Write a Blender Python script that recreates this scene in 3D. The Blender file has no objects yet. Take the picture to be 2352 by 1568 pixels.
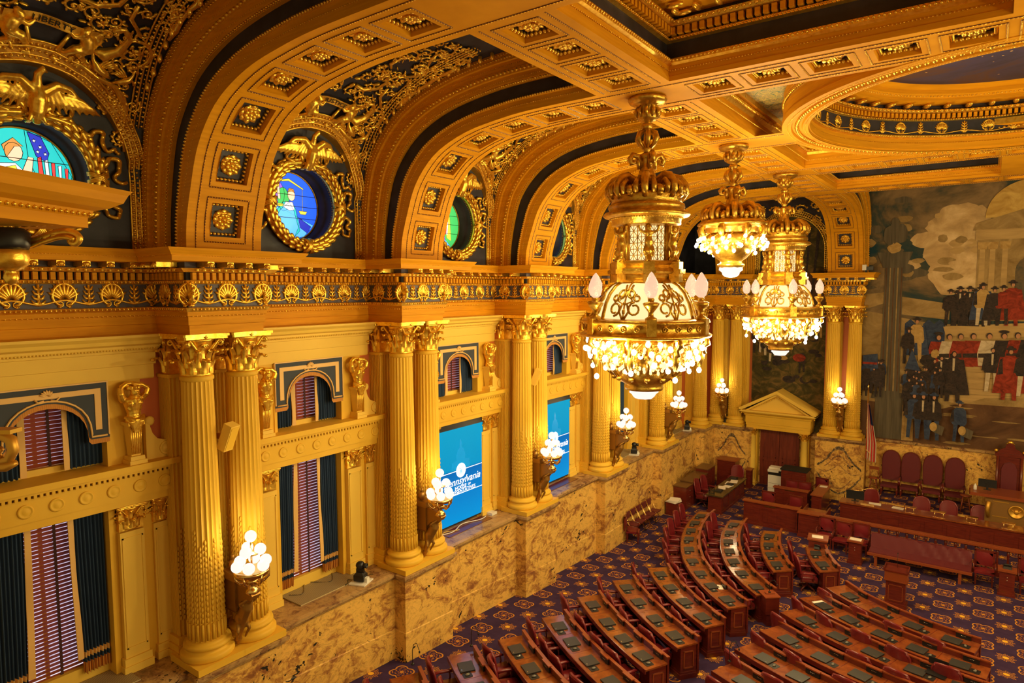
import bpy, bmesh, math, random
from mathutils import Vector, Matrix
random.seed(7)
SC = bpy.context.scene
COL = SC.collection
PI = math.pi
sin, cos, rad = math.sin, math.cos, math.radians

# ------------------------------------------------------------------ camera, world, exposure
CX, CZ = 11.347, 9.565
cam = bpy.data.cameras.new('camera'); camo = bpy.data.objects.new('camera', cam); COL.objects.link(camo)
cam.sensor_width = 36.0; cam.lens = 1515.99 / 2352 * 36.0; cam.clip_start = .1; cam.clip_end = 200
_y, _p, _r = rad(35.9432), rad(-4.4828), rad(-0.1752)
_f = Vector((-sin(_y) * cos(_p), cos(_y) * cos(_p), sin(_p)))
_rt = Vector((cos(_y), sin(_y), 0)); _up = _rt.cross(_f)
_R = _rt * cos(_r) + _up * sin(_r); _U = -_rt * sin(_r) + _up * cos(_r)
_m = Matrix((_R, _U, -_f)).transposed().to_4x4(); _m.translation = (CX, 0, CZ)
camo.matrix_world = _m
SC.camera = camo
SC.view_settings.view_transform = 'Standard'; SC.view_settings.look = 'None'
SC.view_settings.gamma = 1.0; SC.view_settings.use_curve_mapping = False
SC.view_settings.exposure = 0.62
w = bpy.data.worlds.new('world'); SC.world = w; w.use_nodes = True
w.node_tree.nodes['Background'].inputs[0].default_value = (1.0, .70, .26, 1)
w.node_tree.nodes['Background'].inputs[1].default_value = 0.26

def point(name, loc, watts, color=(1, .80, .38), size=.3):
    l = bpy.data.lights.new(name, 'POINT'); l.energy = watts; l.color = color; l.shadow_soft_size = size
    o = bpy.data.objects.new(name, l); o.location = loc; COL.objects.link(o); return o

# ------------------------------------------------------------------ materials
MATS = {}
def mat(name, col, rough=.5, metal=0., emit=None, es=0., spec=None, coat=0.):
    m = bpy.data.materials.new(name); m.use_nodes = True
    b = m.node_tree.nodes['Principled BSDF']
    b.inputs['Base Color'].default_value = (*col, 1); b.inputs['Roughness'].default_value = rough
    b.inputs['Metallic'].default_value = metal
    if spec is not None: b.inputs['Specular IOR Level'].default_value = spec
    if coat: b.inputs['Coat Weight'].default_value = coat; b.inputs['Coat Roughness'].default_value = .1
    if emit: b.inputs['Emission Color'].default_value = (*emit, 1); b.inputs['Emission Strength'].default_value = es
    MATS[name] = m; return m
class NT:
    def __init__(s, m): s.t = m.node_tree; s.b = s.t.nodes['Principled BSDF']
    def n(s, typ, **k):
        x = s.t.nodes.new(typ)
        for a, v in k.items(): setattr(x, a, v)
        return x
    def l(s, a, b): s.t.links.new(a, b)
    def math(s, op, a, b=None, c=None, clamp=False):
        x = s.n('ShaderNodeMath', operation=op); x.use_clamp = clamp
        for i, v in enumerate((a, b, c)):
            if v is None: continue
            if isinstance(v, (int, float)): x.inputs[i].default_value = v
            else: s.l(v, x.inputs[i])
        return x.outputs[0]
    def pos(s, scale=(1, 1, 1)):
        g = s.n('ShaderNodeNewGeometry'); v = s.n('ShaderNodeVectorMath', operation='MULTIPLY'); v.inputs[1].default_value = scale
        s.l(g.outputs['Position'], v.inputs[0]); return v.outputs[0]
    def obj(s, scale=(1, 1, 1)):
        g = s.n('ShaderNodeTexCoord'); v = s.n('ShaderNodeVectorMath', operation='MULTIPLY'); v.inputs[1].default_value = scale
        s.l(g.outputs['Object'], v.inputs[0]); return v.outputs[0]
    def noise(s, vec, scale, detail=4, rough=.55, dist=0.):
        x = s.n('ShaderNodeTexNoise'); x.inputs['Scale'].default_value = scale; x.inputs['Detail'].default_value = detail
        x.inputs['Roughness'].default_value = rough; x.inputs['Distortion'].default_value = dist
        if vec is not None: s.l(vec, x.inputs['Vector'])
        return x.outputs[0]
    def ramp(s, fac, stops, interp='LINEAR'):
        x = s.n('ShaderNodeValToRGB'); r = x.color_ramp; r.interpolation = interp
        while len(r.elements) > 1: r.elements.remove(r.elements[0])
        r.elements[0].position = stops[0][0]; r.elements[0].color = (*stops[0][1], 1)
        for p, c in stops[1:]:
            e = r.elements.new(p); e.color = (*c, 1)
        s.l(fac, x.inputs[0]); return x.outputs[0]
    def mix(s, fac, a, b):
        x = s.n('ShaderNodeMix', data_type='RGBA')
        if isinstance(fac, float): x.inputs[0].default_value = fac
        else: s.l(fac, x.inputs[0])
        for i, v in ((6, a), (7, b)):
            if isinstance(v, tuple): x.inputs[i].default_value = (*v, 1)
            else: s.l(v, x.inputs[i])
        return x.outputs[2]
    def bump(s, h, strength=.3, dist=.02):
        x = s.n('ShaderNodeBump'); x.inputs['Strength'].default_value = strength; x.inputs['Distance'].default_value = dist
        s.l(h, x.inputs['Height']); s.l(x.outputs[0], s.b.inputs['Normal'])
    def col(s, c): s.l(c, s.b.inputs['Base Color'])

cream = mat('cream_paint', (.80, .55, .11), .55, spec=.25)
t = NT(cream); t.col(t.ramp(t.noise(t.pos(), .8), [(.3, (.72, .42, .032)), (.7, (.80, .49, .05))]))
creamw = mat('pale_cream_paint', (.82, .55, .09), .55, spec=.25)
ochre = mat('ochre_paint', (.66, .30, .018), .6, spec=.15)
t = NT(ochre); t.col(t.ramp(t.noise(t.pos((.6, .6, 9)), 2.2, 5), [(.3, (.60, .25, .004)), (.7, (.74, .33, .008))]))
groove_shade = mat('groove_shade_brown', (.17, .055, .012), .5)  # groove shade put into the colour of the bead-line tubes
terra = mat('terracotta_paint', (.60, .15, .03), .6)
navy = mat('navy_paint', (.017, .016, .028), .55)
t = NT(navy); t.col(t.ramp(t.noise(t.pos(), 2.5, 5), [(.35, (.012, .011, .018)), (.75, (.035, .032, .052))]))
slate = mat('slate_frieze_paint', (.075, .07, .10), .6)
t = NT(slate); t.col(t.ramp(t.noise(t.pos(), 4, 5, .6, 1.), [(.3, (.05, .045, .07)), (.8, (.13, .115, .16))]))
gold = mat('gilding', (.92, .56, .10), .34, .82)
t = NT(gold); f = t.noise(t.pos(), 14, 3); t.col(t.ramp(f, [(.3, (.80, .42, .03)), (.65, (1., .68, .10))])); t.bump(t.noise(t.pos(), 22, 3), .22, .015)
t.l(t.math('MULTIPLY_ADD', t.noise(t.pos(), 6, 2), .25, .2), t.b.inputs['Roughness'])
dgold = mat('dull_gilding', (.66, .36, .05), .42, .7)
brass = mat('brass', (.90, .62, .22), .25, 1.)
cgold = mat('chandelier_gilding', (.60, .34, .045), .3, .88)
t = NT(cgold); t.col(t.ramp(t.noise(t.obj(), 9, 3), [(.3, (.46, .24, .025)), (.65, (.74, .46, .07))])); t.bump(t.noise(t.obj(), 16, 4), .5, .02)
antique = mat('antique_bronze', (.40, .21, .04), .42, .7)

def marble(name, c1, c2, c3, dark, scale=1.):
    m = mat(name, c1, .28, spec=.4); t = NT(m)
    P = t.pos((1, .8, 1.25)); 
    w1 = t.n('ShaderNodeVectorMath', operation='ADD'); nz = t.n('ShaderNodeTexNoise'); nz.inputs['Scale'].default_value = .9 * scale; nz.inputs['Detail'].default_value = 4
    t.l(P, nz.inputs['Vector']); t.l(P, w1.inputs[0]); t.l(nz.outputs[1], w1.inputs[1])
    big = t.noise(w1.outputs[0], 1.3 * scale, 7, .68, 1.2)
    fine = t.noise(w1.outputs[0], 6 * scale, 8, .75, .6)
    f = t.math('ADD', t.math('MULTIPLY', big, .55), t.math('MULTIPLY', fine, .45))
    c = t.ramp(f, [(.40, c3), (.455, c2), (.50, c1), (.555, tuple(min(1, a * 1.2) for a in c1)), (.60, c1), (.64, c2), (.70, c3)])
    v = t.n('ShaderNodeTexVoronoi', feature='DISTANCE_TO_EDGE'); v.inputs['Scale'].default_value = 2.2 * scale; t.l(w1.outputs[0], v.inputs['Vector'])
    vein = t.math('LESS_THAN', v.outputs[0], .018)
    c = t.mix(t.math('MULTIPLY', vein, .16), c, c3)
    sp = t.math('GREATER_THAN', t.math('MULTIPLY', t.noise(w1.outputs[0], 9 * scale, 3, .5), t.noise(P, 1.1 * scale, 2)), .395)
    c = t.mix(sp, c, dark); t.col(c); return m
marb = marble('yellow_marble', (.70, .42, .10), (.48, .23, .06), (.27, .105, .04), (.03, .025, .02))
marbtop = marble('brown_marble', (.40, .25, .10), (.26, .13, .06), (.13, .06, .035), (.05, .03, .02), 1.3)

mahog = mat('mahogany', (.20, .035, .016), .28, coat=.3)
t = NT(mahog); t.col(t.ramp(t.noise(t.pos((2, 2, 14)), 1.6, 5), [(.3, (.095, .011, .008)), (.7, (.165, .023, .012))]))
mahogtop = mat('mahogany_top', (.36, .10, .02), .22, coat=.5)
t = NT(mahogtop); t.col(t.ramp(t.noise(t.pos((3, 3, 3)), 1.4, 6, .6, .8), [(.3, (.15, .030, .010)), (.7, (.32, .085, .018))]))
wood = mat('light_mahogany', (.25, .055, .017), .32)
leather = mat('maroon_leather', (.17, .013, .018), .3, spec=.6)
leather2 = mat('dull_maroon_leather', (.13, .018, .025), .4)
black = mat('black_plastic', (.012, .012, .014), .4)
dark = mat('dark_fill', (.01, .008, .008), .8)  # near-black for lettering, the band behind dentils and the cubicle lid
lap = mat('laptop_lid', (.034, .035, .038), .42)
silver = mat('silver_metal', (.7, .7, .72), .25, 1.)
white = mat('white_paper', (.85, .80, .72), .7)
whitep = mat('white_plastic', (.75, .73, .68), .5)
cable = mat('yellow_tape', (.7, .5, .08), .6)
navycloth = mat('navy_velvet', (.030, .058, .125), .8, spec=.2)
goldcloth = mat('gold_silk', (.80, .50, .17), .6)
fringe = mat('orange_fringe', (.62, .26, .04), .8)
t = NT(fringe); wv = t.n('ShaderNodeTexWave'); wv.inputs['Scale'].default_value = 22; wv.bands_direction = 'Y'; t.l(t.obj(), wv.inputs[0]); t.col(t.ramp(wv.outputs[1], [(0, (.34, .12, .02)), (1, (.75, .34, .06))]))
blindm = mat('wooden_blind', (.34, .075, .045), .35)
blindm.node_tree.nodes['Principled BSDF'].inputs['Transmission Weight'].default_value = 0.0
doorm = mat('door_mahogany', (.17, .025, .016), .4)
t = NT(doorm); t.col(t.ramp(t.noise(t.pos((6, 6, .8)), 2, 5), [(.3, (.11, .016, .01)), (.7, (.20, .035, .018))]))
sky_em = mat('daylit_pane', (.6, .7, .9), .3, emit=(.66, .64, .86), es=.6)
bulb = mat('lit_bulb', (.05, .05, .05), .3, emit=(1., .86, .62), es=14.)
globem = mat('lit_frosted_globe', (.04, .04, .04), .3, emit=(1., .88, .80), es=.72)
flameg = mat('lit_flame_glass', (.1, .08, .07), .25, emit=(1., .62, .40), es=.62)
t = NT(flameg); t.bump(t.noise(t.obj(), 9, 3, .5, 2.), .8, .04)
panem = mat('lit_ivory_glass', (.08, .07, .05), .4, emit=(1., .74, .34), es=.8)
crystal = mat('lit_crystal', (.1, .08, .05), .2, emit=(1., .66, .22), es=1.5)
grillem = mat('vent_grille', (.36, .28, .16), .5)
t = NT(grillem); wv = t.n('ShaderNodeTexWave'); wv.inputs['Scale'].default_value = 9; wv.bands_direction = 'X'; t.l(t.obj(), wv.inputs[0]); t.col(t.ramp(wv.outputs[1], [(.35, (.10, .07, .04)), (.6, (.50, .40, .22))]))

# carpet : alternating medallions on a square lattice
carpet = mat('carpet', (.05, .02, .05), .95, spec=.1); t = NT(carpet)
P = t.n('ShaderNodeSeparateXYZ'); t.l(t.pos(), P.inputs[0])
PT = 1.03
def cell(ox, oy):
    u = t.math('SUBTRACT', t.math('FRACT', t.math('ADD', t.math('DIVIDE', P.outputs[0], PT), 50.5 - ox / PT)), .5)
    v = t.math('SUBTRACT', t.math('FRACT', t.math('ADD', t.math('DIVIDE', P.outputs[1], PT), 50.5 - oy / PT)), .5)
    r = t.math('SQRT', t.math('ADD', t.math('MULTIPLY', u, u), t.math('MULTIPLY', v, v))); a = t.math('ARCTAN2', v, u)
    return u, v, r, a
nzA = t.noise(t.pos(), 26, 2)
base = t.ramp(t.noise(t.pos(), 3, 3), [(.3, (.038, .020, .062)), (.7, (.056, .031, .088))])
u, v, r, a = cell(.235, 13.85)
lob = t.math('ADD', .20, t.math('MULTIPLY', t.math('ABSOLUTE', t.math('SINE', t.math('MULTIPLY', a, 2.))), .085))
ringA = t.math('LESS_THAN', t.math('ABSOLUTE', t.math('SUBTRACT', r, lob)), .018)
inA = t.math('LESS_THAN', r, lob)
swA = t.math('MULTIPLY', inA, t.math('GREATER_THAN', t.math('MULTIPLY', t.math('ADD', t.math('SINE', t.math('MULTIPLY', r, 95.)), t.math('SINE', t.math('ADD', t.math('MULTIPLY', a, 8.), t.math('MULTIPLY', r, 40.)))), nzA), .28))
dotA = t.math('LESS_THAN', r, .05)
A1 = t.math('MAXIMUM', ringA, dotA)
c = t.mix(swA, base, (.34, .12, .03)); c = t.mix(A1, c, (.55, .24, .035))
u, v, r, a = cell(.235 + PT / 2, 13.85 + PT / 2)
lobB = t.math('ADD', .185, t.math('MULTIPLY', t.math('COSINE', t.math('MULTIPLY', a, 8.)), .04))
lobB = t.math('ADD', lobB, t.math('MULTIPLY', t.math('ABSOLUTE', t.math('SINE', t.math('MULTIPLY', a, 2.))), .04))
rayB = t.math('MULTIPLY', t.math('LESS_THAN', r, lobB), t.math('GREATER_THAN', t.math('ADD', t.math('SINE', t.math('MULTIPLY', a, 24.)), t.math('MULTIPLY', t.math('SINE', t.math('MULTIPLY', r, 120.)), .8)), -.05))
c = t.mix(rayB, c, (.42, .17, .03)); c = t.mix(t.math('LESS_THAN', r, .068), c, (.80, .45, .04))
t.col(c)

# ------------------------------------------------------------------ mesh builder
class MB:
    def __init__(s): s.v = []; s.f = []; s.m = []; s.s = []
    def add(s, vs, fs, m=0, smooth=False, M=None):
        o = len(s.v)
        if M is not None: vs = [M @ Vector(p) for p in vs]
        s.v.extend(tuple(p) for p in vs)
        for f in fs: s.f.append(tuple(i + o for i in f)); s.m.append(m); s.s.append(smooth)
    def box(s, a, b, m=0, M=None):
        x0, y0, z0 = a; x1, y1, z1 = b
        s.add([(x0, y0, z0), (x1, y0, z0), (x1, y1, z0), (x0, y1, z0), (x0, y0, z1), (x1, y0, z1), (x1, y1, z1), (x0, y1, z1)],
              [(0, 3, 2, 1), (4, 5, 6, 7), (0, 1, 5, 4), (1, 2, 6, 5), (2, 3, 7, 6), (3, 0, 4, 7)], m, False, M)
    def frus(s, c, z0, z1, w0, d0, w1, d1, m=0, M=None):
        x, y = c
        V = [(x + sx * a / 2, y + sy * b / 2, z) for z, a, b in ((z0, w0, d0), (z1, w1, d1)) for sx, sy in ((-1, -1), (1, -1), (1, 1), (-1, 1))]
        s.add(V, [(0, 3, 2, 1), (4, 5, 6, 7), (0, 1, 5, 4), (1, 2, 6, 5), (2, 3, 7, 6), (3, 0, 4, 7)], m, False, M)
    def lathe(s, prof, n=24, c=(0, 0, 0), m=0, smooth=True, M=None, mod=None, cap=True):
        vs = []; fs = []
        for r, z in prof:
            for i in range(n):
                a = 2 * PI * i / n; rr = r * (mod(a, z) if mod else 1)
                vs.append((c[0] + rr * cos(a), c[1] + rr * sin(a), c[2] + z))
        for j in range(len(prof) - 1):
            for i in range(n):
                k = (i + 1) % n; fs.append((j * n + i, j * n + k, (j + 1) * n + k, (j + 1) * n + i))
        if cap and prof[0][0] > 1e-6: fs.append(tuple(range(n))[::-1])
        if cap and prof[-1][0] > 1e-6: fs.append(tuple((len(prof) - 1) * n + i for i in range(n)))
        s.add(vs, fs, m, smooth, M)
    def tube(s, path, r, n=6, m=0, smooth=True, M=None, flat=1.):
        P = [Vector(p) for p in path]; k = len(P)
        if k < 2: return
        rs = r if isinstance(r, (list, tuple)) else [r] * k
        vs = []; fs = []; up = None
        for i in range(k):
            t = (P[min(i + 1, k - 1)] - P[max(i - 1, 0)])
            if t.length < 1e-9: t = Vector((0, 0, 1))
            t.normalize()
            if up is None: up = Vector((0, 0, 1)) if abs(t.z) < .9 else Vector((1, 0, 0))
            b = t.cross(up)
            if b.length < 1e-6: b = t.cross(Vector((1, .3, 0)))
            b.normalize(); up = b.cross(t)
            for j in range(n):
                a = 2 * PI * j / n; vs.append(P[i] + b * (cos(a) * rs[i]) + up * (sin(a) * rs[i] * flat))
        for i in range(k - 1):
            for j in range(n):
                q = (j + 1) % n; fs.append((i * n + j, i * n + q, (i + 1) * n + q, (i + 1) * n + j))
        fs.append(tuple(range(n))[::-1]); fs.append(tuple((k - 1) * n + j for j in range(n)))
        s.add(vs, fs, m, smooth, M)
    def ell(s, c, r, n=8, m=0, M=None, rot=None, h=None):
        if isinstance(r, (int, float)): r = (r, r, r)
        h = h or max(3, n // 2); vs = []; fs = []
        R = rot if rot is not None else Matrix.Identity(3)
        C = Vector(c)
        for j in range(1, h):
            ph = PI * j / h
            for i in range(n):
                a = 2 * PI * i / n; vs.append(C + R @ Vector((r[0] * sin(ph) * cos(a), r[1] * sin(ph) * sin(a), r[2] * cos(ph))))
        vs.append(C + R @ Vector((0, 0, r[2]))); vs.append(C + R @ Vector((0, 0, -r[2]))); T = len(vs) - 2
        for j in range(h - 2):
            for i in range(n):
                k = (i + 1) % n; fs.append((j * n + i, (j + 1) * n + i, (j + 1) * n + k, j * n + k))
        for i in range(n):
            k = (i + 1) % n; fs.append((T, i, k)); fs.append((T + 1, (h - 2) * n + k, (h - 2) * n + i))
        s.add(vs, fs, m, True, M)
    def octa(s, c, r, m=0):
        x, y, z = c
        s.add([(x + r, y, z), (x - r, y, z), (x, y + r, z), (x, y - r, z), (x, y, z + r), (x, y, z - r)],
              [(0, 2, 4), (2, 1, 4), (1, 3, 4), (3, 0, 4), (2, 0, 5), (1, 2, 5), (3, 1, 5), (0, 3, 5)], m, True)
    def beads(s, path, r, step, m=0):
        P = [Vector(p) for p in path]; d = step / 2
        for a, b in zip(P, P[1:]):
            L = (b - a).length
            while d <= L:
                s.octa(a.lerp(b, d / L if L else 0), r, m); d += step
            d -= L
    def strip(s, rows, m=0, smooth=True, M=None):
        k = len(rows[0]); vs = [p for r in rows for p in r]; fs = []
        for i in range(len(rows) - 1):
            for j in range(k - 1): fs.append((i * k + j, i * k + j + 1, (i + 1) * k + j + 1, (i + 1) * k + j))
        s.add(vs, fs, m, smooth, M)
    def prism(s, pts, a, b, axis=0, m=0, M=None):
        # pts 2D polygon extruded between a and b on axis
        def mk(p, h):
            return (h, p[0], p[1]) if axis == 0 else (p[0], h, p[1]) if axis == 1 else (p[0], p[1], h)
        n = len(pts); vs = [mk(p, a) for p in pts] + [mk(p, b) for p in pts]
        fs = [tuple(range(n))[::-1], tuple(range(n, 2 * n))] + [(i, (i + 1) % n, n + (i + 1) % n, n + i) for i in range(n)]
        s.add(vs, fs, m, False, M)
    def sweep(s, path, prof, mats, closed=False, smooth=False):
        # path: xy points, offset to the LEFT of travel direction; prof: (offset, z)
        P = [Vector(p[:2]) for p in path]; n = len(P); N = []
        for i in range(n):
            dirs = []
            if i > 0 or closed: dirs.append((P[i] - P[i - 1]).normalized())
            if i < n - 1 or closed: dirs.append((P[(i + 1) % n] - P[i]).normalized())
            ns = [Vector((-d.y, d.x)) for d in dirs]
            if len(ns) == 1: N.append(ns[0])
            else:
                b = ns[0] + ns[1]; b = b / max(.2, (1 + ns[0].dot(ns[1]))); N.append(b)
        k = len(prof); vs = [(P[i].x + N[i].x * o, P[i].y + N[i].y * o, z) for i in range(n) for o, z in prof]
        o0 = len(s.v); s.v.extend(vs)
        for i in range(n if closed else n - 1):
            j = (i + 1) % n
            for q in range(k - 1):
                s.f.append((o0 + i * k + q, o0 + j * k + q, o0 + j * k + q + 1, o0 + i * k + q + 1)); s.m.append(mats[q] if isinstance(mats, (list, tuple)) else mats); s.s.append(smooth)
        return N
    def mesh(s, name, mats, fix=True):
        me = bpy.data.meshes.new(name); me.from_pydata(s.v, [], s.f)
        for m in mats: me.materials.append(m)
        me.polygons.foreach_set('material_index', s.m); me.polygons.foreach_set('use_smooth', s.s)
        if fix and len(s.f) < 400000:
            bm = bmesh.new(); bm.from_mesh(me); bmesh.ops.recalc_face_normals(bm, faces=bm.faces); bm.to_mesh(me); bm.free()
        me.update(); return me
    def build(s, name, mats, parent=None, kind=None, label=None, world=False, fix=True):
        if not isinstance(mats, (list, tuple)): mats = [mats]
        if world and parent is not None:
            q = parent.matrix_basis.inverted(); s.v = [tuple(q @ Vector(p)) for p in s.v]
        o = bpy.data.objects.new(name, s.mesh(name, mats, fix)); COL.objects.link(o)
        if parent is not None: o.parent = parent
        if kind: o['kind'] = kind
        if label: o['label'] = label
        return o

def voxel(mb, name, mats, size=.02, parent=None, label=None, smooth=2):
    me = mb.mesh(name, mats, False); o = bpy.data.objects.new(name, me); COL.objects.link(o)
    r = o.modifiers.new('r', 'REMESH'); r.mode = 'VOXEL'; r.voxel_size = size; r.use_smooth_shade = True
    sm = o.modifiers.new('s', 'SMOOTH'); sm.factor = .5; sm.iterations = smooth
    dg = bpy.context.evaluated_depsgraph_get(); m2 = bpy.data.meshes.new_from_object(o.evaluated_get(dg))
    m2.name = name; o.modifiers.clear(); o.data = m2
    if parent is not None: o.parent = parent
    if label: o['label'] = label
    return o

def text_mesh(txt, size, depth=.01, shear=0., align='CENTER'):
    cu = bpy.data.curves.new('t', 'FONT'); cu.body = txt; cu.size = size; cu.extrude = depth; cu.shear = shear; cu.align_x = align; cu.align_y = 'CENTER'
    cu.resolution_u = 3
    o = bpy.data.objects.new('t', cu); COL.objects.link(o)
    dg = bpy.context.evaluated_depsgraph_get(); me = bpy.data.meshes.new_from_object(o.evaluated_get(dg))
    V = [tuple(v.co) for v in me.vertices]; F = [tuple(p.vertices) for p in me.polygons]
    bpy.data.objects.remove(o); return V, F

def thing(name, label, cat, loc=(0, 0, 0), rz=0., group=None, scale=1.):
    o = bpy.data.objects.new(name, None); COL.objects.link(o); o.location = loc; o.rotation_euler = (0, 0, rz)
    o.empty_display_size = .2; o['label'] = label; o['category'] = cat
    if scale != 1.: o.scale = (scale,) * 3
    if group: o['group'] = group
    return o
def upd(o):
    o.matrix_basis  # keep
    return o
def struct(name, loc=(0, 0, 0)):
    o = bpy.data.objects.new(name, None); COL.objects.link(o); o.location = loc; o['kind'] = 'structure'; return o
def tag(o, label, cat, group=None):
    o['label'] = label; o['category'] = cat
    if group: o['group'] = group
    return o
KIDS = {}
def kids(o): return [c for c in bpy.data.objects if c.parent == o] if o.name not in KIDS else KIDS[o.name]
def freeze(root):
    def rec(o):
        KIDS[o.name] = [c for c in bpy.data.objects if c.parent == o]
        for c in KIDS[o.name]: rec(c)
    rec(root); return root
def copy_tree(o, parent=None):
    c = o.copy(); COL.objects.link(c)
    if parent is not None: c.parent = parent
    for ch in KIDS.get(o.name, []): copy_tree(ch, c)
    return c
USED = set()
def put(proto, loc, rz=0., label=None, group=None, scale=None, drop=()):
    if proto.name not in KIDS: freeze(proto)
    if proto.name not in USED: USED.add(proto.name); o = proto
    else: o = copy_tree(proto)
    o.location = loc; o.rotation_euler = (0, 0, rz)
    if label: o['label'] = label
    if group: o['group'] = group
    if scale: o.scale = (scale,) * 3
    return o
ORD = ['first', 'second', 'third', 'fourth', 'fifth', 'sixth', 'seventh', 'eighth', 'ninth', 'tenth', 'eleventh', 'twelfth']

def catmull(pts, n=6):
    out = []
    P = [Vector(p) for p in pts]
    for i in range(len(P) - 1):
        p0 = P[max(i - 1, 0)]; p1 = P[i]; p2 = P[i + 1]; p3 = P[min(i + 2, len(P) - 1)]
        for k in range(n):
            t = k / n; out.append(.5 * ((2 * p1) + (p2 - p0) * t + (2 * p0 - 5 * p1 + 4 * p2 - p3) * t * t + (3 * p1 - p0 - 3 * p2 + p3) * t ** 3))
    out.append(P[-1]); return out
class Curve2:
    def __init__(s, pts, n=8):
        s.p = catmull([Vector((a, b, 0)) for a, b in pts], n); s.L = [0]
        for a, b in zip(s.p, s.p[1:]): s.L.append(s.L[-1] + (b - a).length)
        s.len = s.L[-1]
    def at(s, d):
        d = max(0, min(s.len, d)); i = 0
        while i < len(s.L) - 2 and s.L[i + 1] < d: i += 1
        t = (d - s.L[i]) / max(1e-9, s.L[i + 1] - s.L[i]); p = s.p[i].lerp(s.p[i + 1], t)
        q = (s.p[min(i + 2, len(s.p) - 1)] - s.p[max(i - 1, 0)]).normalized()
        return p, q     # position, tangent (x,z as x,y)

YC = lambda i: 6.81 + 5.2 * i        # pier centre
BC = lambda i: 9.41 + 5.2 * i        # bay centre (between pier i and i+1)
HF = .731
def Fl(y): return max(-0.0712 * (y - 16.27), -0.35)
# ================================================================== STRUCTURE
XW = -1.27                       # recessed frieze plane
PROF_A = Curve2([(-.09, 10.28), (-.05, 10.75), (.11, 11.27), (.38, 11.94), (.80, 12.44), (1.26, 12.74), (1.965, 12.985), (2.76, 13.11), (3.6, 13.18), (5.15, 13.205)])
PROF_D = Curve2([(-1.35, 10.28), (-1.33, 11.0), (-1.25, 11.9), (-1.02, 12.7), (-.5, 13.35), (.1, 13.78), (.85, 14.08), (1.9, 14.3), (3.2, 14.4), (5.15, 14.4)])

# ---- floor (raked towards the back, flat in the well)
mb = MB()
ys = [-6 + .9 * k for k in range(49)]
for y0, y1 in zip(ys, ys[1:]): mb.add([(-1.9, y0, Fl(y0)), (27.5, y0, Fl(y0)), (27.5, y1, Fl(y1)), (-1.9, y1, Fl(y1))], [(0, 1, 2, 3)])
mb.build('floor', carpet, kind='structure')

# ---- marble wainscot
def pathx(out, rec, hw, top_y, front):
    P = list(front)
    for i in range(4, -2, -1):
        P += [(rec, YC(i) + hw), (out, YC(i) + hw), (out, YC(i) - hw), (rec, YC(i) - hw)]
    P.append((rec, -4)); return P
WP = pathx(0., -.37, .8625, 0, [(2.0, 34.6), (1.75, 33.55), (0., 33.55), (0., 32.0), (-.37, 32.0)])
wprof = [(0, -.7), (0, 2.40), (.05, 2.44), (.05, 2.47), (.11, 2.51), (.11, 2.58), (.02, 2.60), (-.1, 2.60)]
mb = MB(); mb.sweep(WP, wprof, [0, 1, 1, 1, 1, 1, 1])
mb.box((-2., -4, 2.55), (-.39, 35, 2.597), 1)
for i in range(-1, 5): mb.box((-1.4, YC(i) - .88, 2.56), (.03, YC(i) + .88, 2.601), 1)
mb.box((-1.4, 31.99, 2.56), (.03, 35, 2.601), 1); mb.box((-.1, 33.52, 2.56), (1.78, 35, 2.601), 1)
mb.build('wall_left', [marb, marbtop], kind='structure')
# lower course, following the rake
mb = MB(); N = None
P = WP
for k in range(len(P) - 1):
    a, b = P[k], P[k + 1]; d = Vector((b[0] - a[0], b[1] - a[1])).normalized(); nn = Vector((-d.y, d.x)) * .015
    e = d * .015
    va = [(a[0] + nn.x - e.x, a[1] + nn.y - e.y), (b[0] + nn.x + e.x, b[1] + nn.y + e.y)]
    mb.add([(va[0][0], va[0][1], -.7), (va[1][0], va[1][1], -.7), (va[1][0], va[1][1], Fl(b[1]) + .74), (va[0][0], va[0][1], Fl(a[1]) + .74),
            (a[0], a[1], Fl(a[1]) + .76), (b[0], b[1], Fl(b[1]) + .76)], [(0, 1, 2, 3), (3, 2, 5, 4)])
mb.build('baseboard_left', marb, kind='structure')

# right front pier, wainscot under the mural, and the part between corner and door
mb = MB()
mb.sweep([(6.95, 34.9), (6.95, 33.55), (4.85, 33.55), (4.85, 34.6)], wprof, [0, 1, 1, 1, 1, 1, 1])
mb.box((4.83, 33.53, 2.56), (6.97, 34.9, 2.601), 1)
mb.sweep([(20, 34.3), (6.9, 34.3)], [(0, -.7), (0, 2.52), (.06, 2.56), (.06, 2.66), (-.2, 2.68)], [0, 1, 1, 1])
mb.sweep([(4.86, 34.5), (1.75, 34.5)], [(0, -.7), (0, 2.35), (.06, 2.4), (.06, 2.5), (-.3, 2.52)], [0, 1, 1, 1])
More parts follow.
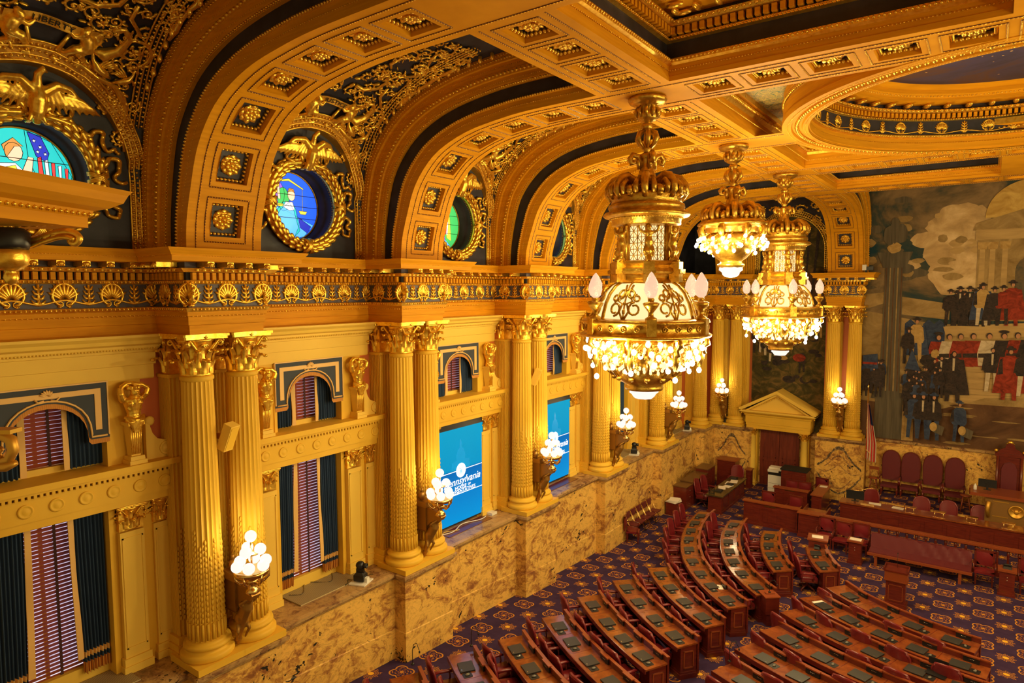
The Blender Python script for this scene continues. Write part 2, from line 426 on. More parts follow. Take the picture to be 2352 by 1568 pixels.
# book-matched dark figures in the veneer panels
def figure_panel(xc, y, z0, w_, h_):
    r = random.Random(5)
    for sx in (-1, 1):
        for lay, (pts, th, m) in enumerate((([(.0, .93), (.10, .90), (.20, .78), (.33, .64), (.47, .55)], .075, 2), ([(.0, .78), (.10, .74), (.20, .63), (.30, .55)], .04, 3), ([(.47, .40), (.36, .27), (.22, .13), (.10, .06), (.0, .03)], .06, 2), ([(.30, .36), (.2, .25), (.08, .15), (.0, .14)], .035, 3), ([(.02, .60), (.15, .50), (.30, .44), (.45, .47)], .022, 3))):
            sm = catmull([(p, q, 0) for p, q in pts], 8); up = []; lo = []
            for k, p in enumerate(sm):
                e_ = th * (.45 + .55 * r.random()) * (1.15 - .5 * k / len(sm)); jx = r.uniform(-.01, .01)
                up.append((xc + sx * w_ * (p.x + jx), y - .0015 * (lay + 1), z0 + h_ * (p.y + e_ * .6))); lo.append((xc + sx * w_ * (p.x - jx), y - .0015 * (lay + 1), z0 + h_ * (p.y - e_ * .5)))
            n = len(up); mb.add(up + lo, [(k, k + 1, n + k + 1, n + k) for k in range(n - 1)], m)
grime = mat('dark_marble_figure', (.10, .07, .045), .3)
t = NT(grime); t.col(t.ramp(t.noise(t.pos(), 9, 5, .7), [(.38, (.04, .035, .03)), (.5, (.13, .09, .055)), (.62, (.40, .26, .12))]))
grime2 = mat('red_marble_figure', (.25, .10, .05), .3)
t = NT(grime2); t.col(t.ramp(t.noise(t.pos(), 7, 5, .7), [(.38, (.18, .07, .04)), (.62, (.5, .30, .12))]))
figure_panel(5.9, 33.545, -.1, 2.0, 2.4); figure_panel(.9, 33.545, -.1, 1.5, 2.4)
mb.build('wall_front', [marb, marbtop, grime, grime2], kind='structure')

# ---- upper walls
mb = MB()
for i in range(-1, 5): mb = MB(); mb.box((-1.4, YC(i) - .98, 2.6), (XW, YC(i) + .98, 6.3), 0); mb.box((-1.4, YC(i) - 1.13, 6.3), (XW, YC(i) + 1.13, 8.785), 0); mb.build('wall_left', terra, kind='structure')
mb = MB(); mb.box((-1.4, 31.9, 2.6), (XW, 34.9, 8.785), 0); mb.build('wall_left', terra, kind='structure')
mb = MB(); mb.box((-2.3, -4, -1), (-2.1, 36, 15), 0); mb.build('wall_left', navy, kind='structure')
mb = MB(); mb.box((-1.3, 34.85, 2.6), (1.5, 34.95, 10.3), 0); mb.build('wall_front', terra, kind='structure')
mb = MB(); mb.box((4.95, 34.65, 2.6), (6.38, 34.72, 10.3), 0); mb.build('wall_front', terra, kind='structure')
mb = MB(); mb.box((-2.1, 35.9, -1), (27, 36.1, 15.5), 0); mb.build('wall_front', navy, kind='structure')

# ---- main entablature
def along(path, spacing, both=True, minlen=.3, fit=True):
    for a, b in zip(path, path[1:]):
        a = Vector(a); b = Vector(b); L = (b - a).length
        if L < minlen: continue
        d = (b - a) / L; n = max(1, round(L / spacing)); st = L / n if fit else spacing
        for k in range(n + 1 if both else n): yield a + d * (st * (k if both else k + .5)), d, k, n
EP = [(1.37, 34.68), (1.37, 33.5), (-.09, 33.5), (-.09, 32.1), (XW, 32.1)]
for i in range(4, -2, -1): EP += [(XW, YC(i) + HF), (-.09, YC(i) + HF), (-.09, YC(i) - HF), (XW, YC(i) - HF)]
EP.append((XW, -3.5))
EP2 = [(6.59, 34.68), (6.59, 33.5), (5.15, 33.5), (5.15, 34.68)]
eprof = [(-.05, 8.79, 0), (0, 8.79, 0), (0, 8.95, 0), (.03, 8.96, 0), (.03, 9.11, 0), (.055, 9.12, 0), (.055, 9.19, 1), (.11, 9.265, 1), (0, 9.275, 2), (0, 9.68, 1),
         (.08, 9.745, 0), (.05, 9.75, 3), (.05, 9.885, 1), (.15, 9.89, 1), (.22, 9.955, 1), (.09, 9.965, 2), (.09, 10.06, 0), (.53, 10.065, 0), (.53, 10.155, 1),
         (.545, 10.16, 0), (.56, 10.185, 0), (.61, 10.24, 0), (.63, 10.28, 0), (-.12, 10.29, 0)]
def palmette(mb, M, s=1., m=0):
    # fan of leaves within an arch, lies in local xz plane facing -y (towards +normal)
    for k in range(-4, 5):
        a = k * .26; L = .215 * (1 - .04 * abs(k))
        c = (sin(a) * L * .62, 0, cos(a) * L * .60 - .045)
        mb.ell(c, (.024, .02, L * .52), 5, m, M, Matrix.Rotation(a, 3, 'Y'))
    pts = [(sin(a) * .125, 0, .01 + cos(a) * (.145 if cos(a) > 0 else .12)) for a in [rad(q) for q in range(-165, 166, 22)]]
    mb.tube(pts, .018, 5, m, True, M)
    for sx in (-1, 1):
        mb.tube([(sx * (.05 + .035 * cos(q)), .0, -.09 + .035 * sin(q)) for q in [k * .9 for k in range(7)]], .010, 4, m, True, M)
def leafplant(mb, M, m=0):
    mb.tube([(0, 0, -.13), (0, 0, .17)], .02, 5, m, True, M)
    for k in range(4):
        for sx in (-1, 1):
            z = -.10 + k * .065; L = .085 - k * .010
            mb.tube([(0, 0, z), (sx * L * .6, 0, z + .012), (sx * L, 0, z + .055)], [.022, .02, .01], 5, m, True, M)
    for sx in (-1, 1): mb.ell((sx * .02, 0, -.11), (.03, .018, .02), 6, m, M)
def frame_at(p, d, z, off=0.):
    n = Vector((-d.y, d.x)); q = Vector((p.x, p.y, z)) + Vector((n.x, n.y, 0)) * off
    return Matrix(((d.x, n.x, 0, q.x), (d.y, n.y, 0, q.y), (0, 0, 1, q.z), (0, 0, 0, 1)))
def entab(path, nm, ends=()):
    root = struct(nm)
    mb = MB(); mb.sweep(path, [(a, b) for a, b, c in eprof], [c for a, b, c in eprof][:-1])
    for e in ends: mb.box(*e, 0)
    mb.build('moulded_band', [ochre, gold, slate, dark], root)
    mb = MB()
    for p, d, k, n in along(path, .125, False): mb.box((-.036, .0, 9.755), (.036, .075, 9.88), 0, frame_at(p, d, 0, .05))
    mb.build('dentil_course', ochre, root)
    mb = MB()
    for p, d, k, n in along(path, .13, False): mb.ell((0, .2, 9.925), (.042, .04, .04), 6, 0, frame_at(p, d, 0))
    for p, d, k, n in along(path, .07, False): mb.ell((0, .095, 9.235), (.024, .02, .03), 4, 0, frame_at(p, d, 0))
    for p, d, k, n in along(path, .07, False): mb.ell((0, .06, 9.715), (.02, .018, .03), 4, 0, frame_at(p, d, 0))
    for p, d, k, n in along(path, .075, False): mb.octa(frame_at(p, d, 9.115, .05) @ Vector((0, 0, 0)), .02)
    for p, d, k, n in along(path, .05, False): mb.octa(frame_at(p, d, 10.158, .54) @ Vector((0, 0, 0)), .012)
    mb.build('egg_and_dart', gold, root)
    mb = MB()
    for p, d, k, n in along(path, .37, False):
        M = frame_at(p, d, 10.01, .1)
        mb.box((-.06, 0, -.035), (.06, .36, .05), 0, M); mb.ell((0, .36, 0), (.065, .045, .045), 8, 0, M); mb.ell((0, .06, -.02), (.06, .08, .035), 8, 0, M)
        for q in (-.03, 0, .03): mb.ell((q, .39, -.02), (.012, .02, .035), 5, 0, M)
    mb.build('modillion', gold, root)
    mb = MB()
    for p, d, k, n in along(path, .365, True, 1.0):
        M = frame_at(p, d, 9.47, .012) @ Matrix.Scale(1.42 if k % 2 == 0 else 1.2, 4)
        if n % 2 == 0 and k in (0, n) and False: continue
        (palmette if k % 2 == 0 else leafplant)(mb, M)
    for a, b in zip(path, path[1:]):
        a = Vector(a); b = Vector(b); L = (b - a).length
        if L < 1: continue
        d = (b - a) / L; n = max(1, round(L / .365)); nn = Vector((-d.y, d.x)) * .02
        pts = [(a.x + d.x * L * k / (n * 6) + nn.x, a.y + d.y * L * k / (n * 6) + nn.y, 9.375 + .035 * cos(PI * k / 6)) for k in range(n * 6 + 1)]
        mb.tube(pts, .02, 5, 0)
    mb.build('palmette_frieze', gold, root)
    return root
entab(EP, 'trim_1', [((-1.3, YC(i) - HF + .01, 8.785), (-.1, YC(i) + HF - .01, 8.80)) for i in range(-1, 5)] + [((-1.3, 32.11, 8.785), (-.1, 34.6, 8.8)), ((-.1, 33.51, 8.785), (1.36, 34.6, 8.8))])
entab(EP2, 'trim_2', [((5.16, 33.51, 8.785), (6.58, 34.6, 8.8)), ((5.0, 33.4, 10.2), (6.75, 34.7, 10.285))])

# ---- rosette and coffers
def rosette_mesh(big=1.):
    mb = MB(); n = 8
    for ring, (rr, L, z, wd) in enumerate([(.135, .08, .03, .066), (.075, .06, .06, .045)]):
        for k in range(n):
            a = 2 * PI * (k + .5 * ring) / n
            R = Matrix.Rotation(a, 3, 'Z') @ Matrix.Rotation(-.45, 3, 'Y')
            mb.ell((cos(a) * rr, sin(a) * rr, z), (L, wd, .028), 6, 0, None, R)
    mb.ell((0, 0, .05), (.045, .045, .05), 8); mb.lathe([(.19, .0), (.19, .03), (.12, .05)], 16)
    for q in range(4):
        a = q * PI / 2
        for k in range(-3, 4):
            p = Matrix.Rotation(a, 3, 'Z') @ Vector((.265, k * .075, .05))
            mb.ell(p, (.036, .03, .045), 5)
    return mb.mesh('rosette', [gold])
ROS = rosette_mesh()
def put_rosette(parent, P, X, Y, Z, nm='rosette', s=1.):
    o = bpy.data.objects.new(nm, ROS); COL.objects.link(o); o.parent = parent
    m = Matrix((X * s, Y * s, Z * s)).transposed().to_4x4(); m.translation = P; o.matrix_basis = m; return o
def coffered(mb, bd, F, L, W, cents, half=.30, dep=.15, sub=.18):
    # F(d,t,n) -> Vector ; n>0 goes into the material
    ds = {0., L}
    for c in cents: ds |= {max(0, c - half), min(L, c + half)}
    ds = sorted(ds); out = []
    for a, b in zip(ds, ds[1:]):
        k = max(1, int((b - a) / sub)); out += [a + (b - a) * q / k for q in range(k)]
    out.append(L); tc = W / 2; T = [0, tc - half, tc + half, W]
    for a, b in zip(out, out[1:]):
        mid = (a + b) / 2; hole = any(abs(mid - c) < half for c in cents)
        for j in range(3):
            if hole and j == 1: continue
            mb.add([F(a, T[j], 0), F(a, T[j + 1], 0), F(b, T[j + 1], 0), F(b, T[j], 0)], [(0, 1, 2, 3)], 0, False)
    for c in cents:
        h = half; q = [(c - h, tc - h), (c - h, tc + h), (c + h, tc + h), (c + h, tc - h)]
        top = [F(d, t_, 0) for d, t_ in q]; bot = [F(d, t_, dep) for d, t_ in q]
        mb.add(top + bot, [(i, (i + 1) % 4, 4 + (i + 1) % 4, 4 + i) for i in range(4)], 0)
        mb.add(bot, [(0, 1, 2, 3)], 1)
        for hh, rr in ((half + .10, .013),):
            q = [(c - hh, tc - hh), (c - hh, tc + hh), (c + hh, tc + hh), (c + hh, tc - hh), (c - hh, tc - hh)]
            for (a, t0), (b, t1) in zip(q, q[1:]):
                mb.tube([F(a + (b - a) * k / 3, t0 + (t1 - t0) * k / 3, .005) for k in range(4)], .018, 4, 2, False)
                bd.beads([F(a + (b - a) * k / 3, t0 + (t1 - t0) * k / 3, -.012) for k in range(4)], rr, .05)
    for tt in (.17, W - .17):
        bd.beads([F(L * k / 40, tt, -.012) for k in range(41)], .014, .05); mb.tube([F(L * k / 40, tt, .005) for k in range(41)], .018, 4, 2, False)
    for tt in (.14, W - .14):
        pass

def FA(d, t, n):
    p, q = PROF_A.at(d); return Vector((p.x - n * q.y, t, p.y + n * q.x))
RC = [.56 + .982 * k for k in range(7)]
def make_rib(nm):
    root = struct(nm); W = 2 * HF; mb = MB(); bd = MB()
    coffered(mb, bd, FA, PROF_A.len, W, RC)
    # sides
    def S(u, t, off, side):
        a, _ = PROF_A.at(u * PROF_A.len); b, _ = PROF_D.at(u * PROF_D.len); p = a.lerp(b, t)
        return Vector((p.x, -off if side < 0 else W + off, p.y))
    NU = 44
    bands = [(0, .21, 0, 0), (.21, .21, 0, 0), (.21, .235, .02, 0), (.235, .235, -.03, 1), (.235, .46, -.03, 1), (.46, .46, .03, 0), (.46, .50, .03, 0), (.5, .62, .05, 0), (.62, .62, .09, 0), (.62, .84, .09, 0), (.84, .84, .13, 0), (.84, 1.0, .13, 0)]
    ed = [(0, 0), (.20, 0), (.21, .025), (.235, .025), (.24, -.03), (.46, -.03), (.465, .035), (.50, .04), (.51, .06), (.62, .06), (.63, .10), (.72, .10), (.73, .085), (.84, .085), (.85, .14), (1.0, .14)]
    for side in (-1, 1):
        for (t0, o0), (t1, o1) in zip(ed, ed[1:]):
            m = 1 if (o0 < 0 and o1 < 0) else 0
            mb.strip([[S(u / NU, t0, o0, side), S(u / NU, t1, o1, side)] for u in range(NU + 1)], m, False)
        for t_, off, r, st in ((.225, .03, .032, .06), (.12, .004, .014, .05), (.485, .045, .03, .06), (.675, .10, .044, .10), (.56, .062, .012, .05), (.79, .088, .012, .05), (.90, .145, .026, .07), (.965, .145, .026, .07)):
            bd.beads([S(u / NU, t_, off, side) for u in range(NU + 1)], r, st)
    mb.build('coffered_soffit', [ochre, navy, groove_shade], root); bd.build('bead_moulding', gold, root, fix=False)
    for c in RC:
        p, q = PROF_A.at(c); Z = Vector((q.y, 0, -q.x)); X = Vector((0, 1, 0)); Y = Z.cross(X)
        P = FA(c, HF, .15)
        put_rosette(root, P, X, Y, Z)
    return root
rib = make_rib('trim_3'); freeze(rib)
n_tr = 4
for i in range(-1, 5):
    r = put(rib, (0, YC(i) - HF, 0)); r.name = 'trim_%d' % (3 + i + 1)
for x0 in (-.09, 5.15):
    r = put(rib, (x0, 33.41, 0), rad(-90)); r.name = 'trim_%d' % (9 if x0 < 0 else 10)

# ---- beams and deep coffers of the flat ceiling
ZB = 13.205
def beam(nm, x0, x1, y0, y1, axis, cents):
    root = struct(nm); mb = MB(); bd = MB()
    if axis == 'y': W = x1 - x0; L = y1 - y0; F = lambda d, t, n: Vector((x0 + t, y0 + d, ZB + n))
    else: W = y1 - y0; L = x1 - x0; F = lambda d, t, n: Vector((x0 + d, y0 + t, ZB + n))
    coffered(mb, bd, F, L, W, [c - (y0 if axis == 'y' else x0) for c in cents], sub=2.)
    mb.build('coffered_soffit', [ochre, navy, groove_shade], root); bd.build('bead_moulding', gold, root, fix=False)
    for c in cents:
        P = F(c - (y0 if axis == 'y' else x0), W / 2, .15); put_rosette(root, P, Vector((1, 0, 0)), Vector((0, -1, 0)), Vector((0, 0, -1)))
    return root
XB0, XB1 = 5.15, 6.60
k = 11
for i in range(-1, 4):
    y0 = YC(i) + HF; y1 = YC(i + 1) - HF
    beam('trim_%d' % k, XB0, XB1, y0, y1, 'y', [y0 + .47 + .934 * q for q in range(4)]); k += 1
XC0, XC1 = 11.42, 14.06
for i in (0, 1, 3, 4):
    xe = 18.9
    beam('trim_%d' % k, XB0 if True else XB1, xe, YC(i) - HF, YC(i) + HF, 'x', [XB1 + .55 + .955 * q for q in range(11)]); k += 1
beam('trim_%d' % k, XB0, 7.3, YC(2) - HF, YC(2) + HF, 'x', []); k += 1
for (y0, y1) in ((YC(0) + HF, YC(1) - HF), (YC(3) + HF, YC(4) - HF)):
    mb = MB(); mb.box((XC0, y0, ZB), (XC1, y1, ZB + .3), 0)
    mb.build('trim_%d' % k, ochre, kind='structure'); k += 1
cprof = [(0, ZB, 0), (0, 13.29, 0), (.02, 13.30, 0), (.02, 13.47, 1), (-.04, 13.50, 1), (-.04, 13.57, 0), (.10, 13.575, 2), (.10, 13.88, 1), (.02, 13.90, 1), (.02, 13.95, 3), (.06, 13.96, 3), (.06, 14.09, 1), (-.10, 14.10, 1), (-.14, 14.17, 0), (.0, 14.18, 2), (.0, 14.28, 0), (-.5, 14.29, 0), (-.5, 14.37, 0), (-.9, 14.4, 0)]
def deep_coffer(nm, path, closed_extra=True):
    # path runs so that outside (the beams) is on the LEFT
    root = struct(nm); P = [Vector(p) for p in path]
    mb = MB(); mb.sweep(path, [(a, b) for a, b, c in cprof], [c for a, b, c in cprof][:-1], closed=True)
    mb.build('moulded_fascia', [ochre, gold, navy, dark], root)
    cl = list(path) + [path[0]]; mb = MB()
    def ins(off):
        m2 = MB(); m2.sweep(path, [(off, 0), (off, 1)], 0, closed=True); q = [Vector(v[:2]) for v in m2.v[::2]]; return q + [q[0]]
    def ring(off, z, r, st): mb.beads([(p.x, p.y, z) for p in ins(off)], r, st)
    ring(0.01, 13.385, .016, .05); ring(-.05, 13.535, .032, .07); ring(.02, 13.925, .028, .06); ring(-.13, 14.14, .045, .10)
    for p, d, kk, n in along(ins(-.05), .36, False): mb.ell((0, .12, 14.22), (.06, .17, .05), 7, 0, frame_at(p, d, 0, -.4))
    mb.build('egg_and_dart', gold, root)
    mb = MB()
    for p, d, kk, n in along(ins(.0), .13, False): mb.box((-.04, -.06, 13.965), (.04, .05, 14.085), 0, frame_at(p, d, 0, 0))
    mb.build('dentil_course', ochre, root)
    return root
def rect(x0, x1, y0, y1): return [(x0, y0), (x0, y1), (x1, y1), (x1, y0)]
deep_coffer('trim_%d' % k, rect(XB1, XC0, YC(0) + HF, YC(1) - HF)); k += 1
deep_coffer('trim_%d' % k, rect(XC1, 18.9, YC(0) + HF, YC(1) - HF)); k += 1
deep_coffer('trim_%d' % k, rect(XB1, XC0, YC(3) + HF, YC(4) - HF)); k += 1
deep_coffer('trim_%d' % k, rect(XC1, 18.9, YC(3) + HF, YC(4) - HF)); k += 1
deep_coffer('trim_%d' % k, rect(XB1, 18.9, YC(-1) + HF, YC(0) - HF)); k += 1

# ---- round dome well
DC = (12.15, 17.21); R0 = 4.42; R1 = 4.97
root = struct('trim_%d' % k); k += 1
NS = 128
def circ(r, n=NS, rev=True): return [(DC[0] + r * cos(-2 * PI * q / n), DC[1] + r * sin(-2 * PI * q / n)) for q in range(n)]
inner = circ(R0)     # clockwise: left is outside
mb = MB()
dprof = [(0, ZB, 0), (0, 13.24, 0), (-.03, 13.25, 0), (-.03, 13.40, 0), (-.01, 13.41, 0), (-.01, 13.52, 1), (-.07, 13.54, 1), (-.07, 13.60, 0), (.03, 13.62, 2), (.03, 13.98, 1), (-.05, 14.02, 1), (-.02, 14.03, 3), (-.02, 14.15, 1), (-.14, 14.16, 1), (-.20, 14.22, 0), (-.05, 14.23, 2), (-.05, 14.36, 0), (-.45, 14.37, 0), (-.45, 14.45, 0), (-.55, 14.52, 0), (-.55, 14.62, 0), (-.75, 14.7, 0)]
mb.sweep(inner, [(a, b) for a, b, c in dprof], [c for a, b, c in dprof][:-1], closed=True)
# soffit ring with grooved egg band
mb.sweep(inner, [(0, ZB - .012), (.12, ZB - .012), (.14, ZB + .04), (.34, ZB + .04), (.36, ZB - .012), (.55, ZB - .012), (.55, 13.32), (.53, 13.33), (.53, 13.6), (.45, 13.62), (.45, 13.75), (.53, 13.78), (.53, 14.0)], [0, 0, 0, 0, 0, 0, 0, 0, 1, 1, 1, 0], closed=True)
mb.build('dome_ring', [ochre, gold, navy, dark], root)
mb = MB(); cl = lambda r, z, n=NS: [(DC[0] + r * cos(2 * PI * q / n), DC[1] + r * sin(2 * PI * q / n), z) for q in range(n + 1)]
for r, z, br, st in ((R0 + .24, ZB + .02, .055, .13), (R0 + .07, ZB - .016, .014, .05), (R0 + .43, ZB - .016, .014, .05), (R0 - .07, 13.57, .03, .07), (R0 - .02, 13.405, .014, .06), (R0 - .18, 14.19, .05, .12), (R0 - .05, 14.0, .03, .06), (R0 - .5, 14.48, .03, .09), (R1 - .02, 13.68, .05, .1)): mb.beads(cl(r, z), br, st)
nm_ = 52
for q in range(nm_):
    a = 2 * PI * q / nm_; M = Matrix.Translation((DC[0] + (R0 + .02) * cos(a), DC[1] + (R0 + .02) * sin(a), 13.78)) @ Matrix.Rotation(a + PI / 2, 4, 'Z')
    (palmette if q % 2 else leafplant)(mb, M)
    b = a; M = Matrix.Translation((DC[0] + (R0 - .12) * cos(a), DC[1] + (R0 - .12) * sin(a), 14.30)) @ Matrix.Rotation(a, 4, 'Z')
    mb.ell((-.10, 0, 0), (.2, .07, .055), 8, 0, M)
pts = [(DC[0] + (R0 + .0) * cos(2 * PI * q / 312), DC[1] + R0 * sin(2 * PI * q / 312), 13.68 + .03 * cos(2 * PI * q / 12)) for q in range(313)]
mb.tube(pts, .014, 5)
mb.build('gilded_ornament', gold, root)
mb = MB()
for q in range(220):
    a = 2 * PI * q / 220; M = Matrix.Translation((DC[0] + (R0 - .04) * cos(a), DC[1] + (R0 - .04) * sin(a), 14.09)) @ Matrix.Rotation(a, 4, 'Z')
    mb.box((-.05, -.035, -.055), (.03, .035, .055), 0, M)
mb.build('dentil_course', ochre, root)
# painted night sky inside
nsky = mat('painted_night_sky', (.03, .03, .10), .7); t = NT(nsky)
c = t.ramp(t.noise(t.pos(), .55, 4, .6, 1.2), [(.3, (.03, .025, .075)), (.5, (.05, .045, .16)), (.62, (.10, .045, .05)), (.75, (.04, .05, .20))])
vo = t.n('ShaderNodeTexVoronoi'); vo.inputs['Scale'].default_value = 3.1; t.l(t.pos((1, 1, 0)), vo.inputs['Vector'])
c = t.mix(t.math('LESS_THAN', vo.outputs[0], .085), c, (.85, .55, .2)); t.col(c)
mb = MB(); rr = R0 - .75
prof = [(rr, 14.7), (rr * .97, 14.95), (rr * .85, 15.2), (rr * .6, 15.42), (rr * .3, 15.52), (0.001, 15.55)]
mb.lathe([(a, b) for a, b in prof], 64, (DC[0], DC[1], 0), 0)
mb.build('painted_dome', nsky, root)
# gilt ringed planet and figure painted on the dome
mb = MB()
def ondome(x, y): 
    r = math.hypot(x - DC[0], y - DC[1]) / rr; return 15.55 - .82 * r ** 3.2 - .06
for (cx_, cy_, R_, ln) in ((10.2, 18.6, .55, 5), (13.0, 18.4, .8, 9)):
    for q in range(ln):
        p = [(cx_ + R_ * (1 - q * .09) * cos(a), cy_ + R_ * .6 * sin(a) + q * .05) for a in [rad(20 + 12 * k_) for k_ in range(12)]]
        mb.tube([(x, y, ondome(x, y)) for x, y in p], .02, 4)
mb.build('painted_comet', dgold, root)
# spandrel panels between ring and beams
green = mat('green_gold_mosaic', (.3, .3, .06), .5); t = NT(green)
c = t.ramp(t.noise(t.pos(), 5, 5, .6, 2.), [(.40, (.10, .16, .10)), (.48, (.60, .42, .08)), (.56, (.12, .13, .12)), (.66, (.75, .50, .12))]); t.col(c)
ya, yb = YC(1) + HF, YC(3) - HF
mb = MB(); mb.box((XB0, ya, 13.95), (20.3, yb, 14.0), 0)
v0 = len(mb.v)
mb2 = MB()
mb2.sweep(rect(XB1, 18.9, ya, yb), [(0, ZB), (0, 13.3), (.02, 13.31), (.02, 13.6), (-.06, 13.66), (-.06, 13.76), (-.12, 13.8), (-.12, 13.95)], [0, 0, 0, 1, 1, 0, 1], closed=True)
for pth in (rect(XB1 + .07, 18.8, ya + .07, yb - .07),):
    cc = pth + [pth[0]]; mb2.beads([(x, y, 13.72) for x, y in cc], .05, .1, 1); mb2.beads([(x - .06 * 0, y, 13.42) for x, y in cc], .016, .05, 1)
mb2.build('spandrel_moulding', [ochre, gold], root)
# plate with a round opening
o_ = []
sq = []
for q in range(NS):
    a = 2 * PI * q / NS; c_, s_ = cos(a), sin(a); tx = (6.7 / abs(c_)) if abs(c_) > 1e-6 else 1e9; ty = (4.6 / abs(s_)) if abs(s_) > 1e-6 else 1e9
    rout = min(tx, ty); o_.append((DC[0] + (R1 - .1) * c_, DC[1] + (R1 - .1) * s_, 13.92)); rout = max(rout, R1 - .05); sq.append((DC[0] + rout * c_, DC[1] + rout * s_, 13.92))
mb = MB(); mb.add(o_ + sq, [(q, (q + 1) % NS, NS + (q + 1) % NS, NS + q) for q in range(NS)]); mb.build('spandrel_panel', green, root)

# ---- ceiling lid and vaults between the ribs
mb = MB()
def lid(x0, x1, y0, y1, z): mb.box((x0, y0, z), (x1, y1, z + .05), 0)
lid(-2.2, 27, -5, ya, 14.42); lid(-2.2, 27, yb, 36, 14.42); lid(-2.2, XB0 + .6, ya, yb, 14.42); lid(18.2, 27, ya, yb, 14.42)
mb.build('ceiling', ochre, kind='structure')

BH = 5.2 / 2 - HF - .10       # half width of vault
ZS = 11.55; RA = 1.66
def inarch(u, z): return abs(u) < RA and (z < ZS or math.hypot(u, z - ZS) < RA)
SG = PROF_D
def LX(z):
    best = min(SG.p, key=lambda p: abs(p.y - z)); return -1.35 + .62 * (best.x + 1.35)
def VS(u, s, n=0.):
    p, q = SG.at(s); x, z = p.x, p.y
    if inarch(u, z): return Vector((LX(z) + n, u, z))
    return Vector((x + n * q.y, u, z - n * q.x))
def make_vault(nm, window=True, scale_u=1.):
    root = struct(nm); mb = MB(); NUu, NSs = 44, 76
    def P(j, i): return VS((-BH + 2 * BH * i / NUu), SG.len * j / NSs)
    for j in range(NSs):
        for i in range(NUu):
            a = [P(j, i), P(j, i + 1), P(j + 1, i + 1), P(j + 1, i)]; c = sum(a, Vector()) / 4
            if window and math.hypot(c.y - .05, c.z - 11.46) < .98 and c.x < -1.2: continue
            mb.add(a, [(0, 1, 2, 3)], 0, False)
    mb.build('vault_surface', navy, root)
    bd = MB(); arc = [(-1.33, sx * RA, 10.3) for sx in (1,)] + [(-1.33, RA, 10.3 + (ZS - 10.3) * q / 4) for q in range(1, 4)] + [(0, RA * cos(a), ZS + RA * sin(a)) for a in [PI * q / 30 for q in range(31)]] + [(-1.33, -RA, ZS - (ZS - 10.3) * q / 4) for q in range(1, 5)]
    def arcp(dr, n):
        out = []
        for x, y, z in arc:
            dy, dz = y, max(0, z - ZS); L = math.hypot(dy, dz); y2 = y + dy / L * dr; z2 = z + dz / L * dr
            # x of vault at this height
            best = min(SG.p, key=lambda p: abs(p.y - z2)); xx = max(-1.35, best.x) if z2 > ZS + .3 else -1.35
            out.append((xx + n, y2, z2))
        return out
    m2 = MB()
    for dr, r, st in ((-.085, .03, .08), (.0, .03, .09), (.085, .03, .08)): bd.beads(arcp(dr, .06), r, st)
    for dr in (-.125, -.043, .043, .125): bd.tube(arcp(dr, .045), .018, 5)
    m2.strip([[Vector(a), Vector(b)] for a, b in zip(arcp(-.13, .03), arcp(.13, .03))], 0, False)
    m2.strip([[Vector(a), (LX(b[2]) - .02, b[1], b[2])] for a, b in zip(arcp(-.13, .03), arcp(-.13, .03))], 0, False)
    m2.build('arch_fascia', dgold, root)
    # groin bands
    for sx in (-1, 1):
        for dd in (0, .09, .18):
            bd.beads([VS(sx * (1.66 - dd * .9 + .0 - .42 * max(0, (s - 2.6) / 4.4)), s, .05) for s in [2.2 + .12 * q for q in range(40)]], .03 if dd != .09 else .02, .085)
        for dd in (-.05, .045, .135, .23):
            bd.tube([VS(sx * (1.66 - dd * .9 - .42 * max(0, (s - 2.6) / 4.4)), s, .03) for s in [2.2 + .24 * q for q in range(20)]], .017, 5)
    bd.build('bead_moulding', gold, root, fix=False)
    return root
# ================================================================== GILDED RELIEF ON THE VAULTS
def spiral(cu, cs, R, turns, a0, sgn=1, n=26, r0=.035, lift=.03, fn=VS):
    path = []; rs = []
    for k in range(n):
        q = k / (n - 1); a = a0 + sgn * 2 * PI * turns * q; r = R * (1 - q) ** .9 + .02
        path.append(fn(cu + r * cos(a), cs + r * sin(a), lift + .03 * q)); rs.append(r0 * (1.05 - .55 * q))
    return path, rs
def leaf(mb, p0, p1, w, fn=VS, lift=.04, m=0):
    a = fn(*p0, lift); b = fn(*p1, lift); d = b - a; L = d.length
    if L < 1e-4: return
    z = d.normalized(); x = z.cross(Vector((1, 0, .2))).normalized(); y = z.cross(x)
    R = Matrix((x, y, z)).transposed(); mb.ell((a + b) / 2, (w, w * .5, L / 2), 6, m, None, R)
def scroll_with_leaves(mb, cu, cs, R, turns, a0, sgn, r0=.035, fn=VS):
    p, rs = spiral(cu, cs, R, turns, a0, sgn, 26, r0, fn=fn); mb.tube(p, rs, 6)
    for k in range(10):
        q = k / 13; a = a0 + sgn * 2 * PI * turns * q; r = R * (1 - q) ** .9 + .02
        b = a + sgn * .35; leaf(mb, (cu + r * cos(a), cs + r * sin(a)), (cu + (r * 1.28) * cos(b), cs + (r * 1.28) * sin(b)), .04, fn)
    for k in range(6):
        a = k * PI / 3; leaf(mb, (cu, cs), (cu + .10 * cos(a), cs + .10 * sin(a)), .035, fn, .07)
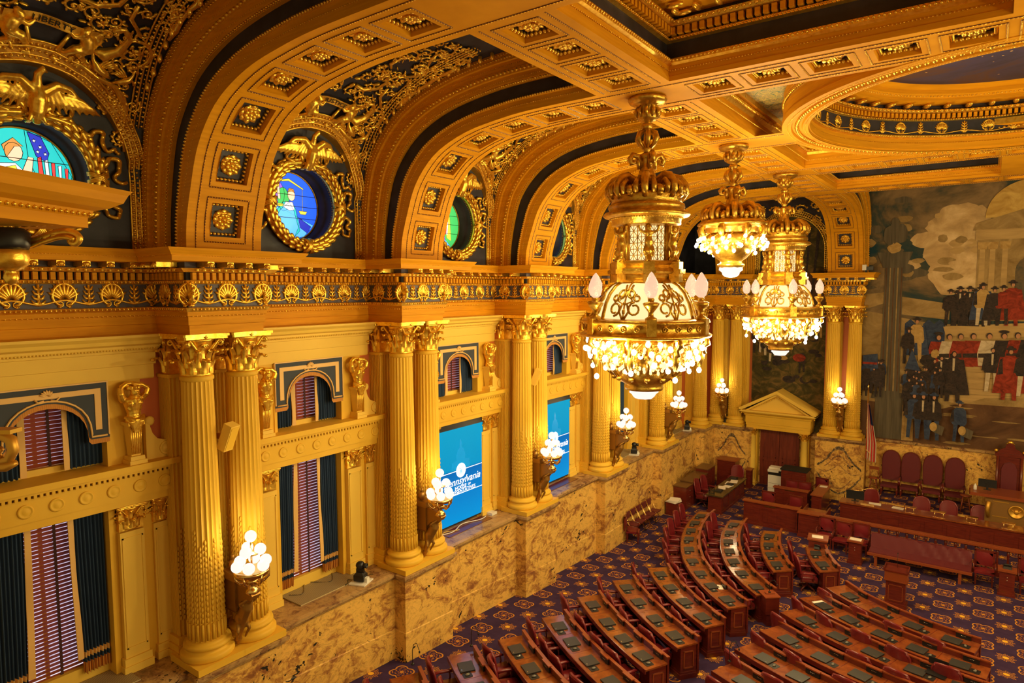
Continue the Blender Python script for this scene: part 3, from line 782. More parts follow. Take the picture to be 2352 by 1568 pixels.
def figure(mb, u, s, h, lean, arm, fn=VS):
    # chubby winged child in relief: head, torso, bent legs, arms
    def Q(a, b, n=.08): return fn(u + a * h, s + b * h, n)
    mb.ell(Q(.06 * lean, .88, .16), .125 * h, 8); mb.ell(Q(.0, .95, .14), (.10 * h,) * 3, 7)
    mb.tube([Q(.02 * lean, .80, .12), Q(-.03 * lean, .66, .14), Q(-.08 * lean, .48, .17), Q(-.10 * lean, .34, .15)], [.09 * h, .17 * h, .16 * h, .17 * h], 9)
    mb.tube([Q(-.06 * lean, .34, .16), Q(.18 * lean, .34, .20), Q(.30 * lean, .12, .15), Q(.40 * lean, .08, .10)], [.14 * h, .12 * h, .075 * h, .05 * h], 8)
    mb.tube([Q(-.10 * lean, .32, .12), Q(.02 * lean, .14, .15), Q(-.16 * lean, -.02, .10), Q(-.08 * lean, -.06, .1)], [.13 * h, .105 * h, .06 * h, .045 * h], 8)
    mb.tube([Q(.08 * lean, .72, .16), Q(.26 * lean, .66 + .1 * arm, .17), Q(.40 * lean, .80 + .25 * arm, .12)], [.085 * h, .07 * h, .05 * h], 7)
    mb.tube([Q(-.10 * lean, .72, .14), Q(-.26 * lean, .58, .14), Q(-.30 * lean, .40, .10)], [.08 * h, .06 * h, .045 * h], 7)
    for k in range(4): mb.tube([Q(-.12 * lean, .70, .10), Q(-.32 * lean, .86 - .08 * k, .10), Q(-.50 * lean, .92 - .16 * k, .05)], [.05 * h, .06 * h, .02 * h], 5)
def bird(mb, u, s, h, d, fn=VS):
    def Q(a, b, n=.06): return fn(u + d * a * h, s + b * h, n)
    mb.tube([Q(.55, .62), Q(.50, .80), Q(.34, .80), Q(.28, .55, .09), Q(.1, .3, .12), Q(-.2, .12, .12), Q(-.5, -.1, .05)], [.02 * h, .06 * h, .06 * h, .07 * h, .16 * h, .15 * h, .05 * h], 7)
    for k in range(5): mb.tube([Q(.05 - .08 * k, .35, .1), Q(-.15 - .1 * k, .65 - .05 * k, .09), Q(-.45 - .08 * k, .95 - .17 * k, .04)], [.06 * h, .06 * h, .02 * h], 5)
    mb.tube([Q(0, .1), Q(.05, -.25), Q(.2, -.3)], [.03 * h, .02 * h, .02 * h], 5)
def vault_ornament(root, txt):
    mb = MB()
    for sx in (-1, 1):
        fn = lambda u, s, n, sx=sx: VS(sx * u, s, n)
        scroll_with_leaves(mb, 1.12, 2.55, .24, 1.3, PI / 2, -1, .03, fn)
        scroll_with_leaves(mb, 1.22, 3.55, .30, 1.6, -PI / 2, 1, .035, fn)
        scroll_with_leaves(mb, 1.36, 1.95, .12, 1.2, PI / 2, 1, .022, fn)
        scroll_with_leaves(mb, .95, 4.75, .28, 1.4, 0, 1, .03, fn)
        mb.tube([fn(u, s, .05) for u, s in [(1.42, 1.75), (1.40, 2.1), (1.36, 2.5), (1.12, 2.85), (.8, 2.95), (.55, 3.10), (.35, 3.0), (.15, 3.12)]], [.03, .035, .04, .05, .05, .045, .04, .05], 6)
        mb.tube([fn(u, s, .05) for u, s in [(.62, 3.42), (.8, 3.36), (1.0, 3.5), (1.08, 3.78), (.95, 3.95), (.8, 3.86)]], [.03, .11, .08, .06, .05, .04], 7)   # horn of plenty
        for k in range(7): leaf(mb, (.35 + .1 * k, 3.05 + .03 * (k % 3)), (.42 + .1 * k, 3.22 - .05 * (k % 2)), .04, fn)
        bird(mb, .80, 3.02, .42, -1, fn); bird(mb, 1.22, 2.95, .34, 1, fn)
        for (cu, cs, R_, tn, a_, sg) in ((.62, 3.95, .20, 1.2, 0, -1), (.45, 4.95, .22, 1.3, 2, 1), (1.0, 5.5, .26, 1.3, 1, -1), (.35, 5.7, .24, 1.3, 0, 1), (.8, 6.3, .24, 1.2, 2, -1), (1.5, 4.6, .13, 1.1, 0, 1), (1.5, 5.4, .13, 1.1, 1, -1), (1.45, 6.2, .14, 1.1, 1, 1)): scroll_with_leaves(mb, cu, cs, R_, tn, a_, sg, .026, fn)
        for (q0, q1, q2) in (((1.22, 3.9), (.95, 4.2), (.95, 4.5)), ((.95, 5.02), (1.1, 5.2), (1.0, 5.3)), ((.45, 5.15), (.3, 5.3), (.35, 5.5)), ((1.0, 5.7), (.85, 5.9), (.8, 6.1)), ((.35, 3.0), (.2, 3.3), (.3, 3.6))): mb.tube([fn(q0[0], q0[1], .04), fn(q1[0], q1[1], .06), fn(q2[0], q2[1], .04)], [.03, .04, .03], 6)
        for k in range(26):
            u_ = .15 + (k * .37) % 1.2; s_ = 3.1 + (k * .61) % 3.2; a_ = k * 1.3; leaf(mb, (u_, s_), (u_ + .13 * cos(a_), s_ + .13 * sin(a_)), .035, fn)
        mb.tube([fn(u, s, .05) for u, s in [(.2, 4.3), (.45, 4.25), (.7, 4.4), (.75, 4.7), (.6, 4.9), (.5, 4.75)]], [.05, .045, .04, .035, .03, .02], 6)
        for k in range(9):
            a = k * .7; leaf(mb, (.35 + .2 * cos(a), 4.45 + .3 * sin(a)), (.35 + .33 * cos(a + .3), 4.45 + .42 * sin(a + .3)), .045, fn)
        mb.tube([fn(1.62 - .005 * k + .02 * sin(k * 2), 4.0 + .25 * k, .05) for k in range(9)], [.03 + .03 * abs(sin(k * 1.1)) for k in range(9)], 6)
        for k in range(14): mb.ell(fn(1.60 + .02 * sin(k), 3.0 + .3 * k, .06), (.05, .05, .10), 6)
    rq = random.Random(12); done = []
    for k in range(400):
        u_ = rq.uniform(.10, 1.5); s_ = rq.uniform(1.9, 6.7); p_, _ = PROF_D.at(s_)
        if math.hypot(u_, p_.y - ZS) < RA + .26 and p_.y < ZS + RA + .26: continue
        if abs(s_ - 3.7) < .35 and u_ < .75: continue
        if any(math.hypot(u_ - x, s_ - y) < .25 for x, y in done): continue
        done.append((u_, s_)); R_ = rq.uniform(.09, .13); a_ = rq.uniform(0, 6.28); sg = rq.choice((-1, 1))
        for sx in (-1, 1):
            fn = lambda u, s, n, sx=sx: VS(sx * u, s, n)
            pth, rs = spiral(u_, s_, R_, 1.25, a_, sg, 14, .024, fn=fn); mb.tube(pth, rs, 5)
            for q in range(5):
                aa = a_ + sg * q * 1.1; leaf(mb, (u_ + R_ * .9 * cos(aa), s_ + R_ * .9 * sin(aa)), (u_ + R_ * 1.55 * cos(aa + .5), s_ + R_ * 1.55 * sin(aa + .5)), .028, fn)
            mb.ell(fn(u_, s_, .06), .035, 6)
    mb.build('scroll_relief', gold, root, fix=False)
    mb = MB(); figure(mb, -.46, 3.22, .62, 1, .0); figure(mb, .46, 3.22, .62, -1, .0); voxel(mb, 'winged_child_relief', [gold], .022, root)
    mb = MB()
    rows = [[VS(.62 * q, 3.74 + .03 * cos(q * 3) + d, .14 + .03 * sin(q * 4)) for d in (-.09, .09)] for q in [-1 + k / 8 for k in range(17)]]
    mb.strip(rows, 0, True)
    mb.build('banner', gold, root)
    if txt:
        V, F = text_mesh(txt, .15, .004); m2 = MB()
        P0 = [VS(v[0], 3.74 + v[1] + .03 * cos(v[0] * 4.8), .165 + .03 * sin(v[0] * 6.4) + (.004 if v[2] > 0 else 0)) for v in V]
        m2.add(P0, F); m2.build('lettering', dark, root, fix=False)
def lunette_ornament(root):
    # laurel wreath round the window
    C0 = Vector((-1.24, .05, 11.49)); R = .93; mb = MB(); n = 34
    mb.tube([C0 + Vector((-.03, R * cos(a), R * sin(a))) for a in [2 * PI * k / 48 for k in range(49)]], .115, 8)
    for k in range(n):
        a = 2 * PI * k / n
        for j, (dr, dx) in enumerate(((-.095, .03), (-.03, .10), (.045, .10), (.105, .03))):
            aa = a + .07 * (j % 2); rr = R + dr
            p = C0 + Vector((dx, rr * cos(aa), rr * sin(aa))); tdir = Vector((0, -sin(aa), cos(aa))) * (1 if cos(aa) > 0 else -1)
            z = (tdir + Vector((.35, 0, 0)) + Vector((0, cos(aa), sin(aa))) * (dr * 3)).normalized(); x = z.cross(Vector((1, 0, 0))).normalized(); y = x.cross(z)
            mb.ell(p, (.055, .024, .135), 6, 0, None, Matrix((x, y, z)).transposed())
    for a0 in (0, PI / 2, PI, -PI / 2):
        for sg in (-1, 1):
            for o in (-.03, 0, .03):
                p = [C0 + Vector((.16 * cos(q), (R + .16 * sin(q)) * cos(a0 + sg * .09 * sin(q) + o), (R + .16 * sin(q)) * sin(a0 + sg * .09 * sin(q) + o))) for q in [-PI / 2 + PI * k / 8 for k in range(9)]]
                mb.tube(p, .018, 5)
    mb.build('laurel_wreath', gold, root, fix=False)
    # eagle with spread wings
    mb = MB(); Q = lambda y, z, n=.1: Vector((LX(12.48 + z) + .02 + n, .05 + y, 12.48 + z))
    mb.tube([Q(.10, .50, .2), Q(.02, .53, .24), Q(-.04, .45, .22), Q(-.02, .30, .2), Q(0, .12, .22), Q(0, -.08, .18), Q(.02, -.25, .1)], [.02, .055, .06, .07, .12, .11, .05], 8)
    for sx in (-1, 1):
        mb.tube([Q(sx * .06, .22, .2), Q(sx * .25, .36, .18), Q(sx * .45, .34, .16), Q(sx * .62, .20, .13)], [.08, .07, .06, .03], 7)
        for k in range(9):
            a = .08 + k * .065; mb.tube([Q(sx * a, .30 - .01 * k, .17), Q(sx * (a + .05 + .02 * k), .10, .15), Q(sx * (a + .07 + .035 * k), -.08 + .015 * k, .10)], [.04, .045, .015], 5)
        mb.tube([Q(sx * .05, -.05, .18), Q(sx * .1, -.2, .2), Q(sx * .12, -.25, .2)], [.05, .03, .03], 6)
    voxel(mb, 'spread_eagle', [gold], .02, root, smooth=1)
    # ribbons
    mb = MB(); Rb = lambda y, z, n=.08: Vector((LX(z) + n, .05 + y, z))
    for sx in (-1, 1):
        for pts in ([(.1, 12.42), (.35, 12.62), (.52, 12.56), (.5, 12.42), (.3, 12.36), (.1, 12.36)], [(.15, 12.38), (.6, 12.30), (.78, 12.18), (.9, 12.28), (1.02, 12.25), (1.0, 12.08), (1.1, 11.98), (1.2, 12.03), (1.27, 11.96)],
                    [(1.02, 11.70), (1.12, 11.86), (1.26, 11.84), (1.28, 11.68), (1.2, 11.56), (1.3, 11.46), (1.42, 11.5)], [(1.0, 11.25), (1.15, 11.3), (1.25, 11.2), (1.18, 11.06), (1.28, 10.98), (1.22, 10.85), (1.08, 10.9), (1.02, 11.02)]):
            sm = catmull([(y, z, 0) for y, z in pts], 5)
            mb.tube([Rb(sx * p.x, p.y, .08 + .03 * sin(i * .8)) for i, p in enumerate(sm)], [.05 - .02 * i / len(sm) for i in range(len(sm))], 6, flat=1.0)
    mb.build('ribbon', gold, root, fix=False)
g_col = lambda nm, c, e=1.6: mat('stained_glass_' + nm, c, .3, emit=c, es=e * .72)
G = dict(blue=g_col('blue', (.02, .10, .75), 1.3), sky=g_col('pale_blue', (.10, .42, .9), 1.3), teal=g_col('teal', (.02, .50, .50), 1.2), green=g_col('green', (.05, .42, .10), 1.3), purple=g_col('violet', (.22, .08, .5)), skin=g_col('flesh', (.9, .55, .38), 1.2),
         white=g_col('milk', (.75, .80, .85), 1.2), red=g_col('red', (.8, .04, .04)), yellow=g_col('yellow', (.9, .6, .05)), navyg=g_col('deep_blue', (.02, .03, .35)), brown=g_col('amber', (.45, .2, .05)))
GN = list(G); lead = black
def glass_window(idx, yc, design):
    root = struct('window_%d' % idx, (0, yc, 0)); C0 = (-1.84, .05, 11.49); R = .77
    mb = MB(); M = Matrix.Translation((0, .05, 11.49)) @ Matrix.Rotation(PI / 2, 4, 'Y')
    mb.lathe([(1.18, -1.345), (.90, -1.33)], 48, m=0, M=M, cap=False)
    mb.lathe([(.90, -1.33), (.89, -1.40), (.86, -1.46), (.85, -1.58), (.81, -1.60), (.80, -1.80), (.76, -1.83)], 48, m=0, M=M, cap=False)
    # strip of carved pattern
    mb.build('reveal', [navy], root)
    b = MB(); b.beads([(-1.41, .05 + .885 * cos(a), 11.49 + .885 * sin(a)) for a in [2 * PI * k / 60 for k in range(61)]], .025, .06); b.tube([(-1.82, .05 + .775 * cos(a), 11.49 + .775 * sin(a)) for a in [2 * PI * k / 48 for k in range(49)]], .018, 6)
    b.build('gilt_ring', dgold, root)
    mb = MB(); lay = [0.]
    def poly(pts, colr):
        lay[0] += .0012; x = C0[0] + lay[0]; V = [(x, C0[1] + p[0] * R, C0[2] + p[1] * R) for p in pts]
        mb.add(V, [tuple(range(len(V)))], GN.index(colr)); V2 = [(x + .001, v[1], v[2]) for v in V]; mb.tube(V2 + [V2[0]], .005, 4, len(GN), False)
    circ_ = lambda cx, cy, rx, ry, n=20: [(cx + rx * cos(2 * PI * k / n), cy + ry * sin(2 * PI * k / n)) for k in range(n)]
    bg = {'scales': 'blue', 'flag': 'teal', 'wings': 'green', 'plain': 'sky'}[design]
    poly(circ_(0, 0, 1, 1, 40), bg)
    if design == 'scales':
        poly([(-.9, -.42), (-.5, .0), (-.2, -.1), (.3, -.3), (.85, -.5), (.5, -.86), (0, -.99), (-.5, -.86)], 'sky')
        poly(circ_(-.45, .35, .3, .38, 14), 'purple'); poly(circ_(-.2, .2, .2, .35, 12), 'green')
        poly([(-.42, -.12), (-.2, .12), (.1, .14), (.22, -.05), (.35, -.7), (.1, -.95), (-.45, -.88), (-.7, -.45)], 'teal'); poly([(-.3, -.1), (0, .12), (.15, -.1), (.3, -.6), (.15, -.9), (-.2, -.9), (-.55, -.5)], 'sky')
        poly([(-.12, .14), (.12, .14), (.18, -.08), (0, -.12), (-.22, -.02)], 'white'); poly(circ_(.08, .34, .13, .17, 12), 'skin'); poly([(-.06, .42), (.0, .54), (.15, .54), (.2, .42), (.08, .46)], 'brown')
        poly([(-.45, .55), (-.38, .2), (-.3, .2), (-.33, .58)], 'skin'); poly([(-.35, .74), (.0, .82), (.5, .58), (.5, .54), (.0, .75), (-.35, .7)], 'yellow'); poly([(.32, -.10), (.62, -.10), (.56, -.2), (.38, -.2)], 'yellow'); poly([(.45, .55), (.47, .55), (.47, -.1), (.45, -.1)], 'white')
        poly([(-.45, .06), (-.2, .06), (-.25, -.02), (-.4, -.02)], 'yellow'); poly([(.3, -.3), (.75, -.55), (.6, -.75), (.35, -.6)], 'navyg')
    elif design == 'flag':
        poly([(.1, .99), (.6, .8), (.98, .1), (.9, -.4), (.5, -.8), (.35, -.2), (.15, .4)], 'teal')
        poly([(.15, .95), (.4, .9), (.55, .55), (.5, .35), (.3, .45)], 'navyg')
        for k in range(5):
            x = .32 + k * .13; poly([(x, .42 - k * .04), (x + .07, .46 - k * .05), (x + .12 - .02 * k, -.1 - k * .05), (x + .20, -.7 + .1 * k), (x + .1, -.72 + .1 * k), (x + .02, -.1)], 'red' if k % 2 == 0 else 'white')
        for (a, b) in ((.27, .78), (.38, .66), (.33, .55), (.47, .52)): poly([(a + .045 * (1 if j % 2 == 0 else .45) * sin(2 * PI * j / 10), b + .045 * (1 if j % 2 == 0 else .45) * cos(2 * PI * j / 10)) for j in range(10)], 'white')
        poly(circ_(-.12, .48, .17, .2, 12), 'skin'); poly([(-.33, .6), (-.12, .78), (.06, .62), (-.1, .6), (-.25, .35)], 'brown')
        poly([(-.5, .2), (-.1, .25), (.15, .0), (.25, -.5), (-.2, -.9), (-.7, -.6)], 'white'); poly([(-.4, .1), (-.1, .2), (.0, -.1), (-.3, -.2)], 'yellow'); poly([(.02, .1), (.14, .42), (.24, .4), (.2, .1), (.4, -.2), (.3, -.3)], 'skin')
    elif design == 'wings':
        poly([(.1, .95), (.35, .9), (.5, .2), (.55, -.6), (.3, -.5), (.2, .2)], 'yellow'); poly([(.2, .4), (.4, .1), (.35, -.4), (.15, -.3)], 'white'); poly(circ_(.18, -.1, .12, .3, 12), 'red')
        poly([(-.6, -.7), (0, -.4), (.5, -.8), (.1, -.98)], 'sky'); poly(circ_(-.1, .3, .16, .2, 12), 'skin'); poly([(-.5, .1), (.1, .1), (.2, -.6), (-.5, -.6)], 'purple')
    lay[0] += .002
    for zz in (-.33, .02, .35):
        c_ = math.sqrt(1 - zz * zz) * R; mb.box((C0[0] + lay[0], C0[1] - c_, C0[2] + zz * R - .006), (C0[0] + lay[0] + .006, C0[1] + c_, C0[2] + zz * R + .006), len(GN))
    mb.build('stained_glass', [G[g] for g in GN] + [lead], root, fix=False)
    return root
vroots = []
V0 = make_vault('trim_40'); vault_ornament(V0, None); lunette_ornament(V0); freeze(V0)
for j, (i, tx) in enumerate(((-1, 'LIBERTY'), (0, 'JUSTICE'), (1, None), (2, None), (3, None))):
    r = put(V0, (0, BC(i), 0)); r.name = 'trim_%d' % (40 + j)
    if tx:
        V, F = text_mesh(tx, .15, .004); m2 = MB()
        m2.add([VS(v[0], 3.74 + v[1] + .03 * cos(v[0] * 4.8), .155 + .03 * sin(v[0] * 6.4) + (.006 if v[2] > 0 else 0)) for v in V], F); m2.build('banner_lettering', dark, r, fix=False)
for j, (i, ds) in enumerate(((-1, 'flag'), (0, 'scales'), (1, 'wings'), (2, 'plain'), (3, 'plain'))): glass_window(j + 1, BC(i), ds)

# front corner vault above the side mural
fr = struct('trim_50', (3.26, 33.41, 0)); fr.rotation_euler = (0, 0, rad(-90))
mb = MB(); NUu, NSs = 36, 70
for j in range(NSs):
    for i in range(NUu):
        P4 = [VS((-BH + 2 * BH * a / NUu), SG.len * b / NSs) for a, b in ((i, j), (i + 1, j), (i + 1, j + 1), (i, j + 1))]
        c = sum(P4, Vector()) / 4
        if inarch(c.y, c.z): continue
        mb.add(P4, [(0, 1, 2, 3)], 0)
mb.build('vault_surface', navy, fr)
mb = MB()
for sx in (-1, 1):
    fn = lambda u, s, n, sx=sx: VS(sx * u, s, n)
    for a in ((1.12, 2.6, .26, 1.3, PI / 2, -1), (1.25, 3.5, .3, 1.5, -PI / 2, 1), (.55, 3.35, .26, 1.3, 0, 1), (.9, 4.5, .3, 1.4, 0, 1), (.3, 4.3, .24, 1.2, 1, -1), (1.5, 2.0, .12, 1.1, 0, 1), (.6, 5.6, .3, 1.3, 0, 1)): scroll_with_leaves(mb, *a, .035, fn)
bd_arc = [(-1.2, RA * cos(a), ZS + RA * sin(a)) for a in [PI * q / 30 for q in range(31)]]
def farc(dr, n):
    out = []
    for x, y, z in [(0, RA, 10.3 + (ZS - 10.3) * q / 5) for q in range(5)] + bd_arc + [(0, -RA, ZS - (ZS - 10.3) * q / 5) for q in range(1, 6)]:
        dy, dz = y, max(0, z - ZS); L = math.hypot(dy, dz); z2 = z + dz / L * dr; best = min(SG.p, key=lambda p: abs(p.y - z2))
        out.append((max(-1.35, best.x) + n, y + dy / L * dr, z2))
    return out
for dr in (-.1, 0, .1): mb.beads(farc(dr, .06), .045, .10)
for dr in (-.15, -.05, .05, .15): mb.tube(farc(dr, .04), .02, 5)
mb.build('scroll_relief', gold, fr, fix=False)

# ================================================================== MURALS (generic painted stand-ins, same size and colours)
def paint(name, stops, sc=.5, det=8, dist=1.5, stretch=(1, 1, 1.2)):
    m = mat(name, (.2, .1, .05), .75, spec=.15); t = NT(m); a = t.noise(t.pos(stretch), sc, det, .62, dist); t.col(t.ramp(a, stops)); return m
m_sky = paint('painted_cloudy_sky', [(.38, (.012, .042, .06)), (.47, (.05, .06, .05)), (.52, (.14, .10, .055)), (.60, (.24, .16, .08)), (.68, (.15, .11, .06))], .30, 6, .4)
m_cloud = paint('painted_cloud', [(.3, (.28, .18, .08)), (.5, (.50, .34, .16)), (.7, (.72, .54, .30))], .8, 8, .6)
m_stone = paint('painted_stone', [(.3, (.20, .125, .045)), (.5, (.30, .20, .08)), (.7, (.42, .29, .12))], .9)
m_ground = paint('painted_earth', [(.3, (.07, .035, .02)), (.55, (.12, .06, .03)), (.75, (.19, .10, .05))], .6)
m_steps = paint('painted_steps', [(.3, (.34, .22, .09)), (.7, (.50, .34, .14))], .7, 6, .5, (1, 1, 5))
m_col = paint('painted_grey_column', [(.3, (.075, .062, .045)), (.7, (.14, .115, .075))], 2., 4, .2, (5, 1, .3))
m_pd = paint('painted_dark_figures', [(.3, (.015, .014, .018)), (.6, (.05, .035, .03)), (.75, (.10, .055, .03))], 5)
m_pr = paint('painted_red_robe', [(.3, (.10, .015, .01)), (.7, (.36, .05, .025))], 3)
m_pw = paint('painted_white_linen', [(.3, (.35, .27, .17)), (.7, (.6, .5, .35))], 3)
m_pb = paint('painted_blue_coat', [(.3, (.02, .03, .07)), (.7, (.06, .08, .14))], 3)
m_pt = paint('painted_buff_coat', [(.3, (.32, .19, .06)), (.7, (.5, .33, .12))], 3)
m_ps = mat('painted_skin', (.42, .20, .10), .8)
m_pf = paint('painted_forest', [(.3, (.028, .028, .012)), (.5, (.075, .06, .02)), (.62, (.16, .10, .03)), (.75, (.22, .13, .05))], 1.6)
m_pgd = paint('painted_gilt_dome', [(.3, (.38, .22, .05)), (.7, (.62, .42, .12))], 1.5)
PM = [m_sky, m_stone, m_ground, m_steps, m_col, m_pd, m_pr, m_pw, m_pb, m_pt, m_ps, m_pf, m_pgd, m_cloud]
class Painting:
    def __init__(s, y): s.mb = MB(); s.y = y; s.k = 0
    def poly(s, pts, m):
        s.k += 1; yy = s.y - .0004 * s.k; s.mb.add([(p[0], yy, p[1]) for p in pts], [tuple(range(len(pts)))], m)
    def oval(s, x, z, rx, rz, m, n=14): s.poly([(x + rx * cos(2 * PI * k / n), z + rz * sin(2 * PI * k / n)) for k in range(n)], m)
    def person(s, x, z, h, coat, legs, hat=None, lean=0., cape=None, seated=False):
        L = .47 * h; W = .16 * h
        if cape is not None: s.poly([(x - W, z + .82 * h), (x + W, z + .82 * h), (x + W * 1.7, z + .15 * h), (x - W * 1.6, z + .12 * h)], cape)
        if seated:
            s.poly([(x - W, z + .62 * h), (x + W * .9, z + .62 * h), (x + W * 2, z + .3 * h), (x + W * 1.8, z), (x - W * 1.2, z), (x - W * 1.4, z + .3 * h)], coat); s.oval(x, z + .74 * h, .06 * h, .075 * h, 5); s.oval(x + .01 * h, z + .72 * h, .045 * h, .06 * h, 10); s.poly([(x - .2 * h, z + .3 * h), (x + .25 * h, z + .34 * h), (x + .22 * h, z + .22 * h), (x - .2 * h, z + .2 * h)], 5)
            if hat is not None: s.oval(x, z + .83 * h, .1 * h, .04 * h, hat)
            return
        for sx in (-1, 1): s.poly([(x + sx * .02 * h, z + L), (x + sx * .11 * h, z + L), (x + sx * .12 * h, z), (x + sx * .055 * h, z)], legs)
        s.poly([(x - .07 * h, z + .85 * h), (x + .07 * h, z + .85 * h), (x + .13 * h, z + .78 * h), (x + .16 * h, z + .5 * h), (x + .13 * h, z + .42 * h), (x - .13 * h, z + .42 * h), (x - .17 * h, z + .5 * h), (x - .13 * h, z + .78 * h)], coat)
        s.poly([(x - .16 * h, z + .76 * h), (x - .12 * h, z + .80 * h), (x - .10 * h, z + .5 * h), (x - .19 * h, z + .47 * h)], 5); s.poly([(x - .02 * h, z + .84 * h), (x + .02 * h, z + .84 * h), (x + .015 * h, z + .6 * h), (x - .015 * h, z + .6 * h)], 7 if coat == 5 and h > 1.6 else coat)
        s.oval(x, z + .935 * h, .040 * h, .050 * h, 5); s.oval(x + .006 * h, z + .918 * h, .030 * h, .042 * h, 10)
        if hat is not None: s.oval(x, z + .975 * h, .09 * h, .025 * h, hat); s.oval(x, z + 1.0 * h, .045 * h, .035 * h, hat)
Y0 = 34.40
pt = Painting(Y0); rr_ = random.Random(3); U = rr_.uniform
def blob(x, z, a_, b_, m, n=22, j=.12): pt.poly([(x + a_ * cos(2 * PI * k / n) * (1 + U(-j, j)), z + b_ * sin(2 * PI * k / n) * (1 + U(-j, j))) for k in range(n)], m)
pt.poly([(6.4, 2.6), (19.2, 2.6), (19.2, 14.4), (6.4, 14.4)], 0)
for (x, z, a_, b_) in ((9.0, 11.7, .65, .35), (9.5, 12.2, .6, .5), (9.9, 12.7, .6, .45), (10.3, 12.9, .5, .3), (9.7, 11.3, .9, .9), (10.2, 11.6, .9, 1.2), (9.9, 10.3, .8, 1.0), (10.6, 10.4, .8, 1.0), (9.2, 11.0, .4, .25), (8.4, 10.6, .35, .2), (10.6, 12.4, .6, .7)): blob(x, z, a_, b_, 13)
for k_ in range(26): blob(U(6.6, 8.8), U(9.5, 13.8), U(.15, .5), U(.08, .22), (0, 1, 4)[k_ % 3], 16)
for k_ in range(20): blob(U(9.2, 10.8), U(9.7, 12.8), U(.12, .4), U(.08, .2), (13, 3, 13, 1)[k_ % 4], 16)
pt.poly([(6.4, 2.6), (19.2, 2.6), (19.2, 8.2), (9.4, 8.0), (6.4, 8.6)], 1)
pt.poly([(8.1, 8.4), (9.9, 8.2), (9.9, 8.9), (8.1, 9.2)], 1); pt.poly([(6.6, 8.6), (7.4, 8.9), (7.4, 9.4), (6.6, 9.3)], 1)
for x in (8.25, 8.95, 9.35): pt.poly([(x, 6.9), (x + .42, 6.9), (x + .42, 8.0), (x + .21, 8.2), (x, 8.0)], 8)
pt.poly([(6.4, 2.6), (19.2, 2.6), (19.2, 4.7), (10.6, 4.6), (9.6, 4.2), (6.4, 4.4)], 2)
pt.poly([(8.3, 6.6), (14.5, 7.0), (14.5, 5.2), (11.3, 4.9), (10.4, 4.5), (8.9, 5.0)], 3)
for k_ in range(7): z = 4.95 + .24 * k_; pt.poly([(8.9 - .06 * k_, z), (12.9, z + .1), (12.9, z + .13), (8.9 - .06 * k_, z + .03)], 1)
pt.poly([(9.7, 7.9), (14.5, 8.3), (14.5, 7.8), (11.2, 7.4), (9.8, 7.55)], 3)
for k_ in range(30): blob(U(8.8, 13), U(2.8, 4.5), U(.2, .7), U(.03, .08), 2 if k_ % 3 else 1, 14)
# tall column carrying a carved group
pt.poly([(7.15, 2.7), (8.35, 2.7), (8.30, 4.5), (7.2, 4.5)], 4); pt.poly([(8.3, 2.7), (8.75, 2.7), (8.72, 4.3), (8.3, 4.3)], 9); pt.poly([(7.0, 4.5), (8.5, 4.5), (8.4, 4.85), (7.1, 4.85)], 4)
pt.poly([(7.32, 4.85), (8.15, 4.85), (8.08, 10.5), (7.4, 10.5)], 4)
for k_ in range(5): x = 7.42 + .15 * k_; pt.poly([(x, 4.9), (x + .05, 4.9), (x + .045, 10.5), (x + .005, 10.5)], 1 if k_ % 2 else 2)
pt.poly([(7.3, 10.5), (8.2, 10.5), (8.45, 11.2), (7.05, 11.2)], 4)
for dx, dz, rx, rz in ((0, .2, .28, .25), (-.2, .75, .26, .45), (.22, .8, .26, .42), (0, .9, .22, .5), (0, 1.35, .16, .18)): blob(7.72 + dx, 11.2 + dz, rx, rz, 9 if dz < .3 else 4, 16)
# domed temple
pt.poly([(11.0 + 1.5 + 1.5 * cos(a_), 12.5 + 1.5 * sin(a_)) for a_ in [PI * k_ / 18 for k_ in range(19)]], 12)
pt.poly([(10.6, 12.0), (14.6, 12.0), (14.6, 12.35), (12.9, 13.0), (10.7, 12.3)], 1); pt.poly([(10.7, 11.6), (14.6, 11.6), (14.6, 12.02), (10.7, 12.02)], 3); pt.poly([(10.8, 8.2), (14.6, 8.2), (14.6, 11.6), (10.8, 11.6)], 1)
for x in (10.85, 11.2, 11.62): pt.poly([(x, 8.3), (x + .22, 8.3), (x + .2, 11.2), (x + .02, 11.2)], 3); pt.poly([(x - .04, 11.2), (x + .26, 11.2), (x + .3, 11.5), (x - .08, 11.5)], 9)
pt.poly([(12.1, 8.3)] + [(12.75 + .65 * cos(a_), 10.3 + .65 * sin(a_)) for a_ in [PI - PI * k_ / 10 for k_ in range(11)]] + [(13.4, 8.3)], 0); blob(12.7, 9.3, .4, .9, 4); blob(12.55, 10.2, .2, .22, 4)
# upper standing group
for k in range(7): pt.person(9.95 + .17 * k + U(-.04, .04), 7.95, 1.55 + U(-.1, .15), 5, 5, 5)
pt.person(11.05, 8.0, 1.75, 9, 7, 5, cape=8); pt.person(11.45, 8.0, 1.6, 5, 5, 5, cape=5); pt.person(12.05, 8.0, 1.85, 6, 6, 5, cape=6); pt.person(11.75, 8.05, 1.6, 6, 5, 5)
for k, (x, c_) in enumerate(((9.55, 6), (9.95, 7), (10.35, 6), (10.8, 6), (11.35, 7), (11.85, 5), (12.3, 6), (12.7, 5))): pt.person(x, 6.15 + .03 * k, 1.75, c_, c_, 5 if k in (0, 5) else None, seated=True)
pt.person(8.72, 6.35, 1.9, 9, 9, 5, cape=8); pt.person(8.42, 6.2, 1.6, 5, 5, 5); blob(9.2, 6.4, .3, .25, 5); blob(9.45, 6.7, .15, .2, 9)
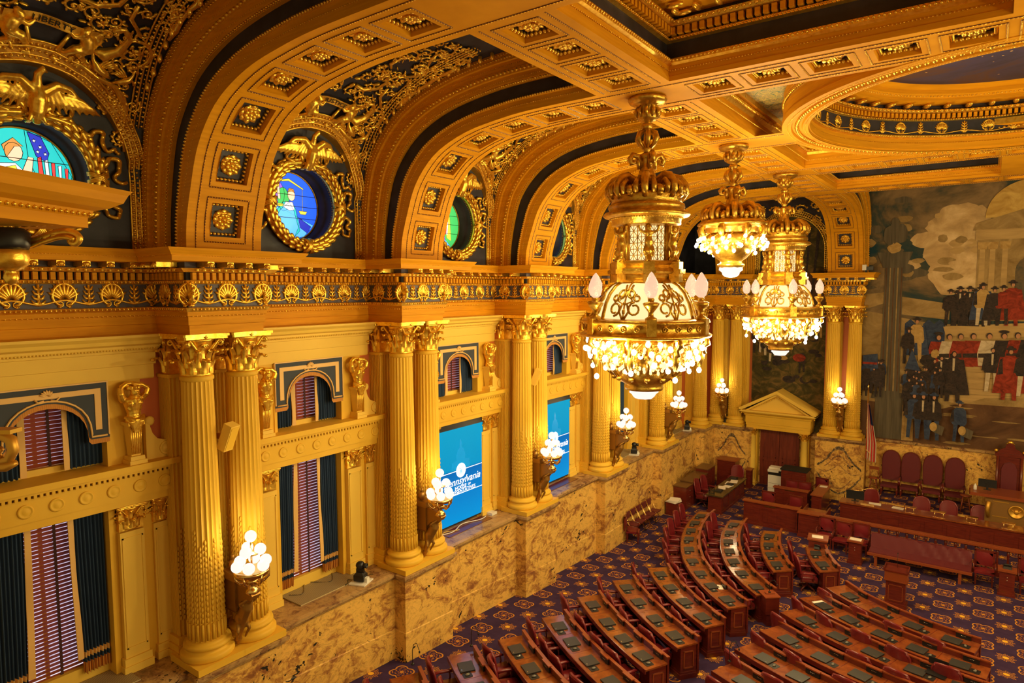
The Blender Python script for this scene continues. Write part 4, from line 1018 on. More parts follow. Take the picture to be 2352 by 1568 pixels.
# orator with raised arm and dark companions
pt.person(10.15, 4.65, 2.25, 5, 5, None, cape=5); pt.poly([(10.05, 6.45), (9.55, 6.62), (9.53, 6.5), (10.0, 6.2)], 5); pt.person(9.7, 4.9, 1.75, 5, 5); pt.person(9.45, 4.9, 1.6, 5, 5)
pt.person(11.5, 5.2, 1.9, 5, 7); pt.person(12.1, 4.9, 2.2, 6, 6, 5, cape=6); pt.person(12.6, 5.1, 2.0, 5, 7, 5)
for k in range(34): pt.person(8.35 + 1.35 * rr_.random(), 4.0 + .9 * rr_.random(), 1.15 + .3 * rr_.random(), 5 if k % 4 else 8, 5, 5)
for k in range(12): pt.person(6.65 + .85 * rr_.random(), 4.6 + .6 * rr_.random(), 1.2, 5 if k % 3 else 8, 5, 5)
pt.poly([(6.65, 6.5), (7.25, 6.6), (7.3, 5.9), (6.7, 5.9)], 8); pt.poly([(6.65, 6.2), (7.25, 6.2), (7.25, 6.1), (6.65, 6.1)], 6); pt.poly([(8.35, 6.0), (8.6, 6.9), (8.95, 5.9)], 8)
for x in (8.75, 9.1, 9.5): pt.person(x, 2.9, 2.05, 8 if x < 8.9 else 5, 8, 8)
pt.person(10.45, 2.95, 1.75, 8, 8, 8)
for x, z in ((9.55, 3.5), (10.6, 3.45)): pt.poly([(x, z + .18), (x + .38, z + .02), (x + .3, z - .36), (x - .05, z - .22)], 4); pt.oval(x - .03, z, .14, .20, 9)
tag(pt.mb.build('mural', PM, fix=False), 'huge painted mural of gathered figures under a cloudy sky behind the rostrum', 'mural')
mb = MB(); mb.box((6.4, Y0 + .01, 2.5), (19.3, Y0 + .25, 14.4), 0); mb.build('wall_front', navy, kind='structure')
# side mural above the pedimented door
pt = Painting(34.70)
arcp = [(3.26 + RA * cos(a), ZS + RA * sin(a)) for a in [PI * q / 24 for q in range(25)]]
pt.poly([(5.0, 2.5), (5.0, 10.3)] + arcp[:1] + arcp + [(1.5, 10.3), (1.5, 2.5)], 11)
pt.poly([(1.5, 7.4), (5.0, 7.8), (5.0, 9.5), (3.8, 10.6), (2.2, 10.0), (1.5, 9.2)], 2)
pt.poly([(1.5, 4.2), (5.0, 4.0), (5.0, 5.4), (1.5, 5.6)], 11)
for k, (x, z, h, c, l) in enumerate(((1.7, 6.3, 1.5, 5, 5), (2.0, 6.2, 1.6, 9, 7), (2.5, 5.9, 1.5, 6, 7), (3.2, 7.4, 1.6, 5, 7), (3.7, 7.5, 1.7, 5, 7), (4.2, 7.3, 1.6, 9, 7), (4.6, 7.2, 1.5, 5, 9), (3.9, 5.4, 1.2, 5, 5))): pt.person(x, z, h, c, l, 5)
for k_ in range(40): pt.oval(1.8 + 2.9 * rr_.random(), 5.0 + 2.3 * rr_.random(), .12 + .2 * rr_.random(), .08 + .12 * rr_.random(), (5, 11, 9, 5, 6)[k_ % 5] if k_ % 7 == 0 else (5, 11)[k_ % 2])
for k in range(9): pt.poly([(1.8 + .3 * k, 9.0), (1.86 + .3 * k, 9.0), (1.9 + .3 * k + .15 * (k % 3), 12.6), (1.84 + .3 * k + .1 * (k % 3), 12.6)], 5)
tag(pt.mb.build('mural', PM, fix=False), 'dark woodland mural with figures above the pedimented doorway', 'mural')
mb = MB(); mb.box((1.5, 34.72, 2.4), (5.0, 34.84, 14.4), 0); mb.build('wall_front', navy, kind='structure')
# ================================================================== COLUMNS
def fluted(mb, r0, r1, z0, z1, nf=22, c=(0, 0), m=0, rings=9):
    k = 4; n = nf * k; prof = []
    vs = []; fs = []
    for j in range(rings + 1):
        q = j / rings; z = z0 + (z1 - z0) * q; r = r0 + (r1 - r0) * (q ** 1.6)
        for i in range(n):
            a = 2 * PI * i / n; ph = i % k; d = (0, .055, .08, .055)[ph]
            vs.append((c[0] + r * (1 - d) * cos(a), c[1] + r * (1 - d) * sin(a), z))
    for j in range(rings):
        for i in range(n):
            q = (i + 1) % n; fs.append((j * n + i, j * n + q, (j + 1) * n + q, (j + 1) * n + i))
    mb.add(vs, fs, m, False)
def leaf_chain(mb, r0, r1, z0, z1, zt, nf=22, m=0):
    for i in range(nf):
        a = 2 * PI * (i + .5) / nf; zz = z0 + .36; top = zt + (.35, .0, .55, .2)[i % 4] - .1
        mb.tube([(cos(a) * r0 * .985, sin(a) * r0 * .985, z0 + .03), (cos(a) * r0 * .985, sin(a) * r0 * .985, z0 + .34)], .028, 5, m)
        while zz < top:
            q = (zz - z0) / (z1 - z0); r = r0 + (r1 - r0) * q ** 1.6
            mb.ell((cos(a) * r * .965, sin(a) * r * .965, zz + .05), (.02, .026, .052), 5, m, None, Matrix.Rotation(a, 3, 'Z') @ Matrix.Rotation(-.25, 3, 'Y'), 4); zz += .105
def base_prof(r):   # attic base, bottom at 0
    return [(r * 1.42, 0), (r * 1.47, .03), (r * 1.47, .09), (r * 1.40, .13), (r * 1.27, .135), (r * 1.20, .17), (r * 1.20, .2), (r * 1.28, .21), (r * 1.31, .24), (r * 1.28, .28), (r * 1.14, .285), (r * 1.10, .31), (r * 1.02, .34)]
def capital(mb, r, h, m=0, half=False):
    # corinthian capital, bottom at z 0
    mb.lathe([(r, 0), (r * 1.06, .02), (r * .96, .05), (r * .96, h * .6), (r * 1.15, h * .82), (r * 1.25, h * .86)], 20, m=m)
    for row, (z0, L, n, off) in enumerate(((.03, h * .40, 8, 0), (h * .20, h * .46, 8, PI / 8))):
        for k in range(n):
            a = 2 * PI * k / n + off; c, s = cos(a), sin(a); t = Vector((-s, c, 0)); rows = []
            for q in range(7):
                u = q / 6; zz = z0 + L * min(1, u * 1.15) - (.05 if u > .85 else 0) * (h / .77); rr = r * (1.0 + .05 * u) + r * .44 * max(0, u - .40) ** 1.3 * 1.8; wd = r * .30 * (1 - .35 * u) * (1.1 if q % 2 else .92)
                ctr = Vector((c * rr, s * rr, zz)); ins = Vector((c, s, 0)) * (-r * .07)
                rows.append([ctr - t * wd + ins, ctr - t * wd * .5 + Vector((c, s, 0)) * .012, ctr + Vector((c, s, 0)) * .03, ctr + t * wd * .5 + Vector((c, s, 0)) * .012, ctr + t * wd + ins])
            mb.strip(rows, m, True); mb.ell(rows[-1][2] + Vector((c, s, 0)) * r * .06 - Vector((0, 0, r * .05)), (r * .17, r * .17, r * .12), 7, m)
    for k in range(4):
        a = PI / 4 + k * PI / 2
        for sg in (-1, 1):
            pts = []; rs = []
            for q in range(16):
                u = q / 15
                if u < .45: v = u / .45; p = Vector((r * (.95 + .62 * v), sg * r * (.40 * (1 - v) + .05), h * (.55 + .33 * v)))
                else:
                    v = (u - .45) / .55; aa = PI / 2 - v * 2 * PI * 1.15; R_ = r * .20 * (1 - .65 * v); p = Vector((r * 1.57 + R_ * cos(aa) - 0, sg * r * .05, h * .82 + R_ * sin(aa) - r * .14))
                pts.append(Matrix.Rotation(a, 3, 'Z') @ p); rs.append(r * .105 * (1 - .4 * u))
            mb.tube(pts, rs, 5, m)
        a2 = k * PI / 2; mb.ell((cos(a2) * r * 1.28, sin(a2) * r * 1.28, h * .93), (r * .16, r * .16, r * .16), 7, m)
        for sg in (-1, 1):
            pts = [Matrix.Rotation(a2, 3, 'Z') @ Vector((r * 1.16, sg * (r * .05 + r * .22 * (1 - v / 8) * cos(v) + .0), h * .70 + r * .16 * (1 - v / 8) * sin(v))) for v in [.0, .8, 1.6, 2.4, 3.2, 4.0, 4.8]]
            mb.tube(pts, r * .05, 5, m)
    # abacus with concave sides
    W_ = r * 1.62; pts = []
    for k in range(4):
        a = k * PI / 2
        for q in range(-4, 5):
            y = W_ * q / 4.4; x = W_ - r * .28 * (1 - (q / 4.4) ** 2) - (0)
            p = Matrix.Rotation(a, 2) @ Vector((x, y)); pts.append((p.x, p.y))
    for z0, z1, sc in ((h * .88, h * .94, .97), (h * .94, h * 1.0, 1.03)): mb.prism([(x * sc, y * sc) for x, y in pts], z0, z1, 2, m)
ZT, ZS_, ZC = 2.60, 3.06, 8.02
def make_column():
    r = .325; rt = .27
    c = thing('column', '', 'column')
    mb = MB(); mb.box((-.50, -.46, 0), (.50, .46, .13)); mb.build('plinth', cream, c)
    mb = MB(); mb.lathe([(a, z + .13) for a, z in base_prof(r)], 40); mb.build('base', cream, c)
    mb = MB(); fluted(mb, r, rt, .46, ZC - ZT - .03); mb.lathe([(rt * .99, ZC - ZT - .1), (rt * 1.08, ZC - ZT - .07), (rt * 1.08, ZC - ZT - .02), (rt, ZC - ZT)], 32); leaf_chain(mb, r, rt, .47, ZC - ZT, 2.1); mb.build('fluted_shaft', cream, c, fix=False)
    mb = MB(); capital(mb, rt, .77); o = mb.build('corinthian_capital', gold, c); o.location = (0, 0, ZC - ZT)
    return freeze(c)
def make_pilaster():
    c = thing('pilaster', '', 'pilaster'); w_ = .29
    mb = MB(); mb.box((-.145, -.40, 0), (.36, .40, .14)); mb.box((-.145, -.37, .14), (.33, .37, .26)); mb.box((-.145, -.34, .26), (.30, .34, .40)); mb.build('base', cream, c)
    mb = MB(); n = 7
    pts = [(-.2, w_), (-.2, -w_)]
    def flute(a, b):
        out = []
        a = Vector(a); b = Vector(b); d = (b - a) / n; nn = Vector((d.y, -d.x)).normalized()
        for k in range(n):
            p = a + d * k; out += [p + d * .12, p + d * .3 - nn * .03, p + d * .7 - nn * .03, p + d * .88]
        return [(q.x, q.y) for q in out]
    pts = [(-.145, -w_)] + flute((-.145, -w_), (.25, -w_)) + flute((.25, -w_), (.25, w_)) + flute((.25, w_), (-.145, w_)) + [(-.145, w_)]
    mb.prism(pts, .40, ZC - ZT, 2); mb.box((-.145, -w_ - .03, ZC - ZT - .06), (.28, w_ + .03, ZC - ZT))
    for k in range(8):
        y = -.25 + k * .072
        for q in range(int(14 + (k % 4) * 3)): mb.ell((.242, y, .75 + q * .105), (.018, .024, .05), 5, 0, None, None, 4)
    mb.build('fluted_shaft', cream, c, fix=False)
    mb = MB(); capital(mb, .27, .77); mb.v = [(max(-.145, p[0] * .62), p[1], p[2]) for p in mb.v]; mb.box((-.145, -.25, 0), (.2, .25, .7)); o = mb.build('corinthian_capital', gold, c); o.location = (0, 0, ZC - ZT)
    return freeze(c)
colp = make_column(); pilp = make_pilaster()
pn = {-1: 'pier beyond the left edge', 0: 'leftmost pier', 1: 'second pier from the left', 2: 'third pier from the left', 3: 'fourth pier from the left', 4: 'fifth pier from the left'}
for i in range(0, 5):
    for s_, w_ in ((-1, 'nearer'), (1, 'farther')):
        put(colp, (-.42, YC(i) + s_ * .455, ZT), 0, 'fluted cream column with gilt capital, %s one on the %s' % (w_, pn[i]), 'fluted columns')
        put(pilp, (-1.12, YC(i) + s_ * .455, ZT), 0, 'fluted cream pilaster, %s one behind the columns of the %s' % (w_, pn[i]), 'fluted pilasters')
for (x, y, lb) in ((-.42, 32.5, 'in the corner cluster on the window wall'), (-.05, 33.93, 'left one facing the hall in the corner'), (.90, 33.93, 'in the corner beside the woodland mural'), (5.42, 33.93, 'left of the pair right of the pedimented door'), (6.33, 33.93, 'beside the big mural')):
    put(colp, (x, y, ZT), 0, 'fluted cream column with gilt capital, ' + lb, 'fluted columns')
for (x, y, rz, lb) in ((-1.12, 32.9, 0, 'on the window wall by the corner'), (.0, 34.68, -90, 'behind the left corner column'), (1.05, 34.68, -90, 'behind the corner column at the woodland mural'), (5.42, 34.50, -90, 'behind the column just right of the door')):
    put(pilp, (x, y, ZT), rad(rz), 'fluted cream pilaster ' + lb, 'fluted pilasters')

# ================================================================== WINDOW BAYS
XF = -1.20
def make_bay():
    root = struct('window_20'); mb = MB()
    H = 1.74
    # wall with openings: jambs, lintels
    for s in (-1, 1):
        a, b = sorted((s * .95, s * 1.95)); mb.box((-1.75, a, 2.6), (XF - .04, b, 5.75), 0)
        a, b = sorted((s * .95, s * 1.49)); mb.box((-1.75, a, 6.45), (XF, b, 7.96), 0); a, b = sorted((s * .95, s * H)); mb.box((-1.75, a, 7.96), (XF, b, 8.79), 0)
        # moulded jamb
        mb.box((-1.55, min(s * .86, s * .95), 2.6), (XF - .02, max(s * .86, s * .95), 5.75), 0)
        mb.box((-1.55, min(s * .88, s * .95), 6.45), (XF + .02, max(s * .88, s * .95), 7.97), 0)
    mb.box((-1.74, -.94, 7.97), (XF - .002, .94, 8.78), 0)
    mb.box((-1.66, -.95, 2.6), (-1.5, .95, 2.86), 1); mb.box((-1.66, -.95, 6.45), (-1.5, .95, 6.58), 1); mb.box((-1.70, -.95, 7.80), (-1.5, .95, 7.98), 1)
    mb.build('window_surround', [cream, creamw, terra], root)
    mb = MB()
    # transom beam
    mb.box((-1.75, -1.98, 5.72), (-1.04, 1.98, 5.86), 0); mb.box((-1.75, -1.98, 5.86), (-1.00, 1.98, 6.24), 0); mb.box((-1.75, -1.99, 6.30), (-.93, 1.99, 6.36), 0); mb.box((-1.75, -2.0, 6.36), (-.84, 2.0, 6.47), 0)
    for k in range(46): mb.box((-.98, -1.96 + k * .0858, 6.245), (-.94, -1.915 + k * .0858, 6.30), 0)
    for k in range(9):
        M = Matrix.Translation((-1.0, -1.76 + k * .44, 6.05)) @ Matrix.Rotation(PI / 2, 4, 'Y'); mb.lathe([(.115, 0), (.115, .012), (.095, .03), (.085, .015), (.05, .03), (.0, .035)], 20, m=0, M=M)
    mb.build('transom', cream, root)
    mb = MB(); prof = [(0, 7.98), (0, 8.22), (.03, 8.23), (.03, 8.45), (.06, 8.46), (.06, 8.50), (.09, 8.54), (.09, 8.58), (.20, 8.62), (.22, 8.68), (.30, 8.74), (.30, 8.785), (-.2, 8.79)]
    mb.sweep([(-1.5, H), (XF + .02, H), (XF + .02, -H), (-1.5, -H)], prof, 0)
    for k in range(70): mb.ell((XF + .10, -1.72 + k * .05, 8.52), (.02, .02, .022), 4)
    mb.build('upper_entablature', creamw, root)
    # pilasters
    for s in (-1, 1):
        for (yc, hw, zc, dp) in ((s * 1.20, .21, 5.72, .12), (s * 1.76, .15, 5.72, .06)):
            mb = MB(); x = XF - .04
            mb.box((x, yc - hw - .05, 2.6), (x + dp + .06, yc + hw + .05, 2.74)); mb.box((x, yc - hw - .03, 2.74), (x + dp + .035, yc + hw + .03, 2.88)); mb.box((x, yc - hw, 2.88), (x + dp, yc + hw, zc - .5))
            for a, b, c_, d in ((yc - hw + .03, yc - hw + .055, 3.05, zc - .6), (yc + hw - .055, yc + hw - .03, 3.05, zc - .6)): mb.box((x + dp, a, c_), (x + dp + .015, b, d))
            mb.box((x + dp, yc - hw + .03, 3.05), (x + dp + .015, yc + hw - .03, 3.075)); mb.box((x + dp, yc - hw + .03, zc - .625), (x + dp + .015, yc + hw - .03, zc - .6))
            mb.build('small_pilaster', creamw, root)
            mb = MB(); r_ = hw * .82; mb.box((x, yc - hw, zc - .48), (x + dp * .8, yc + hw, zc)); m2 = MB(); capital(m2, r_, .46); sx = (dp + .08) / (r_ * 1.6)
            mb.add([(x + max(0, p[0]) * sx, yc + p[1], zc - .47 + p[2]) for p in m2.v], m2.f, 0, True); mb.build('gilt_capital', gold, root, fix=False)
    # scroll brackets
    for s in (-1, 1):
        mb = MB(); pts = [(1.50, 6.47), (1.98, 6.47), (2.0, 6.66), (1.92, 6.78), (1.80, 6.80), (1.70, 6.84), (1.62, 6.95), (1.56, 7.15), (1.50, 7.15)]
        mb.prism([(s * a, b) for a, b in pts], -1.25, -1.08, 0); 
        M = Matrix.Translation((-1.08, s * 1.86, 6.64)) @ Matrix.Rotation(PI / 2, 4, 'Y'); mb.lathe([(.13, 0), (.13, .03), (.10, .03), (.08, .01), (.05, .03), (0, .04)], 16, M=M)
        M = Matrix.Translation((-1.12, s * 1.58, 7.18)) @ Matrix.Rotation(PI / 2, 4, 'Y'); mb.lathe([(.09, 0), (.09, .03), (.05, .05), (0, .05)], 12, M=M)
        mb.build('scroll_bracket', creamw, root)
    return freeze(root)
bay = make_bay()
# herm statue : straining bearded figure, arms raised behind the head, on a fluted tapering shaft
def make_herm():
    c = thing('herm_statue', '', 'statue'); mb = MB()
    mb.frus((0, 0), 0, .07, .36, .30, .36, .30); mb.frus((0, 0), .07, .14, .31, .25, .29, .24); mb.build('pedestal_foot', creamw, c)
    mb = MB(); mb.frus((0, 0), .14, .74, .16, .16, .26, .22); mb.box((-.12, -.15, .70), (.13, .15, .76)); mb.build('tapering_shaft', creamw, c)
    mb = MB()
    for k in range(6):
        y = -1 + k * .4; mb.tube([(.083, y * .068, .17), (.132, y * .098, .70)], .012, 5)
    for s in (-1, 1): mb.box((.05, min(s * .07, s * .14), .70), (.16, max(s * .07, s * .14), .79))
    mb.build('gilt_flutes', gold, c)
    mb = MB(); Q = lambda x, y, z: (x, y, z)
    mb.tube([Q(.03, 0, .74), Q(.04, 0, .82), Q(.055, 0, .90), Q(.05, 0, .98), Q(.04, 0, 1.08), Q(.04, 0, 1.16), Q(.03, 0, 1.20)], [.12, .125, .108, .125, .155, .165, .10], 12)
    for s in (-1, 1):
        mb.ell(Q(.145, s * .07, 1.10), (.05, .072, .05), 8)
        for z in (.88, .935, .99): mb.ell(Q(.145, s * .032, z), (.022, .028, .026), 6)
        mb.tube([Q(.10, s * .115, 1.02), Q(.13, s * .08, .98)], [.03, .02], 5)
        mb.ell(Q(.03, s * .16, 1.17), (.07, .06, .07), 8)
    mb.tube([Q(.03, .16, 1.17), Q(.09, .22, 1.25), Q(.09, .255, 1.34)], [.07, .06, .05], 8); mb.tube([Q(.09, .255, 1.34), Q(.09, .14, 1.42), Q(.07, .0, 1.44)], [.05, .046, .038], 8)
    mb.tube([Q(.03, -.16, 1.17), Q(.06, -.20, 1.28), Q(.03, -.19, 1.38)], [.07, .062, .05], 8); mb.tube([Q(.03, -.19, 1.38), Q(.02, -.08, 1.45), Q(.03, .04, 1.45)], [.048, .044, .035], 8)
    mb.tube([Q(.05, 0, 1.17), Q(.09, 0, 1.25)], [.075, .06], 8); mb.ell(Q(.13, .01, 1.30), (.085, .08, .105), 10); mb.ell(Q(.205, .01, 1.295), (.025, .016, .028), 6)
    for s in (-1, 1): mb.ell(Q(.195, .01 + s * .032, 1.335), (.02, .022, .012), 6)
    for k in range(16): mb.ell(Q(.15 + .04 * sin(k * 1.3), .01 + .06 * cos(k * 2.1), 1.20 - .035 * (k % 3)), (.028, .022, .04), 6)
    for k in range(18): a_ = k * .7; mb.ell(Q(.08 + .075 * cos(a_), .01 + .09 * sin(a_), 1.36 + .025 * (k % 2)), (.034, .034, .03), 6)
    for k in range(9):
        y = -.15 + k * .0375; mb.tube([Q(.11, y, .83), Q(.17, y * .7, .77), Q(.16, y * .35, .62 - .05 * (k % 2))], [.032, .036, .016], 6)
    mb.tube([Q(.08, -.17, .86), Q(.18, -.02, .80), Q(.17, .03, .70)], [.03, .035, .02], 6); mb.tube([Q(.08, .17, .86), Q(.18, .02, .80), Q(.17, -.03, .66)], [.03, .035, .02], 6)
    voxel(mb, 'figure', [gold], .0105, c, smooth=1)
    c.scale = (1, 1, 1.0)
    return freeze(c)
herm = make_herm()
def fold_curtain(mb, y0, y1, z0, z1, x, folds, m=0, amp=.035, band=None, y1b=None, top=None):
    n = folds * 6; rows = []
    zz = [z0 + (z1 - z0) * k / 12 for k in range(13)]
    if band: zz = sorted(set(zz + [z0 + b for b in band]))
    for z in zz:
        q = (z - z0) / (z1 - z0); ye = y1 + ((y1b if y1b is not None else y1) - y1) * (1 - q) ** 1.4
        rows.append([Vector((x + amp * (1 - .25 * q) * sin(2 * PI * folds * k / n) * (1 + .3 * sin(k * 1.7)), y0 + (ye - y0) * k / n, z + (0 if q > .01 else .015 * sin(k)))) for k in range(n + 1)])
    o = len(mb.v); k0 = n + 1; vs = [p for r in rows for p in r]; fs = []; ms = []
    for i in range(len(rows) - 1):
        h = (rows[i][0].z + rows[i + 1][0].z) / 2 - z0
        mm = m
        if band: mm = 1 if h < band[0] else 2 if h < band[1] else 0 if h < band[2] else 3 if h < band[3] else 0
        for j in range(n):
            mb.f.append((o + i * k0 + j, o + i * k0 + j + 1, o + (i + 1) * k0 + j + 1, o + (i + 1) * k0 + j)); mb.m.append(mm); mb.s.append(True)
    mb.v.extend(tuple(p) for p in vs)
def make_curtain(side, low=True):
    c = thing('curtain', '', 'curtain'); s = side; mb = MB()
    if low:
        fold_curtain(mb, s * .90, s * .36, 0, 2.93, 0, 9, band=(.16, .21, .30, .40), y1b=s * .42, amp=.045)
    else: fold_curtain(mb, s * .90, s * .34, 0, 1.42, 0, 8, amp=.035)
    mb.build('drape', [navycloth, fringe, fringe, goldcloth], c, fix=False)
    mb = MB(); h = 2.93 if low else 1.42; z0 = .3 if low else 0
    rows = [[Vector((.03 + .02 * sin(k), s * (.36 + .0 + .06 * (1 - k / 8) ** 1.4 * (1 if low else 0)), z0 + (h - z0) * k / 8)), Vector((.05, s * (.27 + .05 * (1 - k / 8) ** 1.4 * (1 if low else 0)), z0 + (h - z0) * k / 8))] for k in range(9)]
    mb.strip(rows, 0, True); mb.strip([[r[0] + Vector((-.02, 0, 0)), r[1] + Vector((-.02, 0, 0))] for r in rows], 0, True); mb.build('silk_lining', goldcloth, c, fix=False)
    return freeze(c)
cl_ = make_curtain(-1); cr_ = make_curtain(1); ul_ = make_curtain(-1, False); ur_ = make_curtain(1, False)
def make_blind(h, tape=.28):
    c = thing('window_blind', '', 'blind'); mb = MB(); n = int(h / .072)
    for k in range(n):
        z = .03 + k * (h - .06) / n; M = Matrix.Translation((0, 0, z)) @ Matrix.Rotation(rad(-58), 4, 'Y'); mb.box((-.041, -.66, -.003), (.041, .66, .003), 0, M)
    mb.build('slats', blindm, c, fix=False)
    mb = MB(); 
    for y in (-.42, .13): mb.box((.026, y - .022, 0), (.03, y + .022, h), 0)
    mb.build('ladder_tape', mat('maroon_tape', (.06, .015, .02), .7) if 'maroon_tape' not in MATS else MATS['maroon_tape'], c)
    return freeze(c)
bl_lo = make_blind(2.9); bl_up = make_blind(1.26)
def make_pelmet():
    c = thing('lambrequin', '', 'pelmet'); w_ = .93
    def outline(off, fr=0.):
        pts = [(-w_ + off, 1.5 - off), (w_ - off, 1.5 - off), (w_ - off, .50 + off - fr), (.64, .50 + off - fr)]
        n = 14
        for k in range(n + 1):
            a = PI * k / n; pts.append(((.60 + off) * cos(a), .55 + off * .3 - fr + (.66 + off * .6) * sin(a) ** .8 if 0 < k < n else .55 - fr + off))
        pts += [(-.64, .50 + off - fr), (-w_ + off, .50 + off - fr)]; return pts
    def plate(mb, pts, x0, x1, m):
        # split into quads between top edge and lower outline
        low = pts[2:]; V = []; top = pts[0][1]
        for p in low: V.append((x1, p[0], p[1])); V.append((x1, p[0], top))
        n = len(low)
        for p in low: V.append((x0, p[0], p[1])); V.append((x0, p[0], top))
        F = []
        for k in range(n - 1):
            F.append((2 * k, 2 * k + 2, 2 * k + 3, 2 * k + 1)); o = 2 * n; F.append((o + 2 * k, o + 2 * k + 1, o + 2 * k + 3, o + 2 * k + 2)); F.append((2 * k, o + 2 * k, o + 2 * k + 2, 2 * k + 2))
        mb.add(V, F, m)
    mb = MB(); plate(mb, outline(0), 0, .05, 0); mb.build('velvet_panel', navycloth if False else mat('slate_velvet', (.045, .055, .075), .8), c)
    mb = MB(); x = .062; ed = outline(.045)[2:]
    mb.tube([(x, p[0], p[1]) for p in ed], .018, 5)
    for a, b in (((-w_ + .12, 1.38), (w_ - .12, 1.38)),): mb.box((.05, a[0], a[1] - .09), (x, b[0], b[1]), 0)
    for s in (-1, 1): mb.box((.05, min(s * (w_ - .12), s * (w_ - .22)), .66), (x, max(s * (w_ - .12), s * (w_ - .22)), 1.30), 0)
    mb.box((.05, -w_, 1.475), (.065, w_, 1.5), 0)
    for s in (-1, 1): mb.box((.05, min(s * w_, s * (w_ - .02)), .55), (.064, max(s * w_, s * (w_ - .02)), 1.474), 0)
    for k in range(-3, 4): mb.ell((.07, sin(k * .4) * .07, 1.33 + .07 * cos(k * .4)), (.015, .02, .05), 6, 0, None, Matrix.Rotation(-k * .4, 3, 'X'))
    for s in (-1, 1): mb.tube([(.07, s * .05, 1.27), (.07, s * .13, 1.25), (.07, s * .18, 1.30)], .014, 5)
    mb.build('gold_applique', goldcloth, c)
    mb = MB(); a = outline(0)[2:]
    V = []
    for p in a: V += [(.04, p[0], p[1]), (.04, p[0] * 1.0, p[1] - .085)]
    mb.add(V, [(2 * k, 2 * k + 1, 2 * k + 3, 2 * k + 2) for k in range(len(a) - 1)], 0); mb.build('fringe', fringe, c, fix=False)
    return freeze(c)
pelm = make_pelmet()
def make_screen():
    c = thing('display_screen', '', 'screen'); mb = MB(); mb.box((-.06, -1.07, .0), (0, 1.07, 2.98)); mb.box((-.08, -1.07, 2.86), (.03, 1.07, 3.02)); mb.build('bezel', black, c)
    sb = mat('blue_screen', (0, .05, .12), .7, spec=.1, emit=(.0, .30, .80), es=.50); t = NT(sb)
    g = t.n('ShaderNodeSeparateXYZ'); t.l(t.obj(), g.inputs[0]); cc = t.ramp(t.math('DIVIDE', g.outputs[2], 2.9), [(.0, (.0, .36, .88)), (.38, (.0, .22, .72)), (.55, (.0, .13, .55)), (.57, (.0, .36, .70)), (1, (.0, .42, .72))]); t.l(cc, t.b.inputs['Emission Color'])
    sw = mat('screen_white', (1, 1, 1), .3, emit=(.85, .93, 1), es=.75); sd = mat('screen_deep_blue', (0, .2, .5), .3, emit=(.0, .24, .58), es=.50); sp = mat('screen_pale_blue', (0, .2, .5), .3, emit=(.35, .5, .68), es=.9)
    mb = MB(); mb.box((0, -1.04, .04), (.004, 1.04, 2.86)); mb.build('picture', sb, c)
    # faint domed building silhouette
    mb = MB(); mb.prism([(-.42, 1.62), (.42, 1.62), (.40, 1.85), (.2, 1.9), (.2, 2.05), (.13, 2.2), (.05, 2.27), (.045, 2.4), (.0, 2.52), (-.045, 2.4), (-.05, 2.27), (-.13, 2.2), (-.2, 2.05), (-.2, 1.9), (-.4, 1.85)], .004, .006, 0, 0); mb.build('dome_silhouette', sd, c)
    mb = MB(); 
    for z in (1.58, .88): mb.box((.006, -1.04, z), (.009, 1.04, z + .018))
    M = Matrix.Translation((.008, 0, 1.58)) @ Matrix.Rotation(PI / 2, 4, 'Y'); mb.lathe([(.215, 0), (.215, .004), (0, .004)], 32, M=M, smooth=False)
    for tx, sz, z, sh, y in (('Pennsylvania', .33, 1.27, .35, .06), ('HOUSE', .165, 1.09, 0, -.02), ('OF', .10, 1.10, 0, .38), ('REPRESENTATIVES', .165, .975, 0, 0)):
        V, F = text_mesh(tx, sz, .002, sh); mb.add([(.009 + v[2], y + v[0], z + v[1] * .95 - (.02 if sz < .3 else 0)) for v in V], F)
    mb.tube([(.009, -.98, 1.2), (.009, -.9, 1.42), (.009, -.75, 1.46), (.009, -.68, 1.34), (.009, -.8, 1.25)], .008, 4)
    mb.build('white_lettering', sw, c, fix=False)
    mb = MB(); M = Matrix.Translation((.014, 0, 1.58)) @ Matrix.Rotation(PI / 2, 4, 'Y')
    for r_ in (.19, .12): mb.tube([M @ Vector((r_ * cos(a), r_ * sin(a), 0)) for a in [2 * PI * k / 30 for k in range(31)]], .005, 4)
    mb.box((.012, -.05, 1.5), (.016, .05, 1.6)); mb.tube([(.015, -.09, 1.66), (.015, 0, 1.63), (.015, .09, 1.66)], .012, 4); mb.tube([(.015, -.08, 1.5), (.015, 0, 1.47), (.015, .08, 1.5)], .008, 4)
    mb.build('seal', sp, c, fix=False)
    return freeze(c)
scr = make_screen()
bayn = {-1: 'in the leftmost window', 0: 'in the second window from the left', 1: 'above the nearer blue screen', 2: 'above the farther blue screen', 3: 'in the fifth window from the left', 4: 'in the last window before the corner'}
mb = MB()
